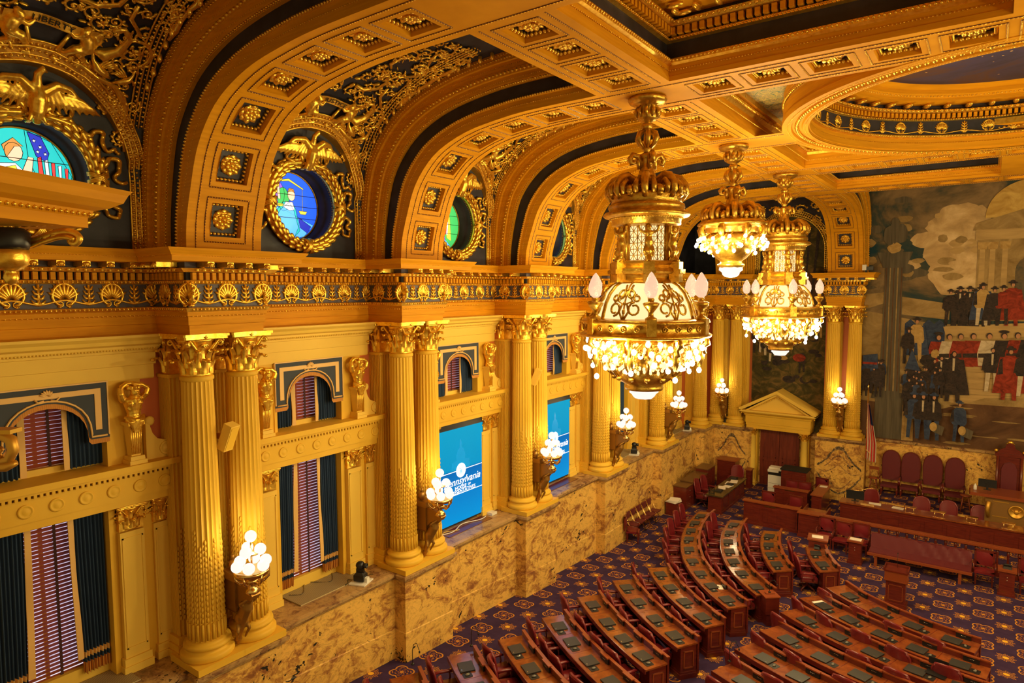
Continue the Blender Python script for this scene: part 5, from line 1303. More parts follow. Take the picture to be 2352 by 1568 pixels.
for j, i in enumerate(range(-1, 5)):
    yb = BC(i); r = put(bay, (0, yb if i < 4 else 30.2, 0)); r.name = 'window_%d' % (20 + j)
    if i == 4: yb = 30.2; r.scale = (1, .9, 1)
    # daylit glazing
    m2 = MB(); m2.box((-1.74, -.9, 2.65), (-1.70, .9, 5.72)); m2.box((-1.74, -.9, 6.5), (-1.70, .9, 7.95)); m2.build('glazing', sky_em, r)
    m2 = MB()
    for a in (-.05,): 
        m2.box((-1.70, a - .03, 2.65), (-1.66, a + .03, 5.72)); m2.box((-1.70, a - .03, 6.5), (-1.66, a + .03, 7.95))
    m2.build('sash_bar', creamw, r)
    for s in (-1, 1):
        put(herm, (-1.08, yb + s * 1.28, 6.47), 0, 'gilded herm figure, %s one of the pair %s' % ('nearer' if s < 0 else 'farther', bayn[i]), 'gilded herm figures')
    put(pelm, (-1.215, yb, 6.50), 0, 'arched slate lambrequin with gold trim ' + bayn[i], 'lambrequins')
    put(bl_up, (-1.60, yb, 6.52), 0, 'small upper wooden blind ' + bayn[i], 'upper window blinds')
    for pr, s in ((ul_, -1), (ur_, 1)): put(pr, (-1.42, yb, 6.50), 0, 'short upper navy curtain, %s one %s' % ('nearer' if s < 0 else 'farther', bayn[i]), 'upper curtains')
    if i in (1, 2):
        put(scr, (-1.13, yb, 2.68), 0, 'tall blue display screen reading House of Representatives, the %s one along the wall' % ('nearer' if i == 1 else 'farther'), 'blue display screens')
    else:
        for pr, s in ((cl_, -1), (cr_, 1)): put(pr, (-1.42, yb, 2.78), 0, 'long navy curtain with gold hem, %s one %s' % ('nearer' if s < 0 else 'farther', bayn[i]), 'long curtains')
        put(bl_lo, (-1.60, yb, 2.84), 0, 'tall wooden slatted blind ' + bayn[i], 'tall window blinds')
        g = MB(); g.box((-1.48, yb - .75, 2.602), (-.72, yb + 1.05, 2.625)); o = g.build('vent_grille', grillem); tag(o, 'ribbed metal vent grille on the marble ledge ' + bayn[i], 'vent', 'ledge vents')
    # black well in front of the screens
# round window painted ornaments complete

# ================================================================== WALL SCONCES
def make_sconce():
    c = thing('wall_sconce', '', 'lamp')
    mb = MB(); mb.box((-.30, -.13, 0), (.12, .13, .60)); mb.frus((-.09, 0), .60, .72, .5, .32, .42, .26); mb.frus((-.09, 0), -.05, .0, .3, .2, .44, .30)
    mb.prism([(.12, .1), (.12, .60), (.55, .52), (.62, .42), (.55, .32), (.38, .30), (.24, .22)], -.09, .09, 1)
    mb.ell((-.12, 0, .82), (.09, .09, .12), 8); mb.ell((-.12, 0, .97), (.04, .04, .06), 6)
    mb.build('carved_bracket', antique, c)
    mb = MB()
    mb.tube([(.36, 0, .28), (.30, 0, .10), (.20, 0, -.05), (.10, 0, -.28), (.0, 0, -.52), (-.05, 0, -.75)], [.06, .12, .13, .09, .06, .035], 8)
    mb.ell((.40, 0, .30), (.08, .07, .10), 8)
    for s in (-1, 1):
        mb.tube([(.24, s * .08, .14), (.34, s * .16, .22), (.46, s * .08, .32)], [.05, .04, .03], 6); mb.ell((.14, s * .1, -.12), (.09, .05, .10), 8)
        mb.tube([(.10, s * .06, -.2), (.16, s * .12, -.4), (.06, s * .08, -.6)], [.05, .04, .02], 6)
    mb.ell((-.03, 0, -.62), (.08, .08, .04), 8)
    voxel(mb, 'winged_figure', [antique], .02, c)
    mb = MB(); mb.lathe([(.03, .40), (.10, .42), (.14, .47), (.09, .53), (.05, .58), (.09, .64), (.12, .68), (.07, .72)], 16, (.50, 0, 0))
    for k in range(6):
        a = k * PI / 3; mb.tube([(.50 + .08 * cos(a), .08 * sin(a), .66), (.50 + .2 * cos(a), .2 * sin(a), .64), (.50 + .29 * cos(a), .29 * sin(a), .72), (.50 + .30 * cos(a), .30 * sin(a), .86)], [.03, .03, .025, .02], 6)
    mb.lathe([(.27, .80), (.31, .81), (.32, .86), (.31, .90), (.27, .90), (.26, .84), (.05, .80)], 28, (.50, 0, 0))
    mb.tube([(.50, 0, .7), (.50, 0, 1.62)], .02, 6); mb.lathe([(.14, 1.18), (.16, 1.20), (.14, 1.22)], 16, (.50, 0, 0))
    mb.build('ring_arms', brass, c)
    mb = MB(); L = []
    for k in range(6): a = k * PI / 3 + .3; L.append((.50 + .265 * cos(a), .265 * sin(a), 1.00))
    for k in range(3): a = k * 2 * PI / 3 + .9; L.append((.50 + .16 * cos(a), .16 * sin(a), 1.26))
    L.append((.50, 0, 1.52))
    for p in L:
        g = MB(); g.ell(p, .108, 16, h=10); g.build('globe', globem, c)
    return freeze(c)
sco = make_sconce()
SCON = [(YC(i), pn[i]) for i in range(0, 5)]
for y, nme in SCON:
    put(sco, (-.10, y, 3.50), 0, 'brass sconce with pyramid of lit globes on the ' + nme, 'globe sconces')
    point('sconce_light', (.42, y, 4.85), 50, (1, .82, .42), .22)
for x, lb in ((.42, 'between the corner columns'), (5.87, 'between the columns beside the big mural')):
    put(sco, (x, 33.80, 3.42), rad(-90), 'brass sconce with pyramid of lit globes ' + lb, 'globe sconces'); point('sconce_light', (x, 33.28, 4.8), 50, (1, .82, .42), .22)
# speakers and cameras
def make_speaker():
    c = thing('wall_speaker', '', 'speaker'); M = Matrix.Rotation(rad(22), 4, 'Y') @ Matrix.Rotation(rad(0), 4, 'X')
    mb = MB(); mb.box((-.1, -.12, 0), (.08, .12, .52), 0, M); mb.build('cabinet', creamw, c); mb = MB(); mb.box((.08, -.10, .03), (.09, .10, .49), 0, M); mb.build('front_grille', cream, c)
    mb = MB(); mb.box((-.3, -.03, .2), (-.05, .03, .3), 0); mb.build('wall_arm', dgold, c); return freeze(c)
spk = make_speaker()
for i, a in ((0, 'nearest'), (2, 'middle')): put(spk, (-.26, YC(i) - .06, 6.58), rad(20), 'tilted cream speaker between the columns of the ' + pn[i], 'column speakers')
def make_ptz():
    c = thing('robotic_camera', '', 'camera'); mb = MB(); mb.box((-.13, -.11, .06), (.13, .11, .2)); mb.frus((0, 0), .2, .26, .24, .2, .16, .14); mb.build('base', black, c)
    mb = MB(); mb.box((-.1, -.03, .24), (.1, .03, .34)); mb.ell((0, 0, .42), (.11, .11, .10), 12); mb.lathe([(.06, 0), (.06, .1), (.045, .1), (.04, .08)], 14, m=0, M=Matrix.Translation((.08, 0, .42)) @ Matrix.Rotation(PI / 2, 4, 'Y')); mb.build('swivel_head', black, c)
    mb = MB(); mb.box((-.2, -.22, 0), (.22, .22, .03)); mb.box((.1, -.06, .03), (.2, .06, .14)); mb.build('mounting_board', whitep, c); return freeze(c)
ptz = make_ptz()
for x, y, lb in ((-.58, 10.25, 'beside the nearest vent grille'), (-.62, 25.3, 'beyond the fourth pier from the left'), (-.58, 31.2, 'near the corner columns')):
    put(ptz, (x, y, 2.603), rad(20), 'black robotic camera on the marble ledge ' + lb, 'ledge cameras')
put(ptz, (.5, 33.62, 2.603), rad(-60), 'black robotic camera on the marble ledge between the two corner columns', 'ledge cameras', .7)
# cables on ledges
def cable_thing(pts, r, m, label):
    mb = MB(); mb.tube(catmull(pts, 5), r, 6); o = mb.build('cable', m); tag(o, label, 'cable')
rr_ = random.Random(9)
cable_thing([(-.7 + .25 * rr_.uniform(-1, 1), 9.9 + .12 * k, 2.62) for k in range(6)], .013, black, 'black cable looped behind the nearest ledge camera')
cable_thing([(-1.0 + .1 * sin(k), 13.6 + .22 * k, 2.63) for k in range(10)], .014, whitep, 'white cable snaking on the ledge before the nearer blue screen')
cable_thing([(-.95 + .1 * cos(k), 13.3 + .15 * k, 2.635) for k in range(7)], .012, cable, 'yellow cable on the ledge below the nearer blue screen')
cable_thing([(-1.35 + .2 * sin(k * 1.3), 8.8 + .17 * k, 2.635) for k in range(10)], .009, grime, 'thin dark cable lying across the nearest vent grille')
mb = MB(); mb.box((-1.1, 15.75, 2.602), (-.85, 16.0, 2.68)); tag(mb.build('power_adapter', whitep), 'white power adapter on the ledge right of the nearer blue screen', 'adapter')
for i in (1, 2):
    mb = MB(); mb.box((-1.12, BC(i) - 1.0, 2.602), (-.72, BC(i) + 1.0, 2.612)); tag(mb.build('floor_mat', mahog), 'dark board laid on the ledge in front of the %s blue screen' % ('nearer' if i == 1 else 'farther'), 'board')
# ================================================================== CHANDELIERS
BULB = None
def bulb_part(parent, p, r=.045):
    global BULB
    if BULB is None:
        g = MB(); g.ell((0, 0, 0), 1., 8); BULB = g.mesh('bulb', [bulb])
    o = bpy.data.objects.new('bulb', BULB); COL.objects.link(o); o.parent = parent; o.location = p; o.scale = (r, r, r * 1.15)
def chan_top(c):
    # origin at ceiling, everything downwards
    mb = MB(); mb.lathe([(.0, 0), (.36, 0), (.37, -.05), (.34, -.10), (.28, -.13), (.18, -.16), (.19, -.30), (.20, -.36), (.16, -.42), (.08, -.46), (.07, -.50)], 28)
    for k in range(10):
        a = k * PI / 5; mb.tube([(.17 * cos(a), .17 * sin(a), -.17), (.23 * cos(a), .23 * sin(a), -.26), (.19 * cos(a), .19 * sin(a), -.38)], [.03, .045, .03], 5)
    mb.lathe([(.07, -.46), (.12, -.52), (.09, -.58), (.06, -.62), (.06, -.92), (.10, -.96), (.06, -1.0), (.07, -1.06)], 20)
    for k in range(6):
        a = k * PI / 3; mb.tube([(cos(a) * r, sin(a) * r, z) for r, z in ((.06, -.60), (.17, -.66), (.20, -.76), (.15, -.86), (.06, -.94))], [.03, .05, .055, .04, .03], 6)
    mb.lathe([(.07, -1.02), (.13, -1.06), (.14, -1.10), (.10, -1.14), (.11, -1.30), (.15, -1.36), (.15, -1.42), (.17, -1.44), (.17, -1.50)], 20)
    for k in range(4):
        a = k * PI / 2 + PI / 4
        mb.tube([(cos(a) * r, sin(a) * r, z) for r, z in ((.10, -1.30), (.18, -1.10), (.28, -1.07), (.34, -1.15), (.31, -1.24), (.24, -1.22), (.25, -1.16))], [.05, .06, .06, .055, .05, .04, .03], 7)
        mb.tube([(cos(a) * r, sin(a) * r, z) for r, z in ((.12, -1.08), (.17, -1.2), (.16, -1.34))], [.04, .05, .03], 6)
    mb.build('stem', cgold, c)
    mb = MB(); mb.lathe([(.17, -1.46), (.15, -1.56), (.19, -1.68), (.34, -1.80), (.54, -1.84), (.66, -1.82), (.70, -1.88), (.66, -1.95), (.68, -2.0)], 40)
    for k in range(8):
        a = k * PI / 4 + PI / 8
        mb.tube([(cos(a) * r, sin(a) * r, z) for r, z in ((.16, -1.48), (.20, -1.58), (.32, -1.55 - .02), (.48, -1.50), (.62, -1.54), (.72, -1.66), (.74, -1.80), (.68, -1.90), (.60, -1.86), (.62, -1.78))], [.05, .07, .075, .08, .08, .075, .07, .06, .05, .03], 7)
        for s in (-1, 1):
            b = a + s * .22; mb.tube([(cos(b) * r, sin(b) * r, z) for r, z in ((.52, -1.66), (.66, -1.62), (.76, -1.72), (.74, -1.84), (.66, -1.84))], [.03, .05, .055, .05, .03], 6)
        b = a + PI / 8; mb.tube([(cos(b) * r, sin(b) * r, z) for r, z in ((.17, -1.5), (.22, -1.66), (.40, -1.74), (.60, -1.74), (.72, -1.90))], [.03, .05, .07, .06, .05], 6); mb.ell((cos(b) * .72, sin(b) * .72, -1.80), (.08, .08, .09), 7)
    mb.build('acanthus_crown', cgold, c)
def make_big():
    c = thing('chandelier', '', 'chandelier'); chan_top(c)
    mb = MB(); mb.lathe([(.66, -2.0), (.72, -2.02), (.73, -2.08), (.70, -2.14), (.80, -2.17), (.83, -2.22), (.80, -2.25), (.70, -2.28), (.66, -2.30), (.66, -2.40), (.55, -2.42), (.45, -2.44), (0, -2.45)], 48)
    mb.beads([(.69 * cos(a), .69 * sin(a), -2.29) for a in [2 * PI * k / 60 for k in range(61)]], .022, .05)
    mb.build('cornice_ring', cgold, c)
    # lantern
    lz0, lz1 = -3.10, -2.42; R = .42
    def hexp(r, z, off=0): return [(r * cos(PI / 3 * k + off), r * sin(PI / 3 * k + off), z) for k in range(6)]
    mb = MB(); mb.prism([(x, y) for x, y, _ in hexp(R, 0)], lz0, lz1, 2); mb.build('lit_panel', panem, c)
    mb = MB()
    for k in range(6):
        a0, a1 = PI / 3 * k, PI / 3 * (k + 1); A = Vector((R * cos(a0), R * sin(a0), 0)) * 1.02; B = Vector((R * cos(a1), R * sin(a1), 0)) * 1.02
        for t0 in (0, .5):
            for q in range(3):
                z0 = lz0 + (lz1 - lz0) * q / 3; z1 = lz0 + (lz1 - lz0) * (q + 1) / 3; p = A.lerp(B, .12 + t0 * .76); r_ = A.lerp(B, .12 + (t0 + .5) * .76)
                for (u, zu, v, zv) in ((p, z0, r_, z1), (p, z1, r_, z0), (p, z1, r_, z1), ((p + r_) / 2, z0, (p + r_) / 2, z1), (p, (z0 + z1) / 2, r_, (z0 + z1) / 2)): mb.tube([(u.x, u.y, zu), (v.x, v.y, zv)], .007, 4)
        for t_ in (.12, .5, .88): p = A.lerp(B, t_); mb.tube([(p.x, p.y, lz0), (p.x, p.y, lz1)], .012, 4)
        mb.tube([(A.x * 1.03, A.y * 1.03, lz0), (A.x * 1.03, A.y * 1.03, lz1)], .05, 8)
    mb.build('lattice', cgold, c, fix=False)
    mb = MB()
    for k in range(6):
        a = PI / 3 * k; F = Matrix.Rotation(a, 4, 'Z'); Q = lambda x, y, z: F @ Vector((x, y, z))
        mb.tube([Q(.54, 0, -3.06), Q(.56, 0, -2.95), Q(.53, 0, -2.82)], [.05, .055, .07], 7)
        mb.tube([Q(.53, 0, -2.84), Q(.55, 0, -2.74), Q(.54, 0, -2.65), Q(.55, 0, -2.58), Q(.55, 0, -2.54)], [.08, .085, .06, .08, .05], 8); mb.ell(Q(.575, 0, -2.49), (.055, .05, .06), 8)
        for s in (-1, 1):
            mb.tube([Q(.55, s * .07, -2.58), Q(.57, s * .16, -2.55), Q(.58, s * .19, -2.44)], [.035, .03, .025], 6); mb.tube([Q(.56, s * .04, -2.84), Q(.60, s * .07, -2.93), Q(.56, s * .05, -3.02)], [.05, .05, .03], 6)
        mb.tube([Q(.50, 0, -3.1), Q(.62, 0, -3.06), Q(.66, 0, -3.12)], [.07, .06, .05], 6)
    voxel(mb, 'caryatid_ring', [cgold], .018, c)
    mb = MB(); mb.lathe([(.50, -3.08), (.60, -3.10), (.64, -3.14), (.58, -3.20), (.60, -3.22), (.66, -3.24), (.70, -3.30), (.66, -3.34), (.58, -3.36), (.55, -3.42), (.60, -3.46), (.64, -3.50), (.56, -3.52)], 6, smooth=False)
    for k in range(6):
        a = PI / 3 * k; M = Matrix.Rotation(a, 4, 'Z'); mb.box((.52, -.10, -3.5), (.72, .10, -3.12), 0, M); mb.box((.52, -.12, -3.34), (.76, .12, -3.26), 0, M)
    mb.build('stepped_base', cgold, c)
    # dome of lit panes with tracery
    dp = [(.52, -3.50), (.66, -3.58), (.78, -3.72), (.87, -3.90), (.92, -4.08), (.95, -4.20)]
    mb = MB(); mb.lathe(dp, 24); mb.build('lit_dome', panem, c)
    mb = MB()
    def dr(z):
        for (r0, z0), (r1, z1) in zip(dp, dp[1:]):
            if z <= z0 and z >= z1: return r0 + (r1 - r0) * (z0 - z) / (z0 - z1)
        return dp[-1][0]
    for k in range(12):
        a = PI / 6 * k; mb.tube([(cos(a) * (r + .02), sin(a) * (r + .02), z) for r, z in dp], .035 if k % 2 == 0 else .018, 6)
    for k in range(6):
        am = PI / 3 * k + PI / 6
        for s in (-1, 1):
            for (ca, cz, R_) in ((.30, -4.00, .13), (.17, -3.72, .09), (.36, -3.80, .07)):
                pts = []
                for q in range(13):
                    u = q / 12; b = u * 2 * PI * 1.1 + PI / 2; rr = R_ * (1 - .45 * u); z = cz + rr * sin(b) * s; aa = am + s * (ca * .72 + rr * cos(b) / dr(cz) * .9); r_ = dr(max(-4.19, min(-3.51, z))) + .02; pts.append((r_ * cos(aa), r_ * sin(aa), z))
                mb.tube(pts, .022, 5)
            mb.tube([((dr(z) + .02) * cos(am + s * o), (dr(z) + .02) * sin(am + s * o), z) for o, z in ((.02, -4.18), (.10, -4.05), (.05, -3.9), (.16, -3.86), (.05, -3.7), (.10, -3.56))], .022, 5)
        for z, w_ in ((-3.9, .05), (-4.05, .06), (-3.66, .04)): r_ = dr(z) + .02; mb.ell((r_ * cos(am), r_ * sin(am), z), (.03, w_, w_), 6)
    mb.lathe([(.53, -3.50), (.56, -3.52), (.56, -3.55), (.53, -3.56)], 24); mb.build('scrollwork_tracery', cgold, c, fix=False)
    mb = MB(); mb.lathe([(.92, -4.18), (1.16, -4.20), (1.22, -4.22), (1.24, -4.26), (1.20, -4.28), (1.19, -4.44), (1.22, -4.47), (1.27, -4.50), (1.25, -4.54), (1.14, -4.56), (1.0, -4.54), (.7, -4.5)], 60)
    for k in range(30):
        a = 2 * PI * k / 30; M = Matrix.Rotation(a, 4, 'Z')
        mb.tube([M @ Vector((1.205, .045 * cos(b), -4.36 + .045 * sin(b))) for b in [2 * PI * q / 10 for q in range(11)]], .012, 4); mb.ell(M @ Vector((1.21, 0, -4.36)), (.015, .02, .02), 5)
    for k in range(6): mb.box((1.15, -.09, -4.48), (1.25, .09, -4.18), 0, Matrix.Rotation(PI / 3 * k, 4, 'Z'))
    mb.build('ornamented_ring', cgold, c, fix=False)
    for k in range(6):
        a = PI / 3 * k; x, y = 1.12 * cos(a), 1.12 * sin(a)
        mb = MB(); mb.lathe([(.10, 0), (.11, .04), (.05, .08), (.04, .14), (.07, .18), (.13, .26), (.15, .31), (.12, .33), (.05, .34), (.06, .38), (.05, .41)], 14, (x, y, -4.20)); t_ = mb.build('torch_holder', cgold, c)
        mb = MB(); mb.lathe([(.03, .0), (.09, .05), (.125, .16), (.115, .28), (.07, .38), (.03, .45), (0, .48)], 14, (x, y, -3.80), mod=lambda a_, z: 1 + .07 * sin(5 * a_ + z * 18)); mb.build('flame_shade', flameg, t_)
    # hanging crystal and bulb clusters
    rnd = random.Random(4); mb = MB(); 
    for ring, (r, z, n) in enumerate(((1.10, -4.62, 22), (1.16, -4.76, 22), (1.05, -4.88, 20), (.92, -5.0, 16), (.76, -5.14, 12))):
        for k in range(n):
            a = 2 * PI * (k + .5 * (ring % 2)) / n + rnd.uniform(-.06, .06); rr = r + rnd.uniform(-.06, .06); zz = z + rnd.uniform(-.05, .05)
            bulb_part(c, (rr * cos(a), rr * sin(a), zz), .052)
            mb.tube([(rr * cos(a), rr * sin(a), zz + .04), (rr * .9 * cos(a + .1), rr * .9 * sin(a + .1), zz + .14), (rr * .75 * cos(a), rr * .75 * sin(a), zz + .1)], .018, 5)
            for q in range(3): mb.ell((rr * .93 * cos(a + .05 * q), rr * .93 * sin(a + .05 * q), zz + .06 - .05 * q), (.035, .035, .05), 5)
    for k in range(8):
        a = 2 * PI * k / 8 + .2; bulb_part(c, (1.05 * cos(a), 1.05 * sin(a), -5.17 - .12 * (k % 2)), .05); mb.tube([(1.02 * cos(a), 1.02 * sin(a), -4.7), (1.08 * cos(a), 1.08 * sin(a), -4.95), (1.05 * cos(a), 1.05 * sin(a), -5.1)], [.05, .07, .03], 6)
        mb.tube([(r * cos(a), r * sin(a), z) for r, z in ((1.18, -4.54), (1.20, -4.66), (1.1, -4.74), (1.16, -4.86))], [.04, .06, .05, .03], 6)
    mb.build('leafy_bulb_arms', cgold, c, fix=False)
    mb = MB()
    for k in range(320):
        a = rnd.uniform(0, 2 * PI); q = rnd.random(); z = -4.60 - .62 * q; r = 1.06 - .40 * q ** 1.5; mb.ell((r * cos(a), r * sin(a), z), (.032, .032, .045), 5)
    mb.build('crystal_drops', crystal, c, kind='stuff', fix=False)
    mb = MB(); mb.lathe([(.92, -4.56), (.88, -4.78), (.76, -5.02), (.60, -5.20), (.58, -5.24), (.60, -5.30), (.50, -5.40), (.36, -5.50), (.38, -5.54), (.36, -5.60), (.24, -5.62)], 36, mod=lambda a, z: 1 + .02 * sin(18 * a))
    for k in range(12):
        a = 2 * PI * k / 12; mb.tube([(r * cos(a), r * sin(a), z) for r, z in ((.96, -4.6), (.92, -4.85), (.80, -5.1), (.60, -5.32))], .03, 6); mb.ell((.58 * cos(a), .58 * sin(a), -5.35), (.07, .07, .05), 6)
    mb.build('gilt_bowl', cgold, c)
    mb = MB(); mb.lathe([(.26, -5.60), (.27, -5.66), (.22, -5.70), (.20, -5.74), (.16, -5.78), (.0, -5.80)], 20, mod=lambda a, z: 1 + .08 * sin(12 * a)); mb.build('lit_pendant', MATS['lit_frosted_globe'], c)
    return freeze(c)
def make_small():
    c = thing('chandelier', '', 'chandelier'); chan_top(c)
    mb = MB(); mb.lathe([(.66, -2.0), (.70, -1.86), (.74, -1.88), (.84, -1.96), (.86, -2.0), (.82, -2.03), (.70, -2.06), (.66, -2.10), (.66, -2.20), (.62, -2.24), (.5, -2.26)], 48)
    for k in range(8):
        a = PI / 4 * k; mb.tube([(r * cos(a), r * sin(a), z) for r, z in ((.74, -2.02), (.84, -2.10), (.80, -2.24), (.70, -2.30))], [.05, .08, .07, .04], 7)
    mb.build('cornice_ring', cgold, c)
    rnd = random.Random(8); mb = MB()
    for ring, (r, z, n) in enumerate(((.84, -2.36, 20), (.90, -2.50, 16), (.76, -2.60, 14), (.56, -2.72, 8))):
        for k in range(n):
            a = 2 * PI * (k + .5 * (ring % 2)) / n + rnd.uniform(-.08, .08); zz = z + rnd.uniform(-.04, .04); rr = r + rnd.uniform(-.05, .05)
            bulb_part(c, (rr * cos(a), rr * sin(a), zz), .046); mb.tube([(rr * cos(a), rr * sin(a), zz + .04), (rr * .9 * cos(a + .1), rr * .9 * sin(a + .1), zz + .12), (rr * .72 * cos(a), rr * .72 * sin(a), zz + .08)], .016, 5)
            mb.ell((rr * .9 * cos(a), rr * .9 * sin(a), zz - .03), (.03, .03, .045), 5)
    mb.build('leafy_bulb_arms', cgold, c, fix=False)
    mb = MB()
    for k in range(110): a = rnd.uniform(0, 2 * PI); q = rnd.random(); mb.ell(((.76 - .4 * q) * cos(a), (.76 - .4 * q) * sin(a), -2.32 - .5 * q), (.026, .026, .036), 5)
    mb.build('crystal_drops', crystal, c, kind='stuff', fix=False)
    mb = MB(); mb.lathe([(.68, -2.26), (.64, -2.45), (.52, -2.68), (.38, -2.84), (.26, -2.92), (.28, -2.98), (.34, -3.0), (.32, -3.06), (.25, -3.10)], 36, mod=lambda a, z: 1 + .02 * sin(18 * a)); mb.build('gilt_bowl', cgold, c)
    mb = MB(); mb.lathe([(.28, -3.08), (.29, -3.15), (.22, -3.2), (.2, -3.27), (.14, -3.32), (0, -3.34)], 20, mod=lambda a, z: 1 + .08 * sin(12 * a)); mb.build('lit_pendant', MATS['lit_frosted_globe'], c)
    return freeze(c)
big = make_big(); small = make_small(); CHX = 5.87
put(big, (CHX, YC(1) - .02, 13.20), 0, 'largest and nearest chandelier, gilded with lantern, torches and glowing bulb skirt', 'large chandeliers')
put(big, (CHX, YC(3) - .02, 13.20), 0, 'farther large gilded chandelier hanging near the woodland mural', 'large chandeliers')
put(small, (CHX, YC(2) - .02, 13.20), 0, 'smaller gilded chandelier without lantern hanging between the two large ones')
def chlights(x, y, bigone):
    if bigone:
        point('chandelier_light', (x, y, 7.62), 300, (1, .79, .36), .35)
        for k in range(3):
            a = 2 * PI * k / 3 + .5; point('chandelier_light', (x + 1.42 * cos(a), y + 1.42 * sin(a), 8.45), 165, (1, .79, .36), .12)
        for k in range(3): a = PI / 3 * (2 * k) + .5; point('chandelier_light', (x + 1.0 * cos(a), y + 1.0 * sin(a), 10.05), 12, (1, .80, .38), .15)
    else:
        for k in range(3): a = 2 * PI * k / 3 + .5; point('chandelier_light', (x + 1.1 * cos(a), y + 1.1 * sin(a), 10.5), 170, (1, .79, .36), .12)
        point('chandelier_light', (x, y, 9.78), 220, (1, .79, .36), .2)
for x in (CHX, 19.6):
    chlights(x, YC(1), True); chlights(x, YC(2), False); chlights(x, YC(3), True)
    if x > 10: chlights(x, YC(0), True)
# ================================================================== FLOOR FURNITURE
OC = Vector((12.738, 25.984))
def PP(r, a): return Vector((OC.x + r * cos(rad(a)), OC.y + r * sin(rad(a))))
LR = {1: (6.24, [-160.6, -152.1]), 2: (7.73, [-170, -163.2, -156.6, -150.7]), 3: (9.09, [-174.2, -168.2, -162.3, -156.7, -151.2, -145, -138]),
      4: (10.45, [-176.3, -171.3, -166.4, -161.4, -156, -150.1, -144, -138.5, -133.1]), 5: (11.76, [-143, -137.9, -133, -128.2]), 6: (13.09, [-138, -133.5, -128.8, -124.6]),
      7: (14.43, [-133.3, -129, -125.3, -121.8]), 8: (15.74, [-129, -125.9, -122.5, -119]), 9: (17.15, [-125.8, -122.8, -119.7]), 10: (18.5, [-124.3, -121.5]), 11: (19.9, [-122.6, -120])}
MR = {1: (6.58, [-131.9, -122.4, -114.2, -106.1]), 2: (7.9, [-127.9, -121.4, -114.7, -108.4, -101.8]), 3: (9.1, [-123.5, -117.4, -111.6, -105.5, -99.8]), 4: (10.45, [-119.4, -114.1, -109.1, -104]),
      5: (11.76, [-116.9, -112.6, -108.2]), 6: (13.03, [-114.5, -110.4])}
H = .84
def arc_sweep(mb, r0, r1, h0a, h0b, h1a, h1b, a0, a1, m=0, n=None):
    # box section: inner radius r0, outer r1; bottoms h0a(inner) h1a(outer), tops h0b h1b
    n = n or max(2, int(abs(a1 - a0) / 1.6)); rings = []
    for k in range(n + 1):
        a = a0 + (a1 - a0) * k / n; p = PP(r0, a); q = PP(r1, a); zi = Fl(p.y); zo = Fl(q.y)
        rings.append([(p.x, p.y, zi + h0a), (q.x, q.y, zo + h1a), (q.x, q.y, zo + h1b), (p.x, p.y, zi + h0b)])
    vs = [v for r in rings for v in r]; fs = []
    for k in range(n):
        for j in range(4): fs.append((4 * k + j, 4 * k + (j + 1) % 4, 4 * k + 4 + (j + 1) % 4, 4 * k + 4 + j))
    fs += [(0, 1, 2, 3), tuple(4 * n + j for j in (3, 2, 1, 0))]; mb.add(vs, fs, m)
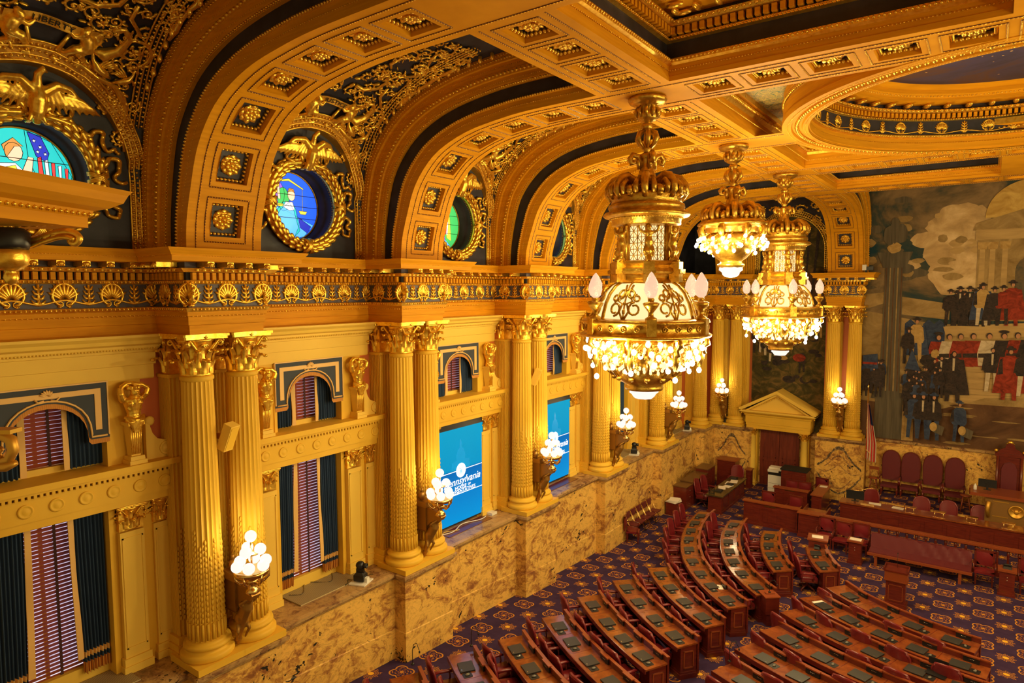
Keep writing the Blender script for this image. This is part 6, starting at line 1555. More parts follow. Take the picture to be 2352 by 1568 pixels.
def desk_row(r, angs, label, grp, ends=(.62, .50)):
    dg = 180 / PI / r; a0 = angs[0] - ends[0] * dg; a1 = angs[-1] + ends[1] * dg
    p = PP(r, (a0 + a1) / 2); root = thing('curved_desk', label, 'desk', (p.x, p.y, Fl(p.y)), 0, grp)
    mb = MB(); arc_sweep(mb, r - .34, r + .28, H + .01, H + .05, H - .05, H - .01, a0, a1); arc_sweep(mb, r + .26, r + .285, H - .10, H + .0, H - .11, H - .0, a0, a1, 1); mb.build('desk_top', [mahogtop, mahog], root, world=True)
    mb = MB(); arc_sweep(mb, r - .38, r - .33, .08, H + .17, .08, H + .17, a0, a1); arc_sweep(mb, r - .40, r - .32, H + .165, H + .195, H + .165, H + .195, a0, a1, 1)
    mb.build('modesty_panel', [mahog, wood], root, world=True)
    for k, (aa, sg) in enumerate(((a0, 1), (a1, -1))):
        mb = MB(); b0, b1 = aa + sg * .03 * dg, aa + sg * .40 * dg
        arc_sweep(mb, r - .32, r + .14, .0, H, .0, H, b0, b1, 0, 2); arc_sweep(mb, r - .35, r + .18, .0, .12, .0, .12, aa + sg * .0 * dg, aa + sg * .43 * dg, 0, 2); arc_sweep(mb, r - .335, r + .155, .12, .17, .12, .17, aa + sg * .015 * dg, aa + sg * .415 * dg, 0, 2)
        mb.build('pedestal', mahog, root, world=True)
        mb = MB(); e0 = aa + sg * .015 * dg
        for (ra, rb, ha, hb) in ((r - .24, r + .06, .25, .28), (r - .24, r + .06, H - .18, H - .15), (r - .24, r - .21, .25, H - .15), (r + .03, r + .06, .25, H - .15)): arc_sweep(mb, ra, rb, ha, hb, ha, hb, e0, e0 + sg * .03 * dg, 0, 1)
        mb.build('panel_moulding', wood, root, world=True)
    for k, a in enumerate(angs):
        mb = MB(); b0, b1 = a - .02 * dg, a + .34 * dg; arc_sweep(mb, r - .36, r - .27, H + .175, H + .205, H + .175, H + .205, b0, b1, 0, 3); arc_sweep(mb, r - .345, r - .29, H + .05, H + .175, H + .05, H + .175, b0 + .01 * dg, b1 - .01 * dg, 1, 3)
        for q in range(4): aa = a + (.12 + .03 * q) * dg; pz = PP(r - .288, aa); mb.ell((pz.x, pz.y, Fl(pz.y) + H + .12), .009, 5, 2)
        mb.build('console_strip', [wood, black, silver], root, world=True)
        if k: 
            mb = MB(); arc_sweep(mb, r - .33, r + .26, H + .0485, H + .0525, H - .0115, H - .0075, (angs[k - 1] + a) / 2 - .006 * dg, (angs[k - 1] + a) / 2 + .006 * dg, 0, 1); 
            if k % 2 == 0: arc_sweep(mb, r - .3, r + .1, .0, H, .0, H, (angs[k - 1] + a) / 2 - .03 * dg, (angs[k - 1] + a) / 2 + .03 * dg, 0, 1)
            mb.build('divider', mahog, root, world=True)
    return root
# armchair
def make_chair():
    c = thing('leather_armchair', '', 'chair'); mb = MB()
    for sx in (-1, 1): pass
    # seat cushion
    rows = []
    def cushion(mb, x0, x1, y0, y1, z0, z1, cr=.05):
        xs = [x0, x0 + cr, (x0 + x1) / 2, x1 - cr, x1]; ys_ = [y0, y0 + cr, (y0 + y1) / 2, y1 - cr, y1]
        mb.strip([[Vector((x, y, z1 - (.035 if (x in (x0, x1) or y in (y0, y1)) else 0) + (.015 if (i == 2 and j == 2) else 0))) for i, x in enumerate(xs)] for j, y in enumerate(ys_)], 0, True)
        mb.box((x0, y0, z0), (x1, y1, z1 - .035))
    cushion(mb, -.27, .27, -.24, .28, .40, .52); mb.build('seat', leather, c)
    # high back, slightly winged and curved
    mb = MB(); W = 9; Hh = 9; f = []; b = []
    for j in range(Hh):
        v = j / (Hh - 1); fr = []; br = []; hw = .27 + .02 * sin(v * PI) - (.05 * max(0, v - .8) / .2)
        for i in range(W):
            u = -1 + 2 * i / (W - 1); z = .45 + v * (.72 - .05 * u * u * (1 if v > .85 else 0)); y = -.26 - .13 * v + .07 * u * u; fr.append(Vector((u * hw, y + .03 * (1 - u ** 4), z))); br.append(Vector((u * hw, y - .06 + .02 * u ** 4, z)))
        f.append(fr); b.append(br)
    mb.strip(f, 0, True); mb.strip(b, 0, True)
    for j in range(Hh - 1):
        for i in (0, W - 1): mb.add([f[j][i], f[j + 1][i], b[j + 1][i], b[j][i]], [(0, 1, 2, 3)], 0, True)
    for i in range(W - 1): mb.add([f[-1][i], f[-1][i + 1], b[-1][i + 1], b[-1][i]], [(0, 1, 2, 3)], 0, True); mb.add([f[0][i], f[0][i + 1], b[0][i + 1], b[0][i]], [(0, 1, 2, 3)], 0, True)
    ed = [(r[0] + q[0]) / 2 for r, q in zip(f, b)] + [(x + y) / 2 for x, y in zip(f[-1], b[-1])] + [(r[-1] + q[-1]) / 2 for r, q in zip(f, b)][::-1]
    mb.tube(ed, .035, 6); mb.build('backrest', leather, c, fix=False)
    for sx in (-1, 1):
        mb = MB(); mb.tube([(sx * .30, -.27, .64), (sx * .31, -.1, .66), (sx * .31, .14, .66), (sx * .30, .22, .645)], [.035, .045, .045, .03], 8, flat=.7); mb.build('armrest', leather, c)
        mb = MB(); mb.tube([(sx * .31, .14, .64), (sx * .30, .16, .52), (sx * .29, .12, .40)], [.022, .02, .03], 6); mb.box((min(sx * .27, sx * .31), -.2, .36), (max(sx * .27, sx * .31), .2, .42)); mb.build('arm_support', mahog, c)
    mb = MB(); mb.box((-.27, -.24, .34), (.27, .27, .40)); mb.lathe([(.05, .12), (.045, .34)], 12)
    for k in range(4):
        a = PI / 4 + k * PI / 2; mb.tube([(0, 0, .16), (.14 * cos(a), .14 * sin(a), .13), (.28 * cos(a), .28 * sin(a), .06)], [.05, .035, .03], 6); mb.ell((.28 * cos(a), .28 * sin(a), .03), .03, 8)
    mb.build('swivel_base', mahog, c)
    return freeze(c)
chair = make_chair()
def make_laptop():
    c = thing('laptop', '', 'laptop'); mb = MB(); mb.box((-.20, -.165, 0), (.20, .165, .016)); mb.build('base', black, c); mb = MB(); mb.box((-.20, -.165, .018), (.20, .165, .03)); mb.build('lid', lap, c)
    mb = MB(); mb.box((.10, -.13, .03), (.14, -.115, .0315)); mb.build('maker_badge', silver, c, label='small silver badge'); return freeze(c)
lapp = make_laptop()
def make_pad():
    c = MB(); c.prism([(x, y) for x, y in [(-.10, -.08), (-.08, -.10), (.08, -.10), (.10, -.08), (.10, .08), (.08, .10), (-.08, .10), (-.10, .08)]], 0, .005, 2); o = c.build('mouse_pad', black); tag(o, '', 'mouse pad'); return o
padp = make_pad(); KIDS[padp.name] = []
def make_mouse():
    c = thing('computer_mouse', '', 'mouse'); mb = MB(); mb.ell((0, 0, .012), (.032, .055, .022), 10); mb.build('shell', mat('grey_plastic', (.16, .15, .13), .35), c); mb = MB(); mb.ell((0, .025, .032), (.006, .012, .006), 6); mb.build('scroll_wheel', silver, c); return freeze(c)
mousep = make_mouse()
rnd = random.Random(21)
def on_desk(o, r, r2, a, yaw, lift=.002):
    def zs(p): rr = (p - OC).length; return Fl(p.y) + H + .05 - .06 * (rr - (r - .34)) / .62
    p = PP(r2, a); e = .08; gx = (zs(p + Vector((e, 0))) - zs(p - Vector((e, 0)))) / (2 * e); gy = (zs(p + Vector((0, e))) - zs(p - Vector((0, e)))) / (2 * e)
    n = Vector((-gx, -gy, 1)).normalized(); fy = Vector((-sin(yaw), cos(yaw), 0)); fy = (fy - n * fy.dot(n)).normalized(); fx = fy.cross(n)
    m = Matrix((fx, fy, n)).transposed(); o.rotation_euler = m.to_euler(); o.location = (p.x, p.y, zs(p) + lift)
def seat_set(block, rown, r, angs, off=.46):
    bn = 'left block' if block == 'L' else 'right block'
    for k, a in enumerate(angs):
        wh = '%s seat from the wall, %s row from the front, %s' % (ORD[k], ORD[rown - 1], bn)
        rz = rad(a - 90) + PI
        q = put(lapp, (0, 0, 0), 0, 'closed dark laptop, %s' % wh, 'closed laptops'); on_desk(q, r, r + .0, a, rz + rnd.uniform(-.07, .07))
        aa = a + (.31 / r) * 180 / PI
        o = put(padp, (0, 0, 0), 0, 'black mouse pad, %s' % wh, 'mouse pads'); on_desk(o, r, r + .06, aa, rz)
        o = put(mousep, (0, 0, 0), 0, 'small grey mouse, %s' % wh, 'computer mice'); on_desk(o, r, r + .06, aa, rz + rnd.uniform(-.4, .4), .008)
        pc = PP(r + off + rnd.uniform(-.03, .05), a + rnd.uniform(-.6, .6)); o = put(chair, (pc.x, pc.y, Fl(pc.y)), rz + rnd.uniform(-.18, .18), 'maroon armchair, %s' % wh, 'desk armchairs')
for k, (r, an) in LR.items():
    desk_row(r, an, 'curved mahogany desk, row %d counted from the front in the left block' % k, 'left block desks'); seat_set('L', k, r, an)
for k, (r, an) in MR.items():
    desk_row(r, an, 'curved mahogany desk, row %d counted from the front in the right block' % k, 'right block desks', (.68, .55)); seat_set('M', k, r, an, .56)
# box with telephone console at end of third left row
FZ = -.35
def gooseneck(x, y, z, label, s=1.):
    c = thing('gooseneck_microphone', label, 'microphone', (x, y, z)); mb = MB(); mb.lathe([(.04, 0), (.04, .02), (.01, .03)], 10); mb.build('mount', black, c); mb = MB()
    mb.tube([(0, 0, .02), (.0, 0, .25 * s), (.04, .0, .36 * s), (.13, .0, .40 * s), (.20, 0, .30 * s)], .008, 6); mb.build('stalk', black, c); mb = MB(); mb.ell((.21, 0, .27 * s), (.02, .02, .035), 8); mb.build('head', black, c)
for (r, a, lb) in ((19.9 - .25, -124.9, 'thin black microphone standing at the wall end of the last visible left row'), (18.5 - .3, -126.4, 'thin black microphone at the wall end of the tenth left row'), (13.09 - .3, -140.6, 'thin black microphone at the wall end of the sixth left row'), (13.03 - .2, -117.2, 'bent black microphone at the aisle end of the nearest right row')):
    p = PP(r, a); gooseneck(p.x, p.y, Fl(p.y) + H + .15, lb, 1.3)
p = PP(9.0, -134.2); c = thing('microphone_box', 'square mahogany box stand with microphone at the aisle end of the third left row', 'stand', (p.x, p.y, FZ), rad(-50)); 
mb = MB(); mb.box((-.22, -.2, .5), (.22, .2, 1.0)); mb.box((-.16, -.15, 0), (.16, .15, .5)); mb.build('box', mahog, c); mb = MB(); mb.box((-.25, -.23, 1.0), (.25, .23, 1.03)); mb.box((-.06, -.12, 1.03), (.06, .14, 1.07)); mb.build('top_board', wood, c)
gooseneck(p.x, p.y, FZ + 1.07, 'bent black microphone on the box stand of the third left row')
# papers
def paper(x, y, z, w_, d, rz, label, th=.01, m=white):
    mb = MB(); mb.box((-w_ / 2, -d / 2, 0), (w_ / 2, d / 2, th)); o = mb.build('paper_sheets', m); o.location = (x, y, z); o.rotation_euler = (0, 0, rz); tag(o, label, 'paper')
p = PP(10.25, -137.6); paper(p.x, p.y, Fl(p.y) + .893, .14, .3, .5, 'white papers lying beside a laptop on the fourth left desk row')
p = PP(7.85, -129.6); paper(p.x, p.y, Fl(p.y) + .863, .34, .2, .9, 'white sheet beside the first laptop of the second right desk row')
def opened_laptop(r, a):
    p = PP(r - .05, a); rz = rad(a - 90) + PI; c = thing('open_laptop', 'open black laptop on the third right desk row', 'laptop', (p.x, p.y, Fl(p.y) + .885), rz)
    mb = MB(); mb.box((-.2, -.15, 0), (.2, .12, .02)); mb.build('keyboard_base', black, c); mb = MB(); mb.box((-.2, .12, .02), (.2, .14, .30), 0, Matrix.Translation((0, 0, 0))); mb.build('screen', black, c)
opened_laptop(8.95, -103.2)

# ---- dais, steps, rostrum
mb = MB(); DZ = .30
mb.box((6.95, 32.7, FZ), (20, 34.45, DZ)); mb.box((7.4, 32.35, FZ), (20, 32.7, DZ)); mb.build('floor', carpet, kind='structure')
stair = struct('trim_60'); mb = MB()
for k in range(4): mb.box((7.6, 32.35 - .14 * (k + 1), FZ), (20, 32.35 - .14 * k, DZ - .16 * (k + 0) - .01))
mb.build('marble_step', marb, stair)
# rail
c = thing('balustrade', 'long mahogany railing with turned balusters dividing well from clerk desk', 'railing', (12, 27.75, FZ)); mb = MB()
RX0, RX1 = 6.35, 20.0
def wbox(nm, a, b, m, par, label=None):
    mb = MB(); mb.box(a, b); return mb.build(nm, m, par, world=True, label=label)
mb.box((RX0, 27.62, FZ + .96), (RX1, 27.88, FZ + 1.02)); mb.box((RX0, 27.68, FZ + 1.02), (RX1, 27.82, FZ + 1.05)); mb.build('handrail', wood, c, world=True)
wbox('plinth', (RX0, 27.64, FZ), (RX1, 27.86, FZ + .14), mahog, c)
for k in range(46):
    x = RX0 + .15 + k * .30; mb = MB(); mb.lathe([(.045, .14), (.045, .2), (.03, .24), (.05, .38), (.028, .62), (.045, .78), (.045, .96)], 8, (x, 27.75, FZ)); mb.build('baluster', mahog, c, world=True)
def panelled(name, label, cat, x0, x1, y0, y1, h, npan, topm=wood, z=FZ, slim=0., grp=None):
    c = thing(name, label, cat, ((x0 + x1) / 2, (y0 + y1) / 2, z), 0, grp)
    if slim: wbox('writing_surface', (x0 + .02, y0 + slim, z + .70), (x1 - .02, y1, z + .74), mahogtop, c); wbox('side_panel', (x0, y0 + slim, z), (x0 + .05, y1, z + .9), mahog, c); wbox('side_panel', (x1 - .05, y0 + slim, z), (x1, y1, z + .9), mahog, c)
    ye = y0 + slim if slim else y1
    wbox('carcass', (x0, y0, z), (x1, ye, z + h - .05), mahog, c); wbox('top', (x0 - .05, y0 - .05, z + h - .05), (x1 + .05, ye + .05, z + h), topm, c); wbox('plinth', (x0 - .03, y0 - .03, z), (x1 + .03, y1 + .03, z + .1), mahog, c)
    for k in range(npan):
        a = x0 + (x1 - x0) * k / npan; b = x0 + (x1 - x0) * (k + 1) / npan; wbox('front_panel', (a + .08, y0 - .02, z + .2), (b - .08, y0, z + h - .22), mahog, c)
    return c
b1 = panelled('panelled_desk', 'long panelled mahogany desk with brass plate left of the rail', 'desk', 3.2, 5.35, 28.0, 28.8, 1.0, 6, slim=.22); wbox('brass_plate', (4.05, 27.975, FZ + .86), (4.5, 27.99, FZ + .90), brass, b1)
b2 = panelled('panelled_box_desk', 'square-cornered panelled box desk joining the rail', 'desk', 5.45, 6.35, 27.7, 29.3, 1.0, 1, slim=.35)
b3 = panelled('panelled_desk', 'panelled mahogany desk with brass plate in front of the copier', 'desk', 3.75, 5.15, 30.7, 31.4, 1.0, 3, slim=.2); wbox('brass_plate', (4.2, 30.675, FZ + .9), (4.6, 30.69, FZ + .94), brass, b3)
b4 = panelled('side_desk', 'narrow mahogany side desk set lengthwise beside the clerk desk', 'desk', 5.35, 5.75, 30.6, 32.4, .95, 1)
paper(5.55, 32.1, FZ + .955, .3, .25, 0, 'white papers on the narrow side desk')
ck = panelled('clerk_desk', 'long low panelled clerk desk in front of the dais', 'desk', 6.5, 20, 30.55, 31.2, .86, 18, mahogtop)
# clerk desk items
def monitor(x, y, z, rz, label, s=1.):
    c = thing('computer_monitor', label, 'monitor', (x, y, z), rz, None, s); mb = MB(); mb.box((-.34, -.02, .10), (.34, .02, .46)); mb.build('panel', black, c); mb = MB(); mb.box((-.04, .02, 0), (.04, .05, .3)); mb.box((-.14, -.02, 0), (.14, .12, .015)); mb.build('stand', black, c)
monitor(7.0, 30.95, FZ + .86, rad(8), 'wide black monitor seen from behind on the left end of the clerk desk')
paper(7.75, 31.0, FZ + .865, .45, .3, .1, 'stack of white papers on the clerk desk, left one'); paper(8.6, 30.95, FZ + .865, .42, .28, -.1, 'stack of white papers on the clerk desk, right one')
mb = MB(); mb.box((7.25, 30.7, FZ + .86), (7.75, 30.76, FZ + .90)); tag(mb.build('name_plate', brass), 'gold name plate on the clerk desk beside the monitor', 'name plate')
for k, x in enumerate((9.05, 10.05, 11.1, 12.25)):
    c = thing('brass_book_rest', 'brass book rest standing on the clerk desk, %s one from the left' % ORD[k], 'book rest', (x, 30.75, FZ + .86), rad(-4), 'brass book rests')
    mb = MB()
    for s in (-1, 1): mb.tube([(s * .14, -.16, -.08), (s * .14, -.16, .22)], .012, 6)
    for z in (.0, .2): mb.tube([(-.2, -.16, z), (.2, -.16, z)], .012, 6)
    mb.build('frame', brass, c); mb = MB(); mb.box((-.22, -.15, .21), (.22, .05, .225)); mb.build('shelf', brass, c)
# simple upholstered chair
def make_sidechair(high=False):
    c = thing('side_chair', '', 'chair'); mb = MB(); mb.box((-.27, -.25, .40), (.27, .25, .47)); mb.strip([[Vector((x, y, .47 + .03 * (1 - (x / .27) ** 2) * (1 - (y / .25) ** 2))) for x in (-.27, -.14, 0, .14, .27)] for y in (-.25, -.12, 0, .12, .25)], 0, True); mb.build('seat', leather, c)
    mb = MB(); mb.box((-.24, -.33, .52), (.24, -.28, 1.0)); mb.strip([[Vector((x, -.28 + .035 * (1 - (x / .22) ** 2) * (1 - ((z - .76) / .22) ** 2), z)) for x in (-.22, -.11, 0, .11, .22)] for z in (.54, .65, .76, .87, .98)], 0, True); mb.build('backrest', leather, c)
    mb = MB(); 
    for s in (-1, 1): mb.box((min(s * .24, s * .29), -.34, .47), (max(s * .24, s * .29), -.28, 1.03))
    mb.box((-.29, -.34, 1.0), (.29, -.28, 1.06)); mb.beads([(-.23, -.275, .53), (-.23, -.275, .99), (.23, -.275, .99), (.23, -.275, .53)], .01, .04); mb.build('back_frame', mahog, c)
    for sx in (-1, 1):
        for sy in (-1, 1): mb = MB(); mb.frus((sx * .23, sy * .21), 0, .40, .04, .04, .055, .055); mb.build('leg', mahog, c)
        mb = MB(); mb.tube([(sx * .29, -.28, .68), (sx * .30, 0, .69), (sx * .30, .18, .66), (sx * .28, .18, .44)], .022, 6); mb.build('arm', mahog, c)
    return freeze(c)
sc_ = make_sidechair()
# chairs behind clerk desk, and near box desks
for k, x in enumerate((9.35, 10.3, 11.35, 12.5)): put(chair, (x, 31.75, FZ), rad(180), 'maroon chair behind the clerk desk, %s from the left' % ORD[k], 'clerk chairs')
put(chair, (7.45, 31.7, FZ), rad(170), 'maroon chair behind the monitor at the left end of the clerk desk')
for x, y, rz, lb in ((5.25, 32.9, 175, 'by the brass handrail beside the dais'), (4.2, 31.75, 180, 'behind the desk before the copier, left one'), (4.75, 31.75, 180, 'behind the desk before the copier, right one'), (3.8, 29.3, 180, 'behind the long panelled desk, left one'), (4.9, 29.3, 175, 'behind the long panelled desk, right one'),
                     (6.55, 27.2, 180, 'in front of the rail, leftmost'), (7.15, 27.0, 175, 'in front of the rail between two neighbours'), (7.75, 27.2, 182, 'in front of the rail next to the papers stand'), (11.55, 26.75, 180, 'at the right end of the long bench'), (12.75, 26.7, 180, 'at the right edge beside the dark console stand')):
    put(sc_, (x, y, FZ), rad(rz), 'maroon upholstered chair ' + lb, 'upholstered side chairs')
# long bench
c = thing('long_bench', 'long maroon upholstered bench with wrinkled leather back before the rail', 'bench', (9.7, 26.6, FZ)); BX0, BX1 = 8.15, 11.2
mb = MB(); n = 26
mb.strip([[Vector((BX0 + (BX1 - BX0) * k / n, 26.85 + .10 * v, FZ + .46 + .50 * v)) + Vector((0, -.02 - .025 * sin(k * 1.9 + v * 5) * (1 if k > 12 else .3), 0)) for k in range(n + 1)] for v in (0, .2, .4, .6, .8, 1.)], 0, True)
mb.box((BX0, 26.93, FZ + .46), (BX1, 27.03, FZ + .96)); mb.build('backrest', leather2, c, world=True)
mb = MB(); mb.box((BX0, 26.25, FZ + .42), (BX1, 26.9, FZ + .49)); mb.build('seat', leather2, c, world=True)
wbox('front_rail', (BX0 - .03, 26.17, FZ + .38), (BX1 + .03, 26.26, FZ + .46), wood, c)
for x in (BX0 + .2, BX1 - .35): wbox('leg', (x, 26.2, FZ), (x + .09, 26.3, FZ + .38), wood, c); wbox('leg', (x, 26.9, FZ), (x + .09, 27.0, FZ + .42), mahog, c)
# stands at the ends of the bench
def stand(x, y, label, item):
    c = thing('writing_stand', label, 'stand', (x, y, FZ)); mb = MB(); mb.box((-.24, -.2, 0), (.24, .2, .08)); mb.box((-.2, -.17, .08), (.2, .17, .8)); mb.build('body', mahog, c); mb = MB(); mb.box((-.25, -.22, .8), (.25, .22, .86)); mb.build('top', wood, c); mb = MB(); mb.ell((.0, -.18, .62), .018, 6); mb.ell((0, -.18, .52), .018, 6); mb.build('knob', silver, c)
    if item: paper(x, y, FZ + .862, .38, .26, 0, 'white papers on ' + item)
stand(7.75, 26.15, 'small mahogany stand with papers at the left end of the long bench', 'the stand left of the bench')
stand(12.15, 26.2, 'dark mahogany console stand at the right end of the bench', None)
c = thing('desk_telephone', 'black desk telephone on the console stand right of the bench', 'telephone', (12.15, 26.25, FZ + .86)); mb = MB(); mb.frus((0, 0), 0, .07, .24, .24, .2, .16); mb.build('base', black, c); mb = MB(); mb.tube([(-.1, 0, .09), (0, 0, .12), (.1, 0, .09)], [.04, .025, .04], 8); mb.build('handset', black, c)
# raised box at the end of first left row with papers and phone
p = PP(6.1, -168.2); c = thing('raised_reading_box', 'tall mahogany reading box at the far end of the front left row', 'reading stand', (p.x, p.y, FZ), rad(8)); mb = MB(); mb.box((-.3, -.28, 0), (.28, .28, 1.12)); mb.build('body', mahog, c); mb = MB(); mb.box((-.34, -.32, 1.12), (.32, .32, 1.17)); mb.build('top', wood, c)
paper(p.x - .03, p.y, FZ + 1.172, .36, .28, .2, 'white papers on the tall reading box'); 
p = PP(6.15, -164.6); c = thing('desk_telephone', 'black desk telephone on the front left desk', 'telephone', (p.x, p.y, FZ + H + .06)); mb = MB(); mb.frus((0, 0), 0, .07, .2, .2, .16, .14); mb.build('base', black, c); mb = MB(); mb.tube([(-.09, 0, .09), (0, 0, .11), (.09, 0, .09)], [.035, .02, .035], 8); mb.build('handset', black, c)
# lectern
c = thing('floor_lectern', 'tall mahogany lectern standing alone in the open well', 'lectern', (9.32, 23.3, FZ)); mb = MB(); mb.box((-.32, -.22, 0), (.32, .22, .12)); mb.box((-.27, -.18, .12), (.27, .18, .80)); mb.build('body', mahog, c)
mb = MB(); mb.frus((0, 0), .8, .84, .62, .44, .66, .48); mb.box((-.31, -.22, .84), (.31, .22, 1.12)); mb.build('upper_case', wood, c); mb = MB(); mb.box((-.34, -.24, 1.12), (.34, .24, 1.16)); mb.box((-.34, .2, 1.16), (.34, .24, 1.24)); mb.box((-.34, -.24, 1.16), (-.31, .24, 1.22)); mb.box((.31, -.24, 1.16), (.34, .24, 1.22)); mb.build('top', mahog, c)
mb = MB(); 
for a, b, z0, z1 in ((-.2, .2, .2, .22), (-.2, .2, .68, .70)): mb.box((a, -.19, z0), (b, -.18, z1))
for x in (-.2, .18): mb.box((x, -.19, .2), (x + .02, -.18, .7))
mb.build('panel_moulding', wood, c); mb = MB(); mb.tube([(0, .1, 1.16), (0, .1, 1.62)], .006, 6); mb.ell((0, .1, 1.63), (.012, .012, .03), 6); mb.build('microphone', black, c)
# high-back chairs on the dais
def make_high():
    c = thing('high_back_chair', '', 'chair'); mb = MB(); mb.box((-.36, -.3, .38), (.36, .32, .50)); mb.build('seat', leather2, c)
    pts = [(-.36, .62), (.36, .62), (.38, 1.5), (.34, 1.78), (.26, 1.93), (.13, 2.02), (0, 2.05), (-.13, 2.02), (-.26, 1.93), (-.34, 1.78), (-.38, 1.5)]
    mb = MB(); mb.prism([(x * 1.08, .52 + (z - .52) * 1.03) for x, z in pts], -.44, -.36, 1); mb.build('back_frame', mahog, c); mb = MB(); mb.prism(pts, -.37, -.32, 1); mb.build('backrest', leather2, c)
    for sx in (-1, 1):
        mb = MB(); mb.tube([(sx * .40, -.36, .82), (sx * .42, -.1, .84), (sx * .42, .22, .80), (sx * .40, .26, .74), (sx * .38, .24, .5)], [.03, .035, .04, .045, .03], 6); mb.build('arm', mahog, c)
        for sy in (-.3, .26): mb = MB(); mb.lathe([(.045, 0), (.03, .06), (.05, .16), (.035, .26), (.05, .38)], 8, (sx * .33, sy, 0)); mb.build('leg', mahog, c)
    return freeze(c)
hb = make_high()
for k, x in enumerate((7.98, 8.75, 9.58, 10.4)): put(hb, (x, 33.75, DZ), rad(180), 'tall arched-back maroon chair on the dais, %s of four from the left' % ORD[k], 'dais chairs', .93)
# speaker's chair
c = thing('throne_chair', 'tall carved throne chair with gold ball finials behind the rostrum', 'chair', (12.25, 33.5, DZ), 0); mb = MB()
mb.box((-.42, .1, 0), (.42, .25, 2.35)); mb.box((-.50, .05, 2.35), (.50, .30, 2.47)); mb.prism([(-.44, 2.47), (.44, 2.47), (.32, 2.62), (.18, 2.70), (.12, 2.86), (0, 2.93), (-.12, 2.86), (-.18, 2.70), (-.32, 2.62)], .1, .22, 1)
for s in (-1, 1): mb.tube([(s * .40, .05, 0), (s * .40, .05, 2.35)], .05, 8); mb.box((min(s * .36, s * .44), -.55, .9), (max(s * .36, s * .44), .1, 1.0)); mb.box((min(s * .37, s * .43), -.5, 0), (max(s * .37, s * .43), -.42, .9))
mb.build('carved_frame', mahog, c); mb = MB(); mb.prism([(-.26, .6), (.26, .6), (.26, 1.85), (.18, 2.05), (0, 2.13), (-.18, 2.05), (-.26, 1.85)], .04, .1, 1); mb.build('backrest', leather2, c); mb = MB(); mb.box((-.36, -.5, .42), (.36, .1, .56)); mb.build('seat', leather2, c)
for s in (-1, 1): mb = MB(); mb.ell((s * .46, .17, 2.56), .07, 12); mb.build('ball_finial', gold, c)
mb = MB(); mb.ell((0, .16, 2.93), (.1, .06, .08), 10); mb.tube([(-.14, .16, 2.86), (0, .16, 2.98), (.14, .16, 2.86)], .02, 5); mb.build('crest', gold, c)
# rostrum
c = thing('rostrum', 'broad carved speaker rostrum with round state seal on its front', 'rostrum', (12.8, 32.2, DZ)); gw = mat('gilt_walnut', (.22, .11, .025), .4)
wbox('body', (11.5, 31.9, DZ - .3), (20, 32.6, DZ + 1.02), gw, c); wbox('top', (11.0, 31.75, DZ + 1.02), (20, 33.0, DZ + 1.14), wood, c); wbox('side_wing', (10.95, 32.5, DZ + .85), (11.5, 33.0, DZ + 1.1), wood, c)
for (a, b, z0, z1) in ((11.75, 12.25, .25, .85), (12.75, 13.3, .25, .85)):
    wbox('panel_moulding', (a, 31.88, DZ + z0), (b, 31.9, DZ + z0 + .03), dgold, c); wbox('panel_moulding', (a, 31.88, DZ + z1), (b, 31.9, DZ + z1 + .03), dgold, c)
mb = MB(); M = Matrix.Translation((12.5, 31.88, DZ + .55)) @ Matrix.Rotation(PI / 2, 4, 'X'); mb.lathe([(.26, 0), (.26, .02), (.22, .03), (.21, .01), (.0, .01)], 28, M=M); mb.ell((12.5, 31.86, DZ + .55), (.08, .03, .1), 8); mb.tube([(12.36, 31.86, DZ + .62), (12.5, 31.86, DZ + .5), (12.64, 31.86, DZ + .62)], .02, 5); mb.build('round_seal', dgold, c, world=True)
mb = MB(); mb.tube([(11.62, 31.85, DZ + .2), (11.58, 31.8, DZ + .5), (11.62, 31.8, DZ + .85)], [.05, .07, .08], 8); mb.build('carved_corner', dgold, c, world=True)
monitor(11.55, 32.5, DZ + 1.14, rad(178), 'black monitor on the left end of the rostrum', .9)
mb = MB(); mb.lathe([(.05, 0), (.06, .02), (.06, .16), (.02, .22), (.02, .25)], 10, (11.15, 32.2, DZ + 1.14)); tag(mb.build('bottle', whitep), 'white bottle on the left corner of the rostrum', 'bottle')
# stools
def stool(x, y, back, label):
    c = thing('wooden_stool', label, 'stool', (x, y, DZ)); mb = MB(); mb.lathe([(.19, .64), (.21, .67), (.20, .70), (0, .71)], 18); mb.build('seat', wood, c)
    for k in range(4): a = PI / 4 + k * PI / 2; mb = MB(); mb.tube([(.13 * cos(a), .13 * sin(a), .65), (.24 * cos(a), .24 * sin(a), 0)], .02, 6); mb.build('leg', wood, c)
    mb = MB()
    for z, r_ in ((.2, .205), (.38, .175)):
        q = [(r_ * cos(PI / 4 + k * PI / 2), r_ * sin(PI / 4 + k * PI / 2), z) for k in range(5)]; mb.tube(q, .012, 5)
    mb.build('stretcher', wood, c)
    if back:
        mb = MB(); mb.tube([(-.16, .1, .70), (-.18, .14, 1.1)], .018, 6); mb.tube([(.16, .1, .70), (.18, .14, 1.1)], .018, 6); mb.box((-.2, .12, 1.02), (.2, .16, 1.16)); mb.build('backrest', wood, c)
stool(7.35, 33.6, True, 'round wooden stool with back at the left end of the dais'); stool(10.85, 32.85, False, 'round backless wooden stool beside the rostrum')
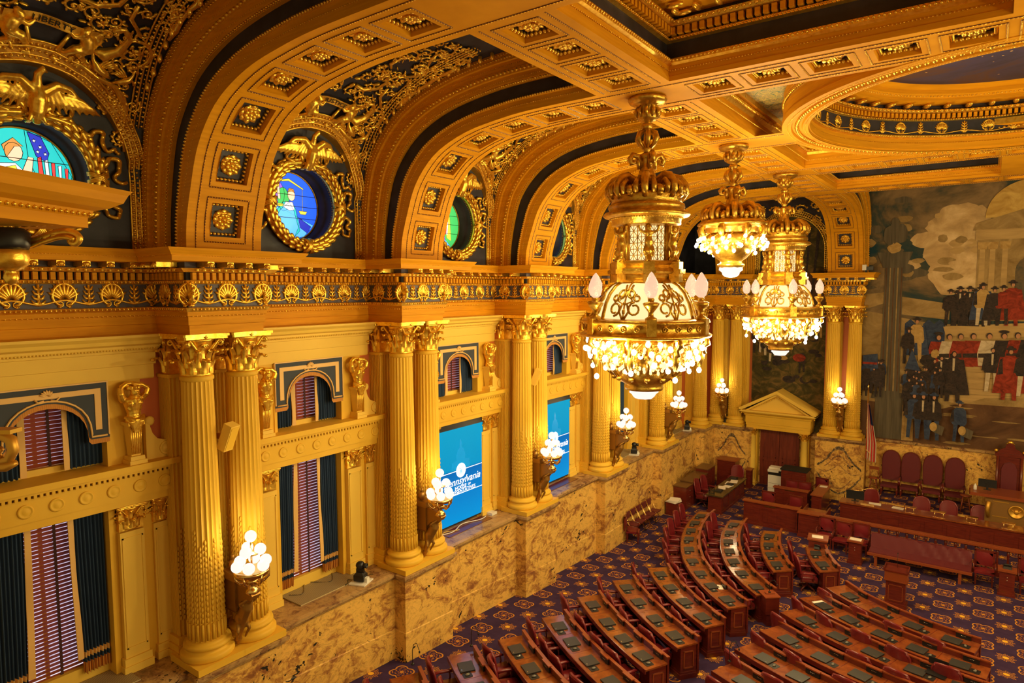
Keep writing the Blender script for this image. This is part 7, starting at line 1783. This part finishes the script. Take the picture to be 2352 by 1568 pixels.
# flag
c = thing('flag', 'striped flag hanging from a brass pole beside the big mural', 'flag', (7.05, 33.25, DZ - .3)); mb = MB(); mb.tube([(0, 0, 0), (0, 0, 5.1)], .02, 8); mb.ell((0, 0, 5.18), (.03, .03, .09), 8); mb.lathe([(.18, 0), (.18, .04), (.04, .08)], 16); mb.build('pole', brass, c)
red = mat('red_cloth', (.55, .03, .02), .7); wht = mat('white_cloth', (.75, .68, .55), .7); blu = mat('blue_cloth', (.02, .03, .14), .7)
mb = MB(); n = 24; zs = [1.85 + .13 * k for k in range(21)]; o0 = 0
def fx(k, z): q = (4.45 - z) / 2.6; return Vector((.02 + (.10 + .32 * min(1, q * 1.5)) * (k / n) - .03, -.05 + .05 * sin(k * 1.3), z - .12 * (k / n) + (0 if z > 2.1 else .1 * abs((k / n) - .5))))
for i in range(len(zs) - 1):
    for k in range(n): mb.add([fx(k, zs[i]), fx(k + 1, zs[i]), fx(k + 1, zs[i + 1]), fx(k, zs[i + 1])], [(0, 1, 2, 3)], 2 if (zs[i] > 3.5 and k > 13) else (k // 3) % 2, True)
mb.build('cloth', [red, wht, blu], c, fix=False)
mb = MB(); mb.tube([(.0, -.08, 2.3), (.1, -.12, 2.25), (.16, -.1, 2.15), (.12, -.12, 1.8)], .02, 5); mb.build('gold_cord', goldcloth, c)
# brass stair rails by the dais
for k, (x, y) in enumerate(((6.4, 32.2), (6.9, 32.9))):
    c = thing('stair_handrail', 'brass stair handrail at the left end of the dais, %s one' % ('nearer' if k == 0 else 'farther'), 'handrail', (x, y, FZ)); mb = MB(); mb.tube([(0, 0, 0), (0, 0, .8), (.35, .1, .95), (.75, .2, .95)], .022, 8); mb.tube([(.7, .2, .95), (.7, .2, .3)], .022, 8); mb.build('rail', brass, c)

# ---- left front group: pier table, cabinets
c = thing('reference_table', 'long dark mahogany table covered with papers near the corner', 'table', (1.8, 30.1, FZ)); TT = .82
wbox('top', (1.42, 28.35, FZ + TT - .05), (2.18, 31.9, FZ + TT), mat('dark_glass_top', (.06, .045, .02), .12), c); wbox('body', (1.5, 28.45, FZ), (2.1, 31.8, FZ + TT - .05), mahog, c); wbox('plinth', (1.46, 28.4, FZ), (2.14, 31.85, FZ + .1), mahog, c)
for k in range(4): wbox('side_panel', (2.1, 28.6 + .8 * k, FZ + .2), (2.12, 29.25 + .8 * k, FZ + .65), mahog, c)
for k, (x, y, a, l) in enumerate(((1.75, 30.6, .1, 'left edge'), (1.85, 30.1, -.2, 'middle'), (1.7, 29.7, .3, 'near end'), (1.85, 31.0, .2, 'far half'))): paper(x, y, FZ + TT + .002 + .001 * k, .32, .5, a, 'white papers scattered on the long table, %s' % l)
for k, (x, y, l) in enumerate(((1.75, 29.15, 'near end'), (1.85, 30.35, 'middle'), (1.7, 31.5, 'far end'))):
    mb = MB(); mb.frus((x, y), FZ + TT + .01, FZ + TT + .08, .3, .3, .24, .2); tag(mb.build('desk_telephone', black), 'black telephone on the long table, ' + l, 'telephone')
mb = MB()
for k in range(4): mb.box((1.47, 28.6 + .0, FZ + TT + .06 * k), (1.72, 28.65, FZ + TT + .06 * k + .02))
mb.box((1.47, 28.59, FZ + TT), (1.49, 28.66, FZ + TT + .24)); mb.box((1.70, 28.59, FZ + TT), (1.72, 28.66, FZ + TT + .24)); tag(mb.build('wire_rack', black), 'small black letter rack on the near end of the long table', 'rack')
def cabinet(name, label, cat, x0, x1, y0, y1, h, kx, grp=None):
    c = thing(name, label, cat, ((x0 + x1) / 2, (y0 + y1) / 2, FZ), 0, grp); wbox('carcass', (x0, y0, FZ), (x1, y1, FZ + h), mahog, c); wbox('top', (x0 - .02, y0 - .02, FZ + h), (x1 + .03, y1 + .02, FZ + h + .04), mat('walnut_top', (.13, .06, .02), .3) if 'walnut_top' not in MATS else MATS['walnut_top'], c)
    n = max(1, int((y1 - y0) / .5))
    for k in range(n):
        for q in range(3):
            a = y0 + (y1 - y0) * k / n; b = y0 + (y1 - y0) * (k + 1) / n; d = wbox('drawer', (x1, a + .03, FZ + .08 + q * (h - .1) / 3), (x1 + .015, b - .03, FZ + .04 + (q + 1) * (h - .1) / 3), mahog, c)
            if kx:
                mb = MB(); mb.ell((x1 + .03, (a + b) / 2, FZ + .06 + (q + .5) * (h - .1) / 3), .018, 6); o = mb.build('knob', silver, None); o.data.transform(c.matrix_basis.inverted() if False else Matrix.Translation(-Vector(((x0 + x1) / 2, (y0 + y1) / 2, FZ)))); o.parent = d; o.matrix_basis = Matrix.Identity(4)
    return c
cabinet('drawer_cabinet', 'low mahogany drawer cabinet with silver knobs along the marble wall', 'cabinet', .02, .62, 28.9, 30.8, 1.05, True)
cabinet('drawer_cabinet', 'small taller cabinet at the near end of the drawer cabinet', 'cabinet', .02, .62, 28.1, 28.88, 1.0, True)
cabinet('drawer_cabinet', 'cabinet at the corner end of the marble wall', 'cabinet', .02, .62, 30.85, 31.9, 1.2, False)
c = panelled('tall_cupboard', 'tall mahogany cupboard against the rounded corner marble', 'cupboard', .45, 1.35, 32.75, 33.45, 1.35, 1)
c = panelled('small_cupboard', 'small mahogany cupboard left of the pedimented door', 'cupboard', 1.8, 2.02, 33.05, 33.45, .95, 1)
put(chair, (1.0, 29.2, FZ), rad(-90), 'maroon swivel chair at the near left side of the long table', 'table chairs'); put(chair, (1.05, 29.9, FZ), rad(-95), 'maroon swivel chair at the left side of the long table beyond its neighbour', 'table chairs'); put(chair, (1.5, 32.35, FZ), rad(180), 'maroon swivel chair at the far end of the long table', 'table chairs')
# box with papers
c = thing('paper_bin', 'small mahogany bin heaped with loose white papers by the cabinets', 'bin', (.35, 27.3, FZ)); mb = MB(); mb.box((-.25, -.25, 0), (.25, .25, .55)); mb.build('box', mahog, c)
mb = MB()
for k in range(5): mb.box((-.25 + .02 * k, -.27, .56 + .025 * k), (.27, .25, .575 + .025 * k), 0, Matrix.Rotation(.1 * k - .2, 4, 'Z'))
tag(mb.build('loose_papers', white), 'heap of loose white papers on the small bin', 'papers'); bpy.data.objects['loose_papers'].location = (.35, 27.3, FZ)
# folding chairs along the wall
def make_fold():
    c = thing('folding_chair', '', 'chair'); mb = MB(); mb.box((-.21, -.20, .42), (.21, .21, .46)); mb.build('seat', leather2, c); mb = MB(); mb.box((-.21, -.30, .62), (.21, -.26, .90), 0, Matrix.Rotation(.0, 4, 'X')); mb.build('backrest', leather2, c)
    mb = MB()
    for s in (-1, 1): mb.tube([(s * .23, -.32, .92), (s * .23, -.05, .42), (s * .23, .22, 0)], .013, 6); mb.tube([(s * .21, .15, .44), (s * .21, -.25, 0)], .013, 6)
    mb.tube([(-.23, .18, .06), (.23, .18, .06)], .01, 5); mb.tube([(-.21, -.2, .06), (.21, -.2, .06)], .01, 5); mb.build('metal_frame', brass, c); return freeze(c)
fc = make_fold()
for k in range(5): put(fc, (.02, 23.95 + .52 * k, FZ), rad(-90), 'maroon folding chair against the marble wall, %s from the near pier' % ORD[k + 1], 'folding chairs')
put(sc_, (.30, 23.35, FZ), rad(-70), 'maroon armchair beside the marble pier at the near end of the folding chairs')
# copier and tall cabinet before the door
c = thing('photocopier', 'white office photocopier standing before the double door', 'copier', (3.25, 33.0, FZ)); mb = MB(); mb.box((-.3, -.3, .1), (.3, .3, .95)); mb.box((-.32, -.32, 1.1), (.34, .32, 1.22)); mb.box((-.32, -.1, 1.22), (.34, .32, 1.28)); mb.build('body', whitep, c); mb = MB(); mb.box((-.3, -.28, .95), (.3, .3, 1.1)); mb.box((.2, -.38, 1.12), (.42, -.3, 1.2)); mb.build('paper_exit', black, c); mb = MB(); mb.box((-.28, -.305, .3), (.28, -.3, .31)); mb.box((-.28, -.305, .55), (.28, -.3, .56)); mb.box((-.28, -.28, 0), (.28, .28, .1)); mb.build('tray_line', black, c)
c = panelled('wooden_cubicle', 'open-topped tall mahogany box cabinet right of the copier', 'cabinet', 3.65, 4.75, 32.3, 33.1, 1.45, 2, dark)  # solid near-black lid paints the shaded inside of the open top
# ================================================================== PEDIMENTED DOORWAY
c = struct('door_1', (3.05, 34.2, FZ)); YD = 34.2; X0, X1 = 2.12, 3.98; xc = 3.05
wbox('door_leaf', (X0, 34.3, FZ), (xc - .01, 34.4, 3.1), doorm, c); wbox('door_leaf', (xc + .01, 34.3, FZ), (X1, 34.4, 3.1), doorm, c)
for (a, b) in ((X0, xc), (xc, X1)):
    for z0, z1 in ((.0, .9), (1.05, 2.9)):
        for (p0, p1, q0, q1) in ((a + .15, b - .15, z0, z0 + .04), (a + .15, b - .15, z1 - .04, z1), (a + .15, a + .19, z0, z1), (b - .19, b - .15, z0, z1)): wbox('panel_moulding', (p0, 34.28, q0), (p1, 34.3, q1), doorm, c)
for s, x in ((-1, 1.82), (1, 4.28)):
    mb = MB(); mb.box((x - .18, 34.15, FZ), (x + .18, 34.6, 2.45)); mb.build('door_jamb', cream, c, world=True)
    mb = MB(); mb.box((x - .24, 33.72, FZ), (x + .24, 34.18, FZ + .1)); mb.lathe([(.21, .10), (.23, .13), (.21, .17), (.19, .2), (.20, .23), (.17, .26), (.17, .4), (.165, 1.5), (.145, 2.52), (.155, 2.53)], 24, (x, 33.95, FZ)); mb.build('door_column', creamw, c, world=True)
    mb = MB(); capital(mb, .145, .38); o = mb.build('gilt_capital', gold, c, fix=False); o.location = (x - xc, 33.95 - 34.2, 2.18 - FZ)
mb = MB(); mb.sweep([(1.55, 34.65), (1.55, 33.76), (4.55, 33.76), (4.55, 34.65)][::-1], [(-.3, 2.56), (0, 2.56), (0, 2.72), (.02, 2.73), (.02, 2.85), (.04, 2.86), (.04, 3.2), (.08, 3.22), (.10, 3.3), (.20, 3.36), (.24, 3.44), (-.3, 3.46)], 0); mb.box((1.57, 33.78, 2.57), (4.53, 34.65, 3.4))
mb.build('entablature', cream, c, world=True)
mb = MB()
zb = 3.44; ap = 4.42; xl, xr = 1.25, 4.85
for (x0, z0, x1, z1) in ((xl, zb, xc, ap), (xc, ap, xr, zb)):
    pts = [(x0, z0 + .0), (x1, z1 + .0), (x1, z1 + .16), (x0, z0 + .16)]; mb.prism(pts, 33.46, 34.68, 1); pts = [(x0 + (.2 if x0 == xl else 0), z0 - .08), (x1, z1 - .10), (x1, z1), (x0 + (.2 if x0 == xl else 0), z0)] if x0 == xl else [(x0, z0 - .10), (x1 - .2, z1 - .08), (x1 - .2, z1), (x0, z0)]; mb.prism(pts, 33.6, 34.68, 1)
mb.box((xl, 33.46, zb - .02), (xr, 34.68, zb + .06)); mb.prism([(xl + .3, zb), (xr - .3, zb), (xc, ap - .1)], 33.78, 34.6, 1); mb.build('pediment', creamw, c, world=True)
mb = MB()
for k in range(34): mb.box((1.5 + k * .091, 33.62, 3.36), (1.545 + k * .091, 33.70, 3.42))
for k in range(22):
    for s in (-1, 1): xx = xc + s * (.08 + k * .078); zz = ap - .14 - (.08 + k * .078) * (ap - zb) / (xc - xl); mb.box((xx - .022, 33.62, zz - .05), (xx + .022, 33.70, zz))
mb.build('dentil_course', cream, c, world=True)
# small spotlight on the right cornice
c = thing('spotlight', 'small black and white spotlight on the cornice above the last column pair', 'spotlight', (6.75, 33.4, 10.29)); mb = MB(); mb.box((-.05, -.05, 0), (.05, .05, .1)); mb.box((.02, -.12, .1), (.3, .1, .26)); mb.build('housing', black, c); mb = MB(); mb.box((-.14, -.14, .1), (.02, .12, .34)); mb.build('lamp_head', whitep, c)

# ================================================================== GALLERY FRAGMENTS NEAR THE CAMERA
def cray(px, py, t):
    d = _f + _R * ((px - 1176) / 1515.99) - _U * ((py - 784) / 1515.99); return Vector((CX, 0, CZ)) + d * t
A = cray(305, 441, 4.4)
c = thing('gallery_cornice', 'ochre moulded cornice end jutting in above the gallery at the left edge', 'cornice', A, rad(27)); mb = MB()
# local: +y runs away to the far end at y=0 ; profile faces +x
pr = [(.0, 0), (-.02, -.03), (-.04, -.08), (-.10, -.12), (-.16, -.14), (-.17, -.17), (-.185, -.185), (-.185, -.25), (-.6, -.26)]
def gp(o, z, y): return (o, y, z)
ln = 3.2; V = []; 
k_ = len(pr)
for y in (0, -ln): V += [(o - .0, y - (o * -1. if y == 0 else 0), z) for o, z in pr]
mb.add(V, [(i, i + 1, k_ + i + 1, k_ + i) for i in range(k_ - 1)], 0)
V2 = [(o, o, z) for o, z in pr] + [(-.9, o, z) for o, z in pr]
mb.add(V2, [(i, i + 1, k_ + i + 1, k_ + i) for i in range(k_ - 1)], 0)
mb.add([(0, 0, 0), (0, -ln, 0), (-.9, -ln, 0), (-.9, 0, 0)], [(0, 1, 2, 3)], 0); mb.build('moulding', ochre, c)
mb = MB(); mb.beads([(-.165, -.17, -.165), (-.165, -ln, -.165)], .016, .045); mb.build('bead_row', gold, c)
A2 = cray(95, 548, 4.1)
c = thing('gilt_scroll_bracket', 'gilded scroll bracket with acanthus under the gallery cornice', 'bracket', A2, rad(36)); mb = MB()
Q = lambda x, z, y=0: (x, y, z)
sm = catmull([(-.34, .03, 0), (-.22, -.01, 0), (-.08, -.02, 0), (.04, .015, 0), (.13, .04, 0), (.20, .035, 0), (.235, .005, 0), (.215, -.03, 0), (.18, -.02, 0), (.185, .01, 0), (.205, .005, 0)], 5)
mb.tube([Q(p.x, p.y) for p in sm], [.030 - .014 * i / len(sm) for i in range(len(sm))], 8); mb.tube([Q(p.x, p.y - .035, -.03) for p in sm[:28]], .016, 6)
for k in range(9): mb.ell(Q(-.24 + .022 * k, .035 - .001 * k, -.03), .011, 6)
for k in range(7): mb.ell(Q(-.26 + .055 * k, .075 + .004 * k, 0), (.03, .02, .022), 8); mb.ell(Q(-.25 + .055 * k, -.055 + .012 * k, -.01), (.032, .018, .018), 7)
mb.build('scroll', gold, c); 
A3 = cray(22, 585, 4.0); c = thing('gilt_pendant', 'fluted gilt pendant bowl hanging below the scroll bracket at the left edge', 'pendant', A3, 0); mb = MB(); mb.lathe([(.10, .03), (.095, .0), (.10, -.02), (.09, -.06), (.05, -.09), (.025, -.10), (.035, -.115), (.04, -.14), (.028, -.17), (.0, -.185)], 20, mod=lambda a, z: 1 + .06 * abs(sin(5 * a))); mb.build('bowl', gold, c)
mb = MB(); mb.lathe([(.095, .03), (.11, .06), (.11, .13), (.08, .16)], 20); mb.build('dark_cap', black, c)
A4 = cray(12, 1040, 4.0); c = thing('gilt_volute', 'rounded gilded volute at the left edge below the gallery', 'bracket', A4, rad(36)); mb = MB(); mb.tube([(-.25, 0, .12), (-.02, 0, .115), (.04, 0, .08), (.05, 0, .02), (.02, 0, -.04), (-.03, 0, -.05), (-.05, 0, 0), (-.02, 0, .03)], [.035, .035, .035, .033, .03, .027, .022, .018], 10); mb.tube([(-.3, 0, -.09), (0, 0, -.085), (.06, 0, -.06)], [.03, .03, .02], 8); mb.build('scroll', dgold, c)
mb = MB(); mb.box((-.3, -.05, .125), (.075, .05, .15)); mb.build('abacus', cream, c)
